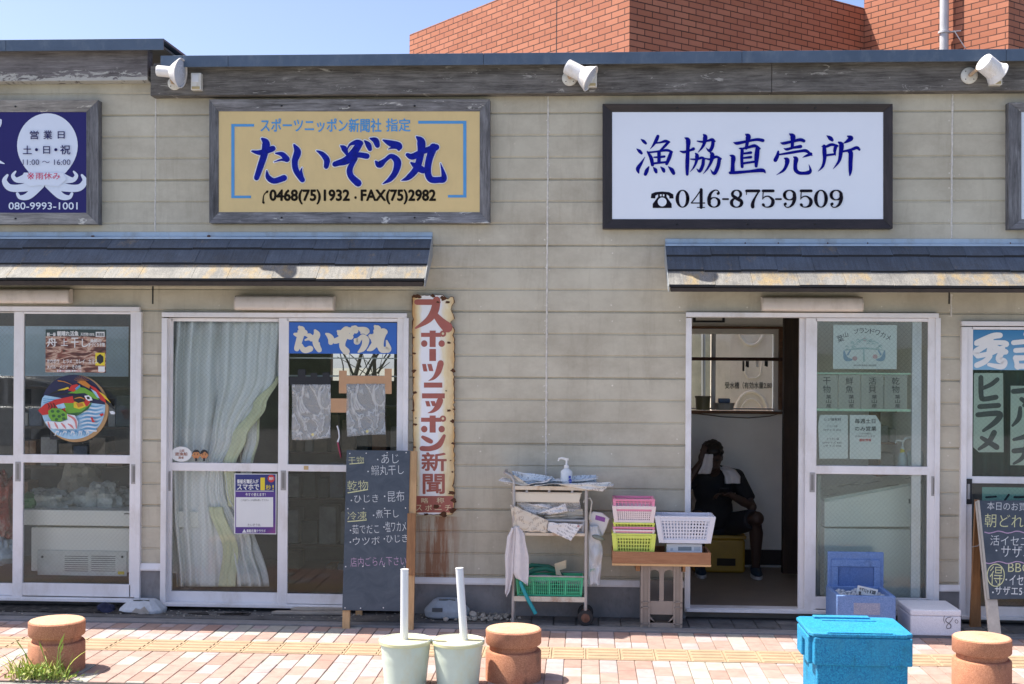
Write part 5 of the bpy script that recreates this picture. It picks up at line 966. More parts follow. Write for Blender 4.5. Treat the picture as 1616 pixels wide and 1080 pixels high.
# white display freezer with a slanting top behind the right leaf
def display():
    y = .22; p = at(1380, 945, y); t = thing('display_freezer', (p.x, y, p.z), 'white display freezer with a slanting top behind the right door leaf', 'freezer'); pts = [(1301, 792), (1462, 762), (1462, 832), (1301, 832)]
    b = MB(); b.slab([on(a, c, y) for a, c in pts], (0, .6, 0)); b.build('top_panel', fz, t, bevel=.006); b = MB(); b.pxbox(1301, 834, 1462, 948, y + .012, .58); b.build('body', fz, t, bevel=.006); b = MB(); b.slab([on(a, c, y - .004) for a, c in ((1301, 787), (1456, 759), (1456, 763.5), (1301, 792))], (0, .6, 0)); b.build('glass_lid', mat('lid_edge', (.45, .5, .48), .3), t); b = MB(); b.pxbox(1434, 787.5, 1441, 795, y - .002, .004); b.build('switch', mat('grey_switch', (.2, .22, .21), .5), t)
display()
def pump(name, label, cat, px, r0, r1, y, body_w, m, conical=False, spout=-1, loc=None, group=None):
    c = at(px, r1, y); H = at(px, r0, y).z - c.z; w_ = body_w * F ** 0; t = thing(name, tuple(c), label, cat, group); b = MB()
    if conical: b.lathe([(w_ * .98, 0), (w_, .01), (w_ * .9, H * .3), (w_ * .35, H * .62), (w_ * .3, H * .66)], c, 20)
    else: b.lathe([(w_ * .95, 0), (w_, .008), (w_, H * .44), (w_ * .93, H * .50), (w_ * .6, H * .56), (w_ * .34, H * .60), (w_ * .34, H * .64)], c, 24)
    b.build('bottle', m, t, smooth=45)
    b = MB(); b.lathe([(w_ * .42, H * .62), (w_ * .42, H * .70), (w_ * .2, H * .72), (w_ * .16, H * .73), (w_ * .16, H * .88), (w_ * .34, H * .89), (w_ * .34, H * .97)], c, 16); z = H * .93; b.tube([c + Vector((0, 0, z)), c + Vector((spout * w_ * .8, 0, H * .97)), c + Vector((spout * w_ * 1.25, 0, H * .955)), c + Vector((spout * w_ * 1.4, 0, H * .86))], [w_ * .22, w_ * .2, w_ * .17, w_ * .13], 8); b.build('pump_head', white_p, t, smooth=45); return t
milk = mat('milky_plastic', (.58, .63, .62), .35, .03, 4)
sill = at(1400, 736, .16)
t = thing('counter', (at(1420, 738, .2).x, .2, at(1420, 738, .2).z - .03), 'narrow counter behind the right door pane carrying the bottles', 'counter'); b = MB(); b.pxbox(1288, 737, 1466, 742, .06, .14); b.build('board', mat('grey_board', (.3, .31, .3), .6), t); b = MB(); b.pxbox(1290, 742, 1294, 945, .1, .04); b.pxbox(1458, 742, 1462, 945, .1, .04); b.build('leg', alu_d, t)
pump('pump_bottle', 'square pale pump bottle on the counter behind the right door pane', 'bottle', 1444, 690, 737, .12, .055, milk)
pump('spray_bottle', 'conical bottle with a yellow neck beside the pump bottle behind the glass', 'bottle', 1424, 694, 737, .11, .034, milk, True); b = MB(); c = at(1424, 713, .11); b.lathe([(.019, -.02), (.014, .02)], c, 14); b.build('yellow_collar', yel, bpy.data.objects['spray_bottle'])
# back of the right shop
def backroom():
    Y = 2.0; wd = mk_wood('brown_window_wood', (.10, .045, .02), (.22, .11, .055), 'x', rough=.6); p = at(1160, 652, Y)
    t = thing('window', (p.x, Y, p.z), 'wood framed sliding window at the back of the right shop', 'window'); b = MB(); b.pxbox(868, 514, 1236, 519.5, Y - .05, .15); b.pxbox(868, 647, 1236, 654, Y - .07, .17); b.pxbox(1230, 519.5, 1236, 647, Y - .05, .15); b.build('frame', wd, t, bevel=.004)
    b = MB(); b.pxbox(872, 519.5, 1230, 526, Y + .02, .05); b.pxbox(1222, 526, 1230, 647, Y + .02, .05); b.pxbox(1123, 526, 1129, 647, Y + .03, .03); b.pxbox(872, 642, 1230, 647, Y + .02, .05); b.build('sash', alu_d, t, bevel=.003); b = MB(); b.pxbox(872, 526, 1124, 643, Y + .06, .004); b.pxbox(1129, 526, 1222, 643, Y + .045, .004); b.build('glass_pane', GC, t)
    t = thing('hanging_rail', tuple(at(1160, 566, 1.86)), 'dark wooden rail with clips across the back window', 'rail'); b = MB(); b.pxbox(1040, 563.5, 1236, 570, 1.86, .03); b.build('rail', mk_wood('dark_rail', (.03, .012, .008), (.07, .03, .02), 'x'), t)
    for px, h, c in ((1172, 16, black), (1177, 9, black), (1179, 10, black), (1194, 9, white_p), (1207, 8, black), (1209, 9, black)):
        b = MB(); b.pxbox(px, 570, px + 3, 570 + h, 1.855, .02); b.build('clip', c, t, bevel=.002)
    t = thing('picture_frame', tuple(at(1120, 508, 1.98)), 'thin black frame hanging over the back window', 'frame'); b = MB(); b.pxbox(1094, 478, 1098, 509, 1.98, .018); b.pxbox(1140, 478, 1144, 509, 1.98, .018); b.pxbox(1098, 506, 1140, 509, 1.98, .018); b.build('rim', blk, t); b = MB(); b.pxbox(1098, 478, 1140, 506, 1.985, .008); b.build('picture', plaster, t)
    t = thing('power_cable', tuple(at(1100, 656, 1.985)), 'thin cable sagging along the wall under the back window', 'cable'); b = MB(); b.tube([on(x, y_, 1.985) for x, y_ in ((1060, 652), (1100, 653), (1140, 658), (1180, 660), (1215, 657), (1233, 652), (1236, 560), (1245, 549), (1262, 550))], .004, 6); b.build('cord', mat('brown_cord', (.16, .12, .09), .6), t)
    t = thing('storage_tub', tuple(at(1106, 647, 1.88)), 'olive tub on the back window sill', 'tub', 'containers on the sill'); c = at(1109, 647, 1.89); b = MB(); b.lathe([(.055, 0), (.062, .10), (.066, .102), (.066, .115), (.0, .115)], c, 20); b.build('tub', mat('olive_tub', (.14, .13, .07), .5), t, smooth=40)
    t = thing('storage_tub', tuple(at(1142, 647, 1.88)), 'grey basin with a blue lid standing on the back window sill', 'tub', 'containers on the sill'); c = at(1143, 647, 1.89); b = MB(); b.lathe([(.07, 0), (.085, .055), (.092, .057), (.0, .058)], c, 20); b.build('tub', mat('grey_tub', (.3, .3, .28), .5), t, smooth=40); b = MB(); b.box(c.x - .05, c.x + .045, c.y - .04, c.y + .04, c.z + .058, c.z + .095); b.build('blue_lid', mat('blue_lid', (.08, .14, .26), .5), t, bevel=.008)
    t = thing('door_post', tuple(at(1250, 893, 1.0)), 'dark wooden post at the right side of the back room', 'post'); b = MB(); b.pxbox(1238, 480, 1262, 906, 1.5, .08); b.build('timber', mk_wood('dark_post', (.025, .015, .01), (.06, .035, .022), 'z'), t)
    t = thing('skirting_board', tuple(at(1160, 880, 1.98)), 'dark skirting along the back wall of the right shop', 'skirting'); b = MB(); b.pxbox(1040, 866, 1480, 896, 1.97, .028); b.build('board', mat('dark_skirting', (.03, .022, .018), .6, .3), t)
backroom()
b = MB(); yy_ = 1.2; p = at(560, 560, yy_)

t = thing('blue_tarpaulin', (at(60, 560, 2.6).x, 2.6, 1.2), 'pale blue sheet outside the back window of the left shop', 'tarpaulin'); b = MB(); b.pxbox(-120, 500, 215, 640, 2.6, .02); b.build('sheet', mat('pale_blue_sheet', (.52, .72, .90), .7, .12, 3), t)  # added sheet, gives the view through the back window a sky blue
t = thing('bare_tree', tuple(at(575, 640, 4.5)), 'bare tree outside the back window of the middle shop', 'tree'); r = random.Random(6); b = MB()
for px, py, qx, qy, w_ in ((545, 640, 575, 540, .03), (575, 600, 610, 540, .018), (560, 600, 535, 545, .015), (600, 640, 590, 540, .028), (596, 590, 622, 550, .012), (570, 580, 548, 556, .008), (606, 565, 618, 545, .008), (580, 575, 600, 548, .008)) + tuple((r.uniform(525, 615), r.uniform(575, 640), r.uniform(520, 622), r.uniform(540, 575), r.uniform(.004, .009)) for _ in range(12)):
    b.tube([at(px, py, 4.5), at((px + qx) / 2 + r.uniform(-4, 4), (py + qy) / 2, 4.5), at(qx, qy, 4.5)], [w_, w_ * .8, w_ * .5], 6)
b.build('trunk', mat('dark_bark', (.05, .04, .03), .9), t)

t = thing('window_rail', tuple(at(540, 596, .09)), 'two pale horizontal bars inside the middle door behind the plastic pockets', 'rail'); b = MB()
for r0, r1 in ((564, 567), (592, 595.5)): b.pxbox(450, r0, 630, r1, .09, .012)
b.sep('bar', mat('pale_rail', (.62, .63, .62), .5), t)
# ------------------------------------------------------------------ pavement: bollards, buckets
terra = mk_speckle('terracotta_concrete', (.36, .145, .075), (.52, .24, .14), 330, .9, .45, (.28, .115, .075), (.13, .075, .05)); terra_sunlit = mk_speckle('bleached_terracotta', (.50, .285, .175), (.66, .42, .28), 330, .9, .45, (.42, .245, .16), (.25, .15, .10))  # cap top is paler: sunlight painted into its colour
def bollards():
    first = None
    for px, row, lab in ((89.5, 1051, 'terracotta bollard at the left with weeds growing round its foot'), (810, 1069, 'terracotta bollard in the middle right beside the two buckets'), (1549, 1074, 'terracotta bollard at the right in front of the white foam box')):
        p = on(px, row, (Vector((0, -1.665, 0)), Vector((0, -1, 0)))); loc = Vector((p.x, p.y, gz(p.x) - .004))
        if first is None:
            first = t = thing('bollard', loc, lab, 'bollard', 'terracotta bollards along the pavement edge'); r = .1545
            b = MB(); b.lathe([(r, -.03), (r, .158), (r - .006, .166), (r - .018, .169)], loc, 56); b.build('post', terra, t, smooth=40)
            b = MB(); b.lathe([(r - .022, .16), (r - .022, .21)], loc, 56); b.build('groove', terra, t, smooth=40)
            b = MB(); b.lathe([(r - .018, .196), (r - .005, .199), (r, .206), (r, .276), (r - .007, .283), (r - .020, .286)], loc, 56); b.m[-1] = 1; b.m[-2 - 56:-2] = [1] * 56; b.build('cap', [terra, terra_sunlit], t, smooth=40)
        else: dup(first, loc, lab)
bollards()
celadon = mat('celadon_plastic', (.58, .64, .555), .45, .05, 4, dirt=(.60, .54, .34), dirtamt=.75, dscale=7, trans=.1)
def bucket(lab, px, row, polex, ptop, lean):
    d = 6.8; c = atd(px, row, d); z0 = gz(c.x) - .002; H = c.z - z0; t = thing('pole_bucket', (c.x, c.y, z0), lab, 'bucket', 'concrete filled buckets with poles'); r1, r0 = .140, .116; b = MB(); o = (c.x, c.y, z0)
    pr = [(r0 * .9, 0), (r0, .004)]
    for k in range(1, 15): h = H * k / 15; pr.append((r0 + (r1 - r0) * k / 15 - .004 + (.0015 if k % 3 == 0 and k > 8 else 0), h))
    pr += [(r1 - .004, H - .022), (r1, H - .020), (r1 + .003, H - .004), (r1, H), (r1 - .006, H), (r1 - .01, H - .03), (r1 - .012, H - .05)]
    b.lathe(pr, o, 48); o_ = b.build('pail', celadon, t, smooth=35); b = MB(); b.lathe([(r1 - .0035, H - .024), (r1 + .0035, H - .021), (r1 + .0045, H - .006), (r1 + .0005, H - .003)], o, 48); b.build('rim_band', mat('yellowed_rim', (.66, .62, .36), .5, .1, 8, dirt=(.60, .64, .52), dirtamt=.8, dscale=7), o_, smooth=35)
    b = MB(); b.lathe([(r1 - .0125, H - .06), (r1 - .0125, H - .022), (r1 * .6, H - .012 + .004), (.03, H - .014)], o, 40)
    for v in b.v: v.z += .006 * mnoise.noise(v * 22)
    b.build('concrete_fill', mat('pale_cement', (.60, .56, .51), .95, .2, 20, .5, 60), t, smooth=60)
    top = atd(polex[0], ptop, 6.8); bot = atd(polex[1], row + 3, 6.8); bot.z = z0 + H - .03
    b = MB(); b.tube([bot, top], .0215, 18); b.tube([top - (top - bot).normalized() * .002, top + (top - bot).normalized() * .002], .0225, 18); b.build('pole', mat('white_pvc', (.66, .68, .72), .4, .04, 5), t, smooth=40)
bucket('pale green bucket with a white pole, the left of two, in front of the chalkboard', 640, 1008, (638.5, 638), 899, 0)
bucket('pale green bucket with a white leaning pole, touching the middle bollard', 723, 1009, (725, 733), 897, 1)
# parasol weights, planks, rag, stones along the wall foot
def weight(lab, a, b_, c, row, y, m, slot=False, broken=False):
    p = at((a + c) / 2, row, y); hw = (at(c, row, y).x - at(a, row, y).x) / 2; H = at(a, b_, y).z - p.z; t = thing('parasol_base', tuple(p), lab, 'parasol base', 'parasol bases at the wall foot'); n = 8; vs = []
    lv = [(.82, 0), (.97, .10), (1.0, .38), (.98, .46), (.62, .92), (.5, 1.0), (.18, 1.0), (.16, .9)]
    b = MB(); k = len(lv)
    for s_, h in lv:
        for i in range(16):
            a_ = 2 * math.pi * (i + .5) / 16; ca, sa = math.cos(a_), math.sin(a_); sup = (abs(ca) ** 3.2 + abs(sa) ** 3.2) ** (-1 / 3.2); vs.append((p.x + hw * s_ * sup * ca, p.y + .0 + .10 * s_ * sup * sa, p.z + H * h))
    fs = [(j * 16 + i, j * 16 + (i + 1) % 16, (j + 1) * 16 + (i + 1) % 16, (j + 1) * 16 + i) for j in range(k - 1) for i in range(16)] + [tuple(range(15, -1, -1)), tuple((k - 1) * 16 + i for i in range(16))]; b.add(vs, fs); b.build('body', m, t, bevel=.006, seg=2)
    if slot: s = MB(); q = at(690, 968, p.y - .1025); s.box(q.x - .035, q.x + .035, p.y - .1035, p.y - .096, q.z + .008, q.z + .034); s.build('handle_slot', mat('slot_dark', (.07, .08, .09), .7), t)
    if broken:
        s = MB(); s.poly([(208, 966), (214, 960), (221, 962), (228, 957), (236, 968), (232, 971), (210, 971)], p.y - .1015); s.build('broken_patch', mat('bare_cement', (.42, .38, .33), .95, .2, 30), t)
    cr = MB(); cr.tube([(p.x - .05, p.y - .05, p.z + H * .985), (p.x - .01, p.y - .055, p.z + H * 1.0), (p.x + .02, p.y - .045, p.z + H * .99), (p.x + .06, p.y - .05, p.z + H * .985)], .004, 6); cr.build('crack', mat('dark_crack', (.06, .07, .06), .9), t)
weight('chipped pale parasol base between the left and middle doors', 190, 945, 262, 971, -.09, mat('pale_resin', (.52, .55, .58), .5, .1, 6, dirt=(.3, .3, .28), dirtamt=.5), broken=True)
weight('blue grey parasol base under the rusty enamel sign', 670, 944, 741, 974, -.13, mat('blue_grey_resin', (.30, .35, .40), .55, .1, 6, dirt=(.16, .18, .19), dirtamt=.5), slot=True)
def litter():
    r = random.Random(21); t = thing('rag', tuple(at(170, 968, -.14)), 'crumpled dark navy rag on the ground by the chipped base', 'rag'); c = at(169, 962, -.14); b = MB(); b.ell(c, (.062, .05, .045), 22, 14)
    for v in b.v: d = v - c; v.xyz = c + d * (1 + .6 * mnoise.noise(d * 22)); v.z = max(v.z, gz(c.x) + .02)
    b.build('cloth', mat('navy_rag', (.012, .016, .05), .8, .4, 20), t, smooth=40)
    t = thing('wood_plank', tuple(at(520, 972, -.1)), 'old grey plank lying at the foot of the middle door', 'plank', 'old planks by the door'); b = MB(); z = gz(at(520, 972, -.1).x) + .022; x0, x1 = at(430, 970, -.12).x, at(545, 970, -.12).x
    b.slab([(x0, -.15, z), (x1, -.12, z), (x1, -.055, z), (x0 + .02, -.10, z)], (0, 0, .02)); b.build('board', MT['oldplank'], t, bevel=.003)
    t = thing('wood_plank', tuple(at(520, 968, -.06)), 'second old plank lying behind on top of the front one', 'plank', 'old planks by the door'); b = MB(); b.slab([(x0 + .12, -.095, z + .021), (x1, -.09, z + .021), (x1, -.045, z + .021), (x0 + .16, -.05, z + .021)], (0, 0, .018)); b.build('board', MT['oldplank'], t, bevel=.003)
    st = MB(); 
    for i in range(170):
        x = r.gauss(at(760, 972, -.1).x, .13); y = -.12 + r.uniform(-.14, .1); s = r.choice((.004, .006, .009, .012)) * r.uniform(.7, 1.3); n0 = len(st.v); st.ell((x, y, gz(x) + .028 + s * .4), (s * 1.2, s, s * .7), 7, 5)
        for v in st.v[n0:]: v += Vector((r.uniform(-.3, .3), r.uniform(-.3, .3), r.uniform(-.3, .3))) * s * .5
    for i in range(260):
        x = r.uniform(-4, at(770, 975, -.1).x); y = r.uniform(-.27, -.02); s = r.uniform(.002, .007); st.ell((x, y, gz(x) + .022), (s * 1.4, s, s * .6), 6, 4)
    o = st.build('gravel', mat('loose_stones', (.30, .28, .24), .9, .45, 40), None); o['kind'] = 'stuff'
    for k, (px, py, s, lab) in enumerate(((747, 957, .034, 'rounded pale stone beside the blue grey parasol base'), (704, 988, .02, 'small stone lying in front of the blue grey parasol base'), (762, 969, .022, 'small brown stone among the gravel right of the parasol base'))):
        c = on(px, py, -.13 if k != 1 else -.24); c.z = gz(c.x) + s * .6 + .02; b = MB(); b.ell(c, (s, s * .9, s * .8), 14, 10)
        for v in b.v: d = v - c; v.xyz = c + d * (1 + .3 * mnoise.noise(d * 40 + Vector((k, 0, 0))))
        o = b.build('stone', mat('pale_stone', (.40, .36, .31), .9, .25, 30)); tag(o, lab, 'stone')
    w_ = MB()
    for k in range(9): x = r.uniform(-3.6, -2.2); w_.slab([(x, -.17, gz(x) + .021), (x + r.uniform(.05, .2), -.19, gz(x) + .021), (x + .12, -.12, gz(x) + .021)], (0, 0, .006))
    o = w_.build('debris', mat('dark_debris', (.035, .03, .026), .95, .4, 30)); o['kind'] = 'stuff'
litter()
def weeds():
    r = random.Random(4); base = atd(62, 1066, 6.85); t = thing('weed_clump', (base.x, base.y, gz(base.x)), 'clump of bright green weeds at the foot of the left bollard', 'weed'); b = MB(); s2 = MB()
    for i in range(330):
        px = r.choice((r.gauss(68, 22), r.uniform(14, 108))); d = r.uniform(6.86, 7.08); p = atd(px, 1068, d); p.z = gz(p.x) - .005; L = r.uniform(.03, .125) * (1.6 if r.random() < .14 else 1); az = r.uniform(0, 6.28); lean = r.uniform(.2, .9); w_ = r.uniform(.0025, .006)
        dv = Vector((math.cos(az), math.sin(az) * .7, 0)); sd = Vector((-dv.y, dv.x, 0)); pts = []
        for k in range(6): f = k / 5; pts.append(p + Vector((0, 0, L * (f - .28 * f * f * lean))) + dv * L * lean * f * f)
        vs = []
        for k, q in enumerate(pts): ww = w_ * math.sin(math.pi * (.15 + .85 * k / 5) * .98) ** .8; vs += [q - sd * ww, q + sd * ww]
        b.add(vs, [(2 * k, 2 * k + 1, 2 * k + 3, 2 * k + 2) for k in range(5)], r.randrange(3))
    for px, py, d, tx, ty in ((88, 1062, 6.9, 102, 1000), (80, 1064, 6.92, 62, 1012), (60, 1064, 6.9, 24, 1008), (95, 1062, 6.88, 100, 1015), (50, 1064, 6.92, 40, 1030)):
        p = atd(px, py, d); q = atd(tx, ty, d - .04); m_ = p.lerp(q, .55) + Vector((-.01, 0, .02)); b.tube([p, m_, q], [.003, .0022, .001], 5, 1); sd = Vector((.009, 0, -.003)); b.add([m_ - sd * .3, m_ + sd * .3, m_.lerp(q, .5) + sd * .8, m_.lerp(q, .5) - sd * .8, q], [(0, 1, 2, 3), (3, 2, 4)], 0)
    for i in range(520):
        px = r.gauss(64, 24); p = atd(px, 1064, r.uniform(6.84, 7.06)); p.z = gz(p.x) + r.uniform(0.0, .075) * max(.2, 1 - abs(px - 66) / 60); s = r.uniform(.004, .009); n = Vector((r.uniform(-1, 1), r.uniform(-1, 1), r.uniform(.3, 1))).normalized(); a = n.orthogonal().normalized(); c = n.cross(a); b.add([p + a * s * 1.8, p + c * s, p - a * s * 1.8, p - c * s], [(0, 1, 2, 3)], r.randrange(3))
    b.build('leaves', [mat('weed_yellow_green', (.33, .40, .06), .7, .2, 20, trans=.0), mat('weed_green', (.19, .30, .045), .7, .2, 20), mat('weed_pale', (.42, .44, .14), .7, .2, 20)], t)
weeds()

# ------------------------------------------------------------------ chalkboards
slateb = NT('chalk_smeared_board'); n = slateb.noise(slateb.mapv((2, 1, 3)), 3, 6, .7, 1.0); slateb.base(slateb.ramp(n, [(.35, (.048, .064, .085)), (.75, (.085, .105, .13))])); slateb.rough(.75); MT['slateb'] = slateb.m
chw = mat('white_chalk', (.66, .68, .68), .95, .2, 120); chy = mat('yellow_chalk', (.62, .62, .34), .95, .2, 120); chp = mat('pink_chalk', (.50, .34, .48), .95, .2, 120)
def board_left():
    yb, yt = -.47, -.20; g = gz(0)
    A = at(540, 990, yb); A.z = max(A.z, g); zt_ = at(600, 711, yt).z; xbl, xbr = at(540, 964, yb).x, at(647, 964, yb).x
    f = lambda z: yb + (yt - yb) * (z - g) / (zt_ - g)
    zb = at(560, 964, -.45).z; P0 = Vector((at(540, 964, f(zb)).x, f(zb), zb)); P1 = Vector((at(641.5, 964, f(zb)).x, f(zb), zb)); P2 = Vector((at(647, 711, yt).x, yt, zt_)); P3 = Vector((at(547, 711.5, yt).x, yt, zt_))
    pl = plane3(P0, P1, P3); nn = pl[1]; t = thing('chalkboard', ((P0.x + P1.x) / 2, yb, g), 'tall leaning chalkboard with a handwritten menu before the middle door', 'chalkboard', 'chalkboard stands')
    b = MB(); b.slab([P0, P1, P2, P3], -nn * .012); b.build('board', MT['slateb'], t, bevel=.002)
    b = MB(); dn = -nn * .013
    def leg(a, c, w_, off, m): bb_ = MB(); bb_.slab([a + off, a + off + Vector((w_, 0, 0)), c + off + Vector((w_, 0, 0)), c + off], -nn * .025); bb_.build('leg', m, t, bevel=.002)
    down = (P0 - P3).normalized(); foot = lambda p: p + down * ((g - p.z) / down.z)
    leg(foot(P3), P3, .05, dn, MT['ply'])
    leg(foot(P2 - Vector((.0, 0, 0))) - Vector((.012, 0, 0)), P2 - Vector((.005, 0, 0)), .052, dn + nn * .004, MT['ply'])
    rb = Vector((0, .0, 0)); rear = lambda p: Vector((p.x, -.10, g))
    for p, w_, m in ((P3 + Vector((.05, .012, 0)), .045, MT['ply']),): q = rear(p); bb_ = MB(); bb_.slab([q, q + Vector((w_, 0, 0)), p + Vector((w_, .014, -.04)), p + Vector((0, .014, -.04))], (0, .02, 0)); bb_.build('rear_leg', m, t, bevel=.002)
    b = MB(); c0 = foot(P2); q0 = c0 + (P2 - c0) * .30; q1 = c0 + (P2 - c0) * .645; b.slab([q0 + Vector((-.013, -.003, 0)), q0 + Vector((.046, -.003, 0)), q1 + Vector((.045, -.003, 0)), q1 + Vector((-.010, -.003, 0))], -nn * .02); b.build('brown_patch', MT['brown_z'], t)
    q = shift(pl, .0012); w1 = MB(); y1 = MB(); k1 = MB()
    T = lambda bb_, s_, a, c, d, e, rot=-.03, bd=-.012: bb_.text(s_, a, c, d, e, q, bd, 0, rot)
    T(y1, '干物', 550, 721, 574, 731.5); y1.stroke([(552, 732.5, 1.3), (574, 730.5, 1.3)], q); T(y1, '乾物', 548, 758.5, 581, 774); y1.stroke([(549, 778, 1.5), (580, 773, 1.8)], q); T(y1, '冷凍', 548.5, 807.5, 578.5, 820.5); y1.stroke([(549, 823.5, 1.5), (578, 821, 1.5)], q)
    T(w1, 'あじ', 602, 716.5, 629, 731.5); T(w1, '鰯丸干し', 586, 734.5, 637, 749.5); T(w1, 'ひじき', 559, 781, 597, 793); T(w1, '昆布', 612, 775, 638, 792); T(w1, '煮干し', 593, 804.5, 629, 817.5); T(w1, '茹でだこ', 556, 828, 598, 842.5); T(w1, '塩ワカメ', 608, 823, 641, 839); T(w1, 'ウツボ', 557, 847.5, 599, 860); T(w1, 'ひじき', 610, 844, 643, 856)
    for x, y_ in ((596, 725.5), (581, 744), (554.5, 790), (607, 783.5), (589.5, 813.5), (553, 837), (606, 832), (553, 856), (606.5, 850.5)): w1.disc(x, y_, 1.1, 1.1, q)
    T(k1, '店内ごらん下さい', 553, 879, 641, 893.5, -.03)
    for L_ in (w1, y1, k1):
        for v in L_.v: v.x += .0016 * mnoise.noise(v * 40); v.z += .002 * mnoise.noise(v * 33 + Vector((5, 0, 0)))
    w1.build('white_writing', chw, t); y1.build('yellow_writing', chy, t); k1.build('pink_writing', chp, t)
    s = MB(); 
    for x, y_ in ((552, 716), (578, 715.5), (611, 714.5), (641, 714.5), (549, 803), (574, 803), (607, 802.5), (640, 802), (545.5, 894.5), (572.5, 894), (606, 894), (638, 895), (544.5, 959.5), (569, 960), (605, 959.5)): c = on(x, y_, q); s.lathe([(.0045, 0), (.003, .003)], c, 10, 0, nn)
    s.build('screw_head', white_p, t)
board_left()
def board_right():
    yb, yt = -.55, -.24; g = gz(2.9)
    P3 = at(1543, 790, yt); zb = at(1560, 946, -.29).z; P0 = at(1559, 946, -.49); Rv = Vector((.62, .10, -.0)); P1, P2 = P0 + Rv, P3 + Rv
    pl = plane3(P0, P1, P3); nn = pl[1]; t = thing('chalkboard', (P0.x + .2, yb, g), 'chalkboard with yellow and white writing cut by the right edge of the photo', 'chalkboard', 'chalkboard stands')
    b = MB(); b.slab([P0, P1, P2, P3], -nn * .01); b.build('board', MT['slateb'], t, bevel=.002)
    down = (P0 - P3).normalized(); foot = lambda p: p + down * ((g - p.z) / down.z); b = MB(); a = foot(P3); off = -nn * .0115
    b.slab([a + off - Vector((.004, 0, 0)), a + off + Vector((.07, .01, 0)), P3 + off + Vector((.066, .01, 0)), P3 + off - Vector((.004, 0, 0))], -nn * .025); b.build('leg', mat('pale_worn_wood', (.46, .43, .38), .8, .15, 20), t, bevel=.002)
    b = MB(); top = P3 + Vector((-.005, .03, .0)); bt = Vector((at(1540, 985, -.14).x - .03, -.12, g)); b.slab([bt, bt + Vector((.075, .012, 0)), top + Vector((.03, .01, 0)), top], (0, .028, 0)); b.build('rear_leg', MT['brown_z'], t, bevel=.002)
    b = MB(); m_ = P3.lerp(P0, .42); n_ = top.lerp(bt, .36); b.tube([m_, m_.lerp(n_, .5) - Vector((0, 0, .012)), n_ + Vector((-.01, 0, 0))], .003, 6); b.build('stay_chain', alu_d, t)
    b = MB(); b.slab([P3 - Vector((.004, .001, 0)), P3 + Vector((.010, .001, 0)), P0 + Vector((.010, .001, 0)), P0 - Vector((.004, .001, 0))], nn * .003); b.build('edge_trim', mat('pale_edge', (.45, .42, .36), .7), t)
    q = shift(pl, .0014); w1 = MB(); y1 = MB(); k1 = MB(); T = lambda bb_, s_, a, c, d, e, bd=-.008: bb_.text(s_, a, c, d, e, q, bd, 0, .03)
    T(w1, '本日のお買得', 1558, 793, 1632, 806); T(y1, '朝どれ魚', 1554, 812, 1636, 833); T(w1, '活イセエビ', 1563, 846, 1640, 862); T(w1, 'サザエ', 1580, 862, 1630, 880); T(y1, 'BBQ', 1591, 889, 1628, 906); T(w1, 'イセエビ', 1593, 907, 1640, 924, .0); T(w1, 'サザエ5ヶ', 1570, 926, 1625, 940, .002); T(y1, '得', 1562, 894, 1582, 923); w1.disc(1572.5, 869, 1.3, 1.3, q); w1.disc(1588, 915, 1.3, 1.3, q); w1.disc(1567, 935, 1.3, 1.3, q)
    y1.stroke([(1571.5 + 13.5 * math.cos(R(a)), 908 + 17.5 * math.sin(R(a)), 1.5) for a in range(0, 361, 20)], q)
    for r0 in (840, 887): k1.stroke([(1554 + 7 * i, r0 + 1.6 * math.sin(i * 1.5) + (1 if r0 > 850 else 0), 1.5) for i in range(13)], q)
    w1.build('white_writing', chw, t); y1.build('yellow_writing', chy, t); k1.build('pink_writing', chp, t)
board_right()

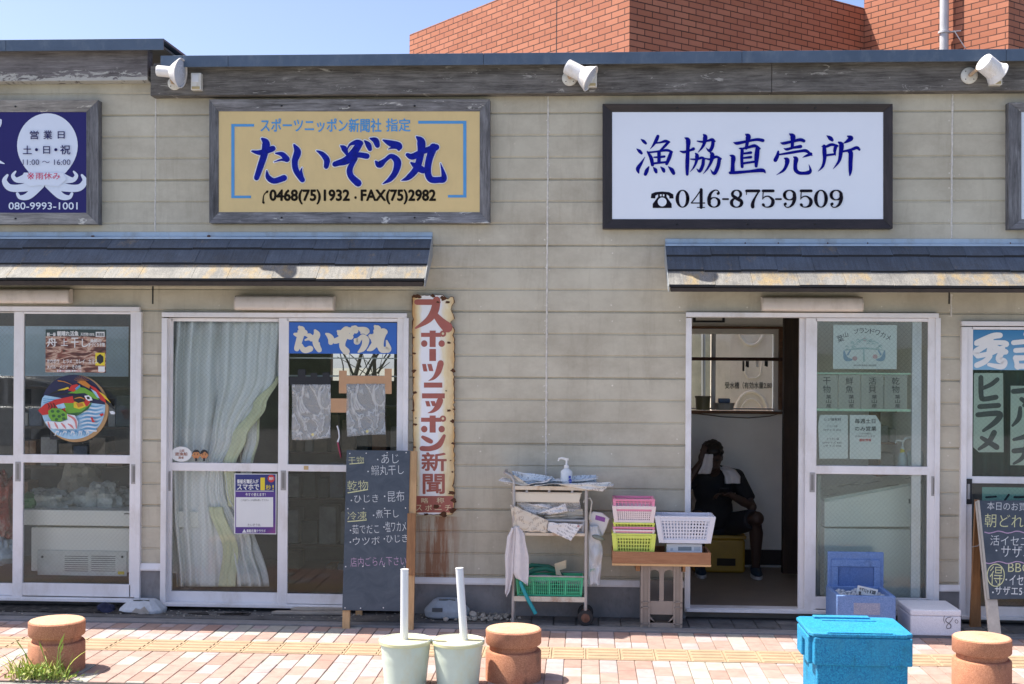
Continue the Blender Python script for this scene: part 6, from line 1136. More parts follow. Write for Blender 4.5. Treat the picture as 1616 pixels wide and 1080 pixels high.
# ------------------------------------------------------------------ trolley and what it carries
cream_r = mat('rusty_cream_metal', (.66, .58, .46), .45, .08, 5, dirt=(.30, .12, .04), dirtamt=.85, dscale=11)
steel_r = mat('rust_spotted_tube', (.42, .40, .38), .4, .12, 6, .0, metal=.3, dirt=(.22, .10, .05), dirtamt=.8, dscale=9)
YF_, YB_ = -.222, -.03
def trolley():
    g = gz(0) + .012; xl, xr = at(811, 900, YF_).x, at(924.5, 900, YF_).x; t = thing('trolley', ((xl + xr) / 2, (YF_ + YB_) / 2, g), 'rusty slim metal trolley with three shelves standing against the wall', 'trolley')
    z1, z2, z3 = at(868, 767, YF_).z, at(868, 840, YF_).z, at(868, 940, YF_).z
    zw = at(923, 972, YF_).z
    for y in (YF_, YB_):
        b = MB(); b.tube([(xl - .002, y, g), (xl, y, at(811, 758, y).z), (xl - .02, y, at(805, 750, y).z), (xl - .062, y + .0, at(796, 745, y).z)], .0105, 10); b.build('post', steel_r, t, smooth=50)
        b = MB(); b.tube([(xr, y, zw + .0), (xr, y, z1 + .005)], .0115, 10); b.build('post', steel_r, t, smooth=50)
    b = MB(); b.tube([(xl - .062, YF_, at(796, 745, YF_).z), (xl - .062, YB_, at(796, 745, YF_).z)], .0105, 10); b.build('push_handle', steel_r, t, smooth=50)
    for z, h, x0, x1 in ((z1, .022, xl - .008, xr + .035), (z2, .016, xl, xr), (z3, .03, xl, xr)):
        b = MB(); b.box(x0, x1, YF_ - .006, YB_ + .006, z - h, z - h + .006); b.box(x0, x1, YF_ - .008, YF_ - .003, z - h, z + .004); b.box(x0, x1, YB_ + .003, YB_ + .008, z - h, z + .004); b.box(x0 - .004, x0, YF_ - .008, YB_ + .008, z - h, z + .004); b.box(x1, x1 + .004, YF_ - .008, YB_ + .008, z - h, z + .004); b.build('shelf', cream_r, t, bevel=.003)
    b = MB(); zr = at(868, 907.5, YF_).z; b.tube([(xl, YF_, zr), (xr, YF_, zr)], .0055, 8); b.tube([(xl, YB_, zr), (xr, YB_, zr)], .0055, 8); b.tube([(xr, YF_, zr), (xr, YB_, zr)], .0055, 8); b.build('guard_rail', steel_r, t, smooth=50)
    for y in (YF_, YB_ + .004):
        b = MB(); c = Vector((xr - .0, y, g + .053)); b.lathe([(.03, -.014), (.049, -.012), (.053, -.006), (.053, .006), (.049, .012), (.03, .014)], c, 28, 0, (0, 1, 0)); o = b.build('wheel', mat('tyre_rubber', (.022, .021, .021), .7, .3, 20), t, smooth=40)
        b = MB(); b.lathe([(.028, -.0165), (.03, -.014), (.012, -.019), (.006, -.021)], c, 20, 0, (0, 1, 0)); b.build('hub', mat('rusty_hub', (.16, .07, .04), .7, .3, 30), o, smooth=40)
    return g, xl, xr, z1, z2, z3
_n0 = set(bpy.data.objects); tg, txl, txr, tz1, tz2, tz3 = trolley()
def rag_sheet(name, label, cat, fn, nu, nv, m, solid=.0016, group=None, sub=0):
    c = fn(.5, 1.0); t = thing(name, tuple(c), label, cat, group); b = MB(); b.grid(fn, nu, nv); b.build('sheet' if cat != 'towel' else 'cloth', m, t, smooth=180, solid=solid, sub=sub); return t
np1 = mk_paper('newsprint', (.66, .66, .64), rot=.4); np2 = mk_paper('newsprint_tan', (.62, .56, .46), (.26, .21, .17), .3, .55); np3 = mk_paper('newsprint_picture', (.70, .69, .68), rot=-.5, pic=(.07, .07, .09)); np4 = mk_paper('newsprint_red_picture', (.70, .69, .68), (.1, .1, .12), -.4, 1.0, (.30, .05, .06)); np5 = mk_paper('newsprint_blue', (.56, .62, .68), (.12, .14, .18), .7, .9, (.24, .32, .42))
def flat_paper(label, px0, px1, row, y0, y1, seed, m, lift, curl=.02, front_drop=0.0, cat='newspaper', group='newspapers on the trolley'):
    a, b_ = at(px0, row, -.14), at(px1, row, -.14)
    def fn(u, v):
        x = a.x + (b_.x - a.x) * u + .012 * math.sin(v * 6 + seed); y = y0 + (y1 - y0) * v + .012 * math.sin(u * 7 + seed); n = mnoise.noise(Vector((x * 9, y * 9, seed)))
        z = tz1 + lift + .016 * (n + .5) + curl * (abs(u - .5) * 2) ** 3 * (1 if seed % 2 else .3) - front_drop * max(0, .25 - v) * 4 * (.4 + u); return Vector((x, y, z))
    return rag_sheet('newspaper', label, cat, fn, 30, 14, m, .0018, group)
flat_paper('bluish newspaper spread at the back of the trolley top', 806, 942, 765, -.01, -.2, 1, np5, .026, .02); flat_paper('white newspaper on the trolley top hanging over its right end', 845, 966, 766, -.26, -.05, 3, np1, .012, -.012, .0); flat_paper('newspaper lying along the left of the trolley top', 792, 870, 764, -.245, -.03, 5, np3, .010, .028)
def standing(label, pts, y, m, seed, amp=.02):   # papers leaning up, from a pixel outline
    (a, b_), (c, d), (e, f), (g_, h) = pts
    def fn(u, v): px = (a + (c - a) * u) * (1 - v) + (g_ + (e - g_) * u) * v; py = (b_ + (d - b_) * u) * (1 - v) + (h + (f - h) * u) * v; p = on(px, py, y); n = mnoise.noise(Vector((u * 3, v * 3, seed))); p.y += amp * n + amp * .8 * math.sin(u * 5 + seed); p.z += .006 * mnoise.noise(Vector((u * 5, seed, v * 4))); return p
    return rag_sheet('newspaper', label, 'newspaper', fn, 26, 16, m, .0018, 'newspapers on the trolley')
standing('pale blue folded newspaper standing up on the left of the trolley top', [(809, 742), (872, 751), (886, 766), (812, 767)], -.17, np5, 4, .014); standing('white sheet drooping over the right end of the trolley top', [(878, 763), (965, 760), (951, 775), (898, 767)], -.235, np1, 21, .012); standing('small paper flap at the left end of the trolley top', [(794, 758), (812, 753), (822, 766), (798, 762)], -.2, np1, 23, .008); standing('dark photo page crumpled along the back of the middle shelf', [(820, 790), (915, 790), (918, 812), (836, 812)], -.12, np3, 27, .04); standing('newspaper corner standing behind the pump bottle', [(900, 750), (941, 748), (941, 762), (902, 763)], -.09, np5, 9, .008); standing('brown paper fold on the left end of the trolley top', [(800, 746), (812, 748), (838, 766), (812, 768)], -.21, np2, 6, .006)
standing('tan newspaper bundle on the left of the middle shelf', [(806, 795), (842, 812), (866, 838), (812, 836)], -.238, np2, 2, .010); standing('tan page wrapped round the bundle on the middle shelf', [(812, 797), (866, 820), (862, 839), (818, 832)], -.246, np2, 12, .004)
standing('crumpled dark newspaper lying in the middle shelf basket', [(816, 793), (870, 794), (880, 808), (836, 812)], -.18, np3, 14, .03); standing('white crumpled page reaching right over the basket', [(850, 808), (893, 793), (896, 806), (862, 812)], -.21, np3, 15, .014); standing('grey crumpled paper in the right half of the basket', [(858, 810), (920, 802), (921, 817), (862, 817)], -.16, np2, 16, .03)
standing('folded page with a red picture hanging over the front of the middle shelf', [(866, 823), (920, 826), (901, 852), (864, 835)], -.243, np4, 18, .006)
def drawer():
    p = at(860, 792, -.21); t = thing('white_tray', tuple(p), 'shallow cream plastic tray hanging under the trolley top', 'tray'); b = MB(); x0, x1 = at(808, 780, -.215).x, at(917, 780, -.215).x; z1_, z0_ = at(860, 777, -.215).z, at(860, 791.5, -.215).z
    b.hexa([(x0 + .012, -.21, z0_), (x1 - .012, -.21, z0_), (x1 - .012, -.05, z0_), (x0 + .012, -.05, z0_)], [(x0, -.217, z1_), (x1, -.217, z1_), (x1, -.045, z1_), (x0, -.045, z1_)]); b.box(x0 - .006, x1 + .006, -.222, -.04, z1_, z1_ + .006); b.build('body', mat('cream_plastic', (.66, .62, .52), .45, .05, 4), t, bevel=.004); b = MB()
    for px in (832, 867, 903): q = at(px, 775, -.226); b.box(q.x - .008, q.x + .008, -.226, -.2, q.z - .008, q.z + .01)
    b.sep('hanger', alu_d, t)
drawer()
def slotted(name, label, cat, x0, x1, y0, y1, z0, z1, m, cols, rows, tap=.02, bw=.006, rim=.012, group=None, solid_bottom=.0, loc=None, round_=0, panels=None):
    t = thing(name, ((x0 + x1) / 2, (y0 + y1) / 2, z0), label, cat, group)
    B = [Vector((x0 + tap, y0 + tap * .6, z0)), Vector((x1 - tap, y0 + tap * .6, z0)), Vector((x1 - tap, y1 - tap * .6, z0)), Vector((x0 + tap, y1 - tap * .6, z0))]; Tp = [Vector((x0, y0, z1)), Vector((x1, y0, z1)), Vector((x1, y1, z1)), Vector((x0, y1, z1))]
    b = MB(); b.hexa(B, [v + Vector((0, 0, .006)) for v in B])
    for k in range(4):
        n = (k + 1) % 4; c = cols if k % 2 == 0 else max(3, int(cols * (y1 - y0) / (x1 - x0)))
        for i in range(1, c): f = i / c; w2 = bw * (2.6 if panels and k % 2 == 0 and i % panels == 0 else 1); b.bar(B[k].lerp(B[n], f), Tp[k].lerp(Tp[n], f), w2)
        for j in range(1, rows): f = j / rows; b.bar(B[k].lerp(Tp[k], f), B[n].lerp(Tp[n], f), bw * .9)
        b.bar(B[k], Tp[k], bw * 3.2); b.bar(B[k].lerp(Tp[k], .04), B[n].lerp(Tp[n], .04), bw * 2.4); b.bar(B[k].lerp(Tp[k], .88), B[n].lerp(Tp[n], .88), bw * 2.2)
    b.build('body', m, t); b = MB(); r_ = rim
    P = [Tp[0] + Vector((-r_, -r_, 0)), Tp[1] + Vector((r_, -r_, 0)), Tp[2] + Vector((r_, r_, 0)), Tp[3] + Vector((-r_, r_, 0))]; I = [Tp[0] + Vector((.004, .004, 0)), Tp[1] + Vector((-.004, .004, 0)), Tp[2] + Vector((-.004, -.004, 0)), Tp[3] + Vector((.004, -.004, 0))]
    for k in range(4): n = (k + 1) % 4; b.hexa([P[k] - Vector((0, 0, .012)), P[n] - Vector((0, 0, .012)), I[n] - Vector((0, 0, .012)), I[k] - Vector((0, 0, .012))], [P[k], P[n], I[n], I[k]])
    b.build('rim', m, t, bevel=.003); return t
gm = mat('green_plastic', (.06, .50, .25), .4, .08, 6); gy = mat('grey_plastic', (.40, .41, .44), .45, .06, 6)
slotted('basket', 'grey slotted basket on the middle trolley shelf under the papers', 'basket', at(830, 830, -.21).x, at(921, 830, -.21).x, -.208, -.05, tz2 + .002, at(870, 818, -.21).z, gy, 30, 2, .006, .004)
slotted('green_crate', 'green slotted crate on the bottom trolley shelf', 'crate', at(816, 925, -.205).x, at(919, 925, -.205).x, -.20, -.045, tz3 + .002, at(868, 908, -.205).z, gm, 32, 5, .010, .0042, .006, panels=8)
def hoses():
    g2 = mat('dark_green_hose', (.02, .16, .10), .45, .1, 20); cy2 = mat('cyan_hose', (.02, .33, .36), .45, .06, 10); t = thing('garden_hose', tuple(at(860, 907, -.12)), 'dark green hose coiled in the green crate', 'hose'); b = MB()
    b.tube([on(x, y_, yy) for x, y_, yy in ((830, 905, -.13), (845, 897, -.12), (862, 895, -.11), (878, 899, -.1), (888, 908, -.09))], .016, 10); b.tube([on(x, y_, yy) for x, y_, yy in ((818, 899, -.07), (840, 890, -.07), (865, 892, -.07), (884, 900, -.08))], .015, 10); b.tube([on(x, y_, yy) for x, y_, yy in ((842, 918, -.15), (862, 913, -.14), (880, 920, -.13), (872, 930, -.12))], .015, 10); b.build('tube', g2, t, smooth=60)
    t = thing('hose_piece', tuple(at(845, 965, -.235)), 'cyan hose end hanging out below the white towel', 'hose'); b = MB(); b.tube([on(x, y_, -.236) for x, y_ in ((822, 915), (825, 925), (833, 942), (840, 955), (846, 966))], [.0125] * 4 + [.013], 12); b.build('tube', cy2, t, smooth=60)
    t = thing('blue_bowl', tuple(at(862, 912, -.12)), 'pale blue dish lying inside the green crate', 'dish'); b = MB(); c = at(858, 912, -.12); b.ell(c, (.11, .05, .03), 24, 10); b.build('dish', mat('pale_blue_dish', (.42, .55, .62), .4), t, smooth=60)
    t = thing('paper_scrap', tuple(at(884, 897, -.12)), 'torn cardboard scrap sticking out of the green crate', 'scrap'); b = MB(); b.slab([on(x, y_, -.12) for x, y_ in ((875, 888), (893, 882), (893, 895), (883, 898), (886, 906), (878, 905))], (.004, .004, 0)); b.build('card', mat('cream_card', (.60, .50, .34), .8, .1, 20), t)
hoses()
towel = mat('white_towel', (.66, .63, .63), .95, .06, 30, .4, 150)
def hang(label, keys, y, seed, nm='towel'):
    top, bot = keys[0][0], keys[-1][0]
    def fn(u, v): row = top + (bot - top) * v; a, c = piece(keys, row); p = on(a + (c - a) * u, row + 6 * (u - .5) * v, y); p.y += .012 * math.sin(u * 8 + seed + v) * (1 - .3 * v) - .006; return p
    c = fn(.5, 1); t = thing(nm, tuple(c), label, 'towel'); b = MB(); b.grid(fn, 24, 30); b.build('cloth', towel, t, smooth=180, solid=.004)
hang('white towel hanging on the front left post of the trolley', [(829, 812, 822), (845, 811, 829), (880, 809, 835), (902, 809, 835), (912, 814, 834), (919, 828, 833)], -.246, .5)
hang('narrow greyish towel hanging at the left side of the trolley', [(831, 808, 814), (850, 801, 813), (880, 798, 811), (905, 799, 810), (925, 799, 806), (936, 798, 801)], -.236, 2.0)
def right_side():
    y = -.17; t = thing('dustpan', tuple(at(946, 845, y)), 'white plastic scoop with a purple label hanging right of the trolley', 'scoop'); b = MB(); b.slab([on(px, py, y) for px, py in ((929, 812), (936, 806), (950, 808), (962, 817), (957, 832), (951, 845), (940, 846), (931, 842))], (0, .03, 0)); b.build('scoop', mat('white_scoop', (.68, .66, .66), .45, .04), t, bevel=.006); b = MB(); b.poly([(940, 811.5), (955, 815.5), (954, 822.5), (939, 818.5)], y - .0015); b.build('purple_label', mat('purple_label', (.26, .08, .34), .5, .25, 90), t)
    t = thing('hook', tuple(at(930, 810, -.19)), 'white hook hung over the right post of the trolley', 'hook'); b = MB(); b.tube([on(x, y_, -.2) for x, y_ in ((921, 792), (924, 786), (931, 785), (934, 791), (932, 805), (930, 818), (934, 821))], .006, 8); b.build('wire', mat('cream_wire', (.6, .56, .48), .5), t, smooth=60)
    f = NT('thin_white_bag'); f.base((.66, .68, .70)); f.rough(.4); n = f.noise(f.mapv((4, 1, 1.5)), 6, 4, .6, 1); f.bump(n, .8, .02); f.val(f.b.inputs['Alpha'], .88)
    def fn(u, v): row = 828 + 92 * v; a, c = piece([(828, 929, 944), (845, 928, 949), (870, 929, 951), (885, 929, 949), (920, 928, 947)], row); p = on(a + (c - a) * u, row + (1.5 * math.sin(u * 9) if v > .95 else 0), -.18); p.y += .02 * mnoise.noise(Vector((u * 3, v * 5, 1))) - .018 * math.sin(math.pi * u); return p
    t = thing('shopping_bag', tuple(at(940, 920, -.18)), 'thin white plastic bag hanging on the right post of the trolley', 'bag'); b = MB(); b.grid(fn, 20, 36); b.build('film', f.m, t, smooth=180, solid=.001); b = MB(); b.text('葉山', 933, 893, 937, 902, -.212, .0, 0, 1.4); b.build('green_print', mat('green_print', (.05, .32, .2), .6), t)
    t = thing('dark_lid', tuple(at(944, 848, -.19)), 'grey green lid stuck between the scoop and the white bag', 'lid'); b = MB(); c = at(944, 847, -.20); b.ell(c, (.045, .02, .016), 18, 8, 0, Matrix.Rotation(R(18), 3, 'Y')); b.build('lid', mat('grey_green_lid', (.20, .22, .19), .5, .2, 20), t, smooth=60)
right_side()
t = pump('pump_bottle', 'clear pump bottle with a white nozzle standing on the trolley top', 'bottle', 894, 721, 763.5, -.16, .040, mat('hazy_plastic', (.62, .66, .70), .25, .04, 4))
b = MB(); c = at(899.5, 758, -.201); b.disc(900, 758, 2.6, 3.6, -.2015); b.rect(897.5, 750, 901, 754, -.2015); b.build('blue_mark', mat('bottle_blue', (.03, .06, .35), .4), t)

_tr = [o for o in bpy.data.objects if (o not in _n0 or o.name == 'trolley') and o.parent is None and o.type == 'EMPTY']
for o in _tr: o.location.y -= .06
# ------------------------------------------------------------------ crate table, baskets, scale
_n0 = set(bpy.data.objects)
def crate_table():
    gt = mat('taupe_crate_plastic', (.29, .245, .205), .5, .07, 6, dirt=(.2, .17, .15), dirtamt=.4); y0 = -.235; g = gz(0) + .012
    x0, x1 = at(1011, 940, y0).x, at(1075, 940, y0).x; zt_ = at(1040, 888.5, y0).z; H = zt_ - g; D = .20
    t = thing('bottle_crate', ((x0 + x1) / 2, y0, g), 'taupe bottle crate stood on end as a table leg', 'crate', 'crates under the tray table'); b = MB(); zz = lambda row: at(1040, row, y0).z; xx = lambda px: at(px, 940, y0).x; th = .012
    def fr(xa, xb, za, zb, y=y0, d=th): b.box(xa, xb, y, y + d, za, zb)
    fr(x0, xx(1024), g, zt_); fr(xx(1062.5), x1, g, zt_); fr(xx(1039.5), xx(1046.5), zz(946), zz(897)); b.box(xx(1024), xx(1062.5), y0, y0 + th, zz(897), zt_); b.box(xx(1024), xx(1062.5), y0, y0 + th, zz(967), zz(946)); b.box(xx(1024), xx(1062.5), y0, y0 + th, g, zz(980))
    for px in (1024, 1046.5): # rounded slot heads
        w_ = xx(px + 15.5) - xx(px); cxx = (xx(px) + xx(px + 15.5)) / 2; zc = zz(905)
        for s_ in (-1, 1): b.slab([(cxx + s_ * w_ / 2, y0 + .0012, zz(896.5))] + [(cxx + s_ * w_ / 2 * math.cos(R(a)), y0 + .0012, zc + (zz(897) - zc) * math.sin(R(a))) for a in range(0, 91, 15)] + [(cxx, y0 + .0012, zz(896.5))], (0, th - .002, 0))
    for s_, px in ((-1, 1024), (1, 1062.5)):
        b.slab([(xx(px) - s_ * 0, y0 + .0012, zz(981))] + [(xx(px) - s_ * (.0 + .045 * (1 - math.cos(R(a)))), y0 + .0012, zz(981) + (zz(968) - zz(981)) * (1 - math.sin(R(a)))) for a in range(0, 91, 15)][::-1] + [(xx(px) - s_ * .045, y0 + .0012, zz(981))], (0, th - .002, 0))
    for xa, xb in ((x0 - .003, x0 + .012), (xx(1022), xx(1025)), (xx(1061.5), xx(1064.5)), (x1 - .012, x1 + .003)): b.box(xa, xb, y0 - .010, y0 - .0005, g + .001, zt_ - .002)
    for row in (889.5, 947, 955, 981): b.box(x0 - .003, xx(1024), y0 - .010, y0 - .001, zz(row) - .006, zz(row)); b.box(xx(1062.5), x1 + .003, y0 - .010, y0 - .001, zz(row) - .006, zz(row))
    for xa in (x0, x1 - th):  # side walls with a window each
        b.box(xa, xa + th, y0 + th, y0 + .06, g, zt_); b.box(xa, xa + th, y0 + D - .05, y0 + D, g, zt_); b.box(xa, xa + th, y0 + .06, y0 + D - .05, zt_ - .06, zt_); b.box(xa, xa + th, y0 + .06, y0 + D - .05, g, g + .1); b.box(xa, xa + th, y0 + .06, y0 + D - .05, g + .18, g + .26)
    b.box(x0 + th, x1 - th, y0 + th, y0 + D, g, g + th); b.box(x0 + th, x1 - th, y0 + th, y0 + D, zt_ - th, zt_); b.box(x0 + th, x1 - th, y0 + D - .012, y0 + D, g + th, g + .28); b.build('crate', gt, t, bevel=.0022)
    y = y0 - .05; t = thing('tray_table', tuple(at(1043, 886, y)), 'shallow wooden tray laid on the upright crate as a table top', 'tray'); xa, xb = at(966, 878, y).x, at(1120, 878, y).x; z0, z1 = zt_ + .001, at(1043, 869, y).z; yb = -.012
    b = MB(); b.box(xa, xb, y, yb, z0, z0 + .014); b.build('bottom', MT['ply_x'], t, bevel=.002); b = MB(); b.box(xa - .002, xb + .002, y - .012, y, z0 - .003, z0 + .011); b.build('front_lip', mat('raw_pine_edge', (.58, .36, .17), .7, .12, 10), t, bevel=.001)
    for bx in ((xa, xb, y - .014, y - .0005, z0 + .012, z1), (xa, xb, yb - .014, yb, z0 + .0145, z1), (xa, xa + .014, y, yb - .0145, z0 + .0145, z1), (xb - .014, xb, y, yb - .0145, z0 + .0145, z1)): b = MB(); b.box(*bx); b.build('side', MT['ply_x'], t, bevel=.0015)
    for px in (1006, 1077): c = at(px, 893, y0); b = MB(); b.box(c.x - .014, c.x + .014, y0 - .01, y0 + .16, zt_ - .045, zt_ - .001); b.build('bracket', MT['brown_z'], t)
    return z0 + .0145, y
TZ, TY = crate_table()
lime = mat('lime_plastic', (.64, .72, .13), .4, .05, trans=.05); pinkp = mat('pink_plastic', (.70, .24, .37), .4, .05); blush = mat('blush_plastic', (.76, .64, .63), .4, .05)
def stack():
    xc = (at(967, 850, -.24).x + at(1032, 850, -.24).x) / 2; zq = lambda r: at(1000, r, -.26).z; y0, y1 = -.262, -.065; W = (at(1033, 840, -.26).x - at(965.5, 840, -.26).x) / 2
    g = 'stacked small baskets on the tray table'
    slotted('basket', 'lime basket at the bottom of the basket stack', 'basket', xc - W + .01, xc + W - .01, y0, y1, TZ + .001, zq(840), lime, 14, 8, .018, .0085, .008, g)
    for r, m, l in ((834, blush, 'blush basket rim nested just above the lower lime basket'), (829.5, pinkp, 'pink basket rim nested in the middle of the stack'), (823, lime, 'second lime basket rim in the middle of the stack')):
        slotted('basket', l, 'basket', xc - W + .012, xc + W - .012, y0 + .001, y1 - .001, zq(r) - .035, zq(r), m, 12, 3, .004, .004, .009, g)
    slotted('basket', 'blush basket above the lime ones in the stack', 'basket', xc - W + .010, xc + W - .010, y0, y1, zq(822.5), zq(797), blush, 18, 8, .014, .0078, .008, g); slotted('basket', 'pink basket at the top of the basket stack', 'basket', xc - W + .012, xc + W - .014, y0 + .002, y1, zq(797) - .03, zq(786), pinkp, 10, 3, .004, .006, .009, g)
stack()
def scale_basket():
    y = -.25; p = at(1079, 869, y); t = thing('kitchen_scale', (p.x, y, TZ), 'white kitchen scale with a grey display on the wooden tray', 'scale'); x0, x1 = at(1051, 860, y).x, at(1107, 860, y).x; z1 = at(1079, 857, y).z
    b = MB(); b.slab([(x0, y, TZ + .001), (x0, y + .02, z1), (x0, y + .2, z1 + .004), (x0, y + .2, TZ + .001)], (x1 - x0, 0, 0)); b.build('body', mat('scale_white', (.66, .68, .70), .4, .03), t, bevel=.006, seg=3); b = MB(); pl = plane3(Vector((x0, y, TZ + .001)), Vector((x1, y, TZ + .001)), Vector((x0, y + .02, z1))); b.rect(1069, 861, 1090, 867, shift(pl, .001)); b.build('display', mat('lcd_grey', (.20, .23, .25), .3), t); b = MB(); b.rect(1057, 863, 1061, 867, shift(pl, .001)); b.rect(1094, 861, 1104, 867, shift(pl, .001)); b.sep('button', mat('button_grey', (.45, .48, .52), .4), t)
    b = MB(); zb_ = at(1079, 854, y).z; b.box(x0 + .03, x1 - .03, y + .03, y + .17, z1 + .001, zb_); b.build('platform', white_p, t, bevel=.003)
    slotted('basket', 'large white basket standing on the kitchen scale', 'basket', at(1036, 812, y - .02).x, at(1124, 812, y - .02).x, y - .02, y + .19, zb_ + .001, at(1079, 813, y - .02).z, mat('lilac_white_plastic', (.64, .65, .72), .4, .03), 17, 8, .03, .0098, .012)
scale_basket()

for o in bpy.data.objects:
    if o not in _n0 and o.parent is None and o.type == 'EMPTY': o.location.y -= .065
# ------------------------------------------------------------------ foam boxes
def foam(n, a, b_): return mk_speckle(n, a, b_, 210, .7, .35, tuple(q * .72 + .02 for q in b_), tuple(q * .45 for q in b_))
cyf = foam('cyan_foam', (.0, .15, .34), (.015, .30, .51)); blf = foam('blue_foam', (.10, .19, .42), (.17, .28, .54)); whf = mk_speckle('white_foam', (.76, .76, .80), (.86, .86, .90), 260, .8, .15)
def cyan():
    d = 5.8; A = atd(1285, 1004, d); B = on(1441, 1006, (A, Vector((0, -1, 0)))); zt_ = A.z; W = B.x - A.x; D = .40; g = gz(A.x + .2) - .012; yA = A.y; t = thing('foam_box', (A.x + W / 2, yA + D / 2, g), 'bright cyan foam box with its lid on in the right foreground', 'foam box', 'foam boxes by the right door')
    zs = atd(1360, 1051, d).z; b = MB(); e = .014
    b.box(A.x, A.x + W, yA, yA + D, zs, zt_ - .006); b.box(A.x + .016, A.x + W - .018, yA + .015, yA + D - .015, g, zs + .004); b.build('body', cyf, t, bevel=.007, seg=3)
    b = MB(); xl = A.x - .020; b.box(xl, A.x + .004, yA + .05, yA + .135, zs - .004, zt_ - .012); b.box(xl, A.x + .004, yA + .225, yA + D - .05, zs - .004, zt_ - .012); b.box(xl, A.x + .004, yA + .1355, yA + .2245, zt_ - .05, zt_ - .012); b.sep('handle_grip', cyf, t, bevel=.006, seg=2)
    b = MB(); b.slab([(xl, yA + .03, zt_ - .005), (A.x - .004, yA + .005, zt_ - .005), (A.x + .05, yA - .003, zt_ - .005), (A.x + W - .03, yA - .003, zt_ - .005), (A.x + W + .004, yA + .02, zt_ - .005), (A.x + W + .004, yA + D - .02, zt_ - .005), (A.x + W - .03, yA + D, zt_ - .005), (xl + .02, yA + D, zt_ - .005), (xl, yA + D - .03, zt_ - .005)], (0, 0, .018)); b.build('lid', cyf, t, bevel=.005, seg=2)
    b = MB(); b.box(A.x + .06, A.x + W - .09, yA + .001, yA + .022, zt_ + .0135, zt_ + .019); b.box(A.x + .06, A.x + W - .12, yA + D - .06, yA + D - .012, zt_ + .0135, zt_ + .023); b.box(A.x + .09, A.x + W - .1, yA + D - .11, yA + D - .075, zt_ + .0135, zt_ + .017); b.sep('lid_rib', cyf, t, bevel=.003)
cyan()
def blue_open():
    y = -.50; g = gz(2.2) + .012; A = at(1321, 940, y); B = at(1414, 942, y); W = B.x - A.x; D = .37; zt_ = A.z; t = thing('foam_box', (A.x + W / 2, y + D / 2, g), 'open blue foam box with its lid leaning against the right door', 'foam box', 'foam boxes by the right door'); w_ = .028
    b = MB(); b.box(A.x, A.x + W, y, y + w_, g, zt_); b.box(A.x, A.x + W, y + D - w_, y + D, g, zt_); b.box(A.x, A.x + w_, y + w_, y + D - w_, g, zt_); b.box(A.x + W - w_, A.x + W, y + w_, y + D - w_, g, zt_); b.box(A.x + w_, A.x + W - w_, y + w_, y + D - w_, g, g + .05); b.build('body', blf, t, bevel=.005, seg=2)
    b = MB(); b.box(A.x + .105, A.x + W - .10, y - .0015, y + .001, zt_ - .12, zt_ - .045); b.build('front_recess', foam('blue_foam_worn', (.20, .23, .36), (.32, .34, .44)), t, bevel=.001); b = MB(); b.box(A.x + w_, A.x + W - w_, y + w_, y + D - w_, g + .05, zt_ - .03)
    for v in b.v: pass
    yl = y + D - .01; L0, L1 = at(1306, 940, yl), at(1395, 872, yl); b = MB(); b.box(L0.x, L1.x, yl, yl + .022, L0.z - .02, L1.z); b.build('lid', blf, t, bevel=.006, seg=2); lw = L1.x - L0.x; lh = L1.z - L0.z + .02; b = MB(); x0, x1, z0, z1 = L0.x + lw * .07, L1.x - lw * .07, L0.z - .01, L1.z - lh * .16
    b.box(x0, x1, yl - .012, yl - .0005, z1 - lh * .15, z1); b.box(x0, x0 + lw * .11, yl - .012, yl - .0005, z0, z1 - lh * .15 - .0005); b.box(x1 - lw * .11, x1, yl - .012, yl - .0005, z0, z1 - lh * .15 - .0005); b.sep('lid_ridge', blf, t, bevel=.003); b = MB(); b.box(x0 + lw * .115, x1 - lw * .115, yl - .004, yl - .0003, z0, z1 - lh * .155); b.build('lid_field', foam('blue_foam_deep', (.06, .13, .34), (.11, .20, .45)), t)
    r = random.Random(2); ic = MB()
    for k in range(220): x, yy = r.uniform(A.x + .035, A.x + W - .035), r.uniform(y + .035, y + D - .035); s = r.uniform(.008, .018); ic.ell((x, yy, zt_ - .03 + r.uniform(-.012, .012)), (s, s * .8, s * .6), 5, 4)
    o = ic.build('crushed_ice', mat('clear_ice', (.50, .54, .58), .15, .2, 40)); o['kind'] = 'stuff'
    p = at(1372, 938, y + .1); t = thing('price_card', tuple(p), 'small white price card standing in the ice of the open blue box', 'price card'); q = [on(a, c, y + .1) for a, c in ((1354, 924), (1386, 931), (1383, 941), (1351, 938))]; pl = plane3(*q[:3]); b = MB(); b.slab(q, (0, .003, 0)); b.build('card', ply, t); b = MB(); b.text('サザエ', 1356, 928, 1366, 933.5, shift(pl, .001), .03, 0, .2); b.text('1ヶ￥300', 1366, 931, 1382, 938, shift(pl, .001), .03, 0, .2); b.build('lettering', blk, t)
    t = thing('bottle_clip', tuple(at(1357, 940, y + .08)), 'small dark clip holding the price card in the ice', 'clip'); b = MB(); c = at(1357, 941, y + .085); b.lathe([(.011, -.03), (.012, .005), (.006, .012), (.008, .03)], c, 12); b.build('clip', mat('dark_grey_clip', (.07, .08, .09), .5), t, smooth=40)
blue_open()
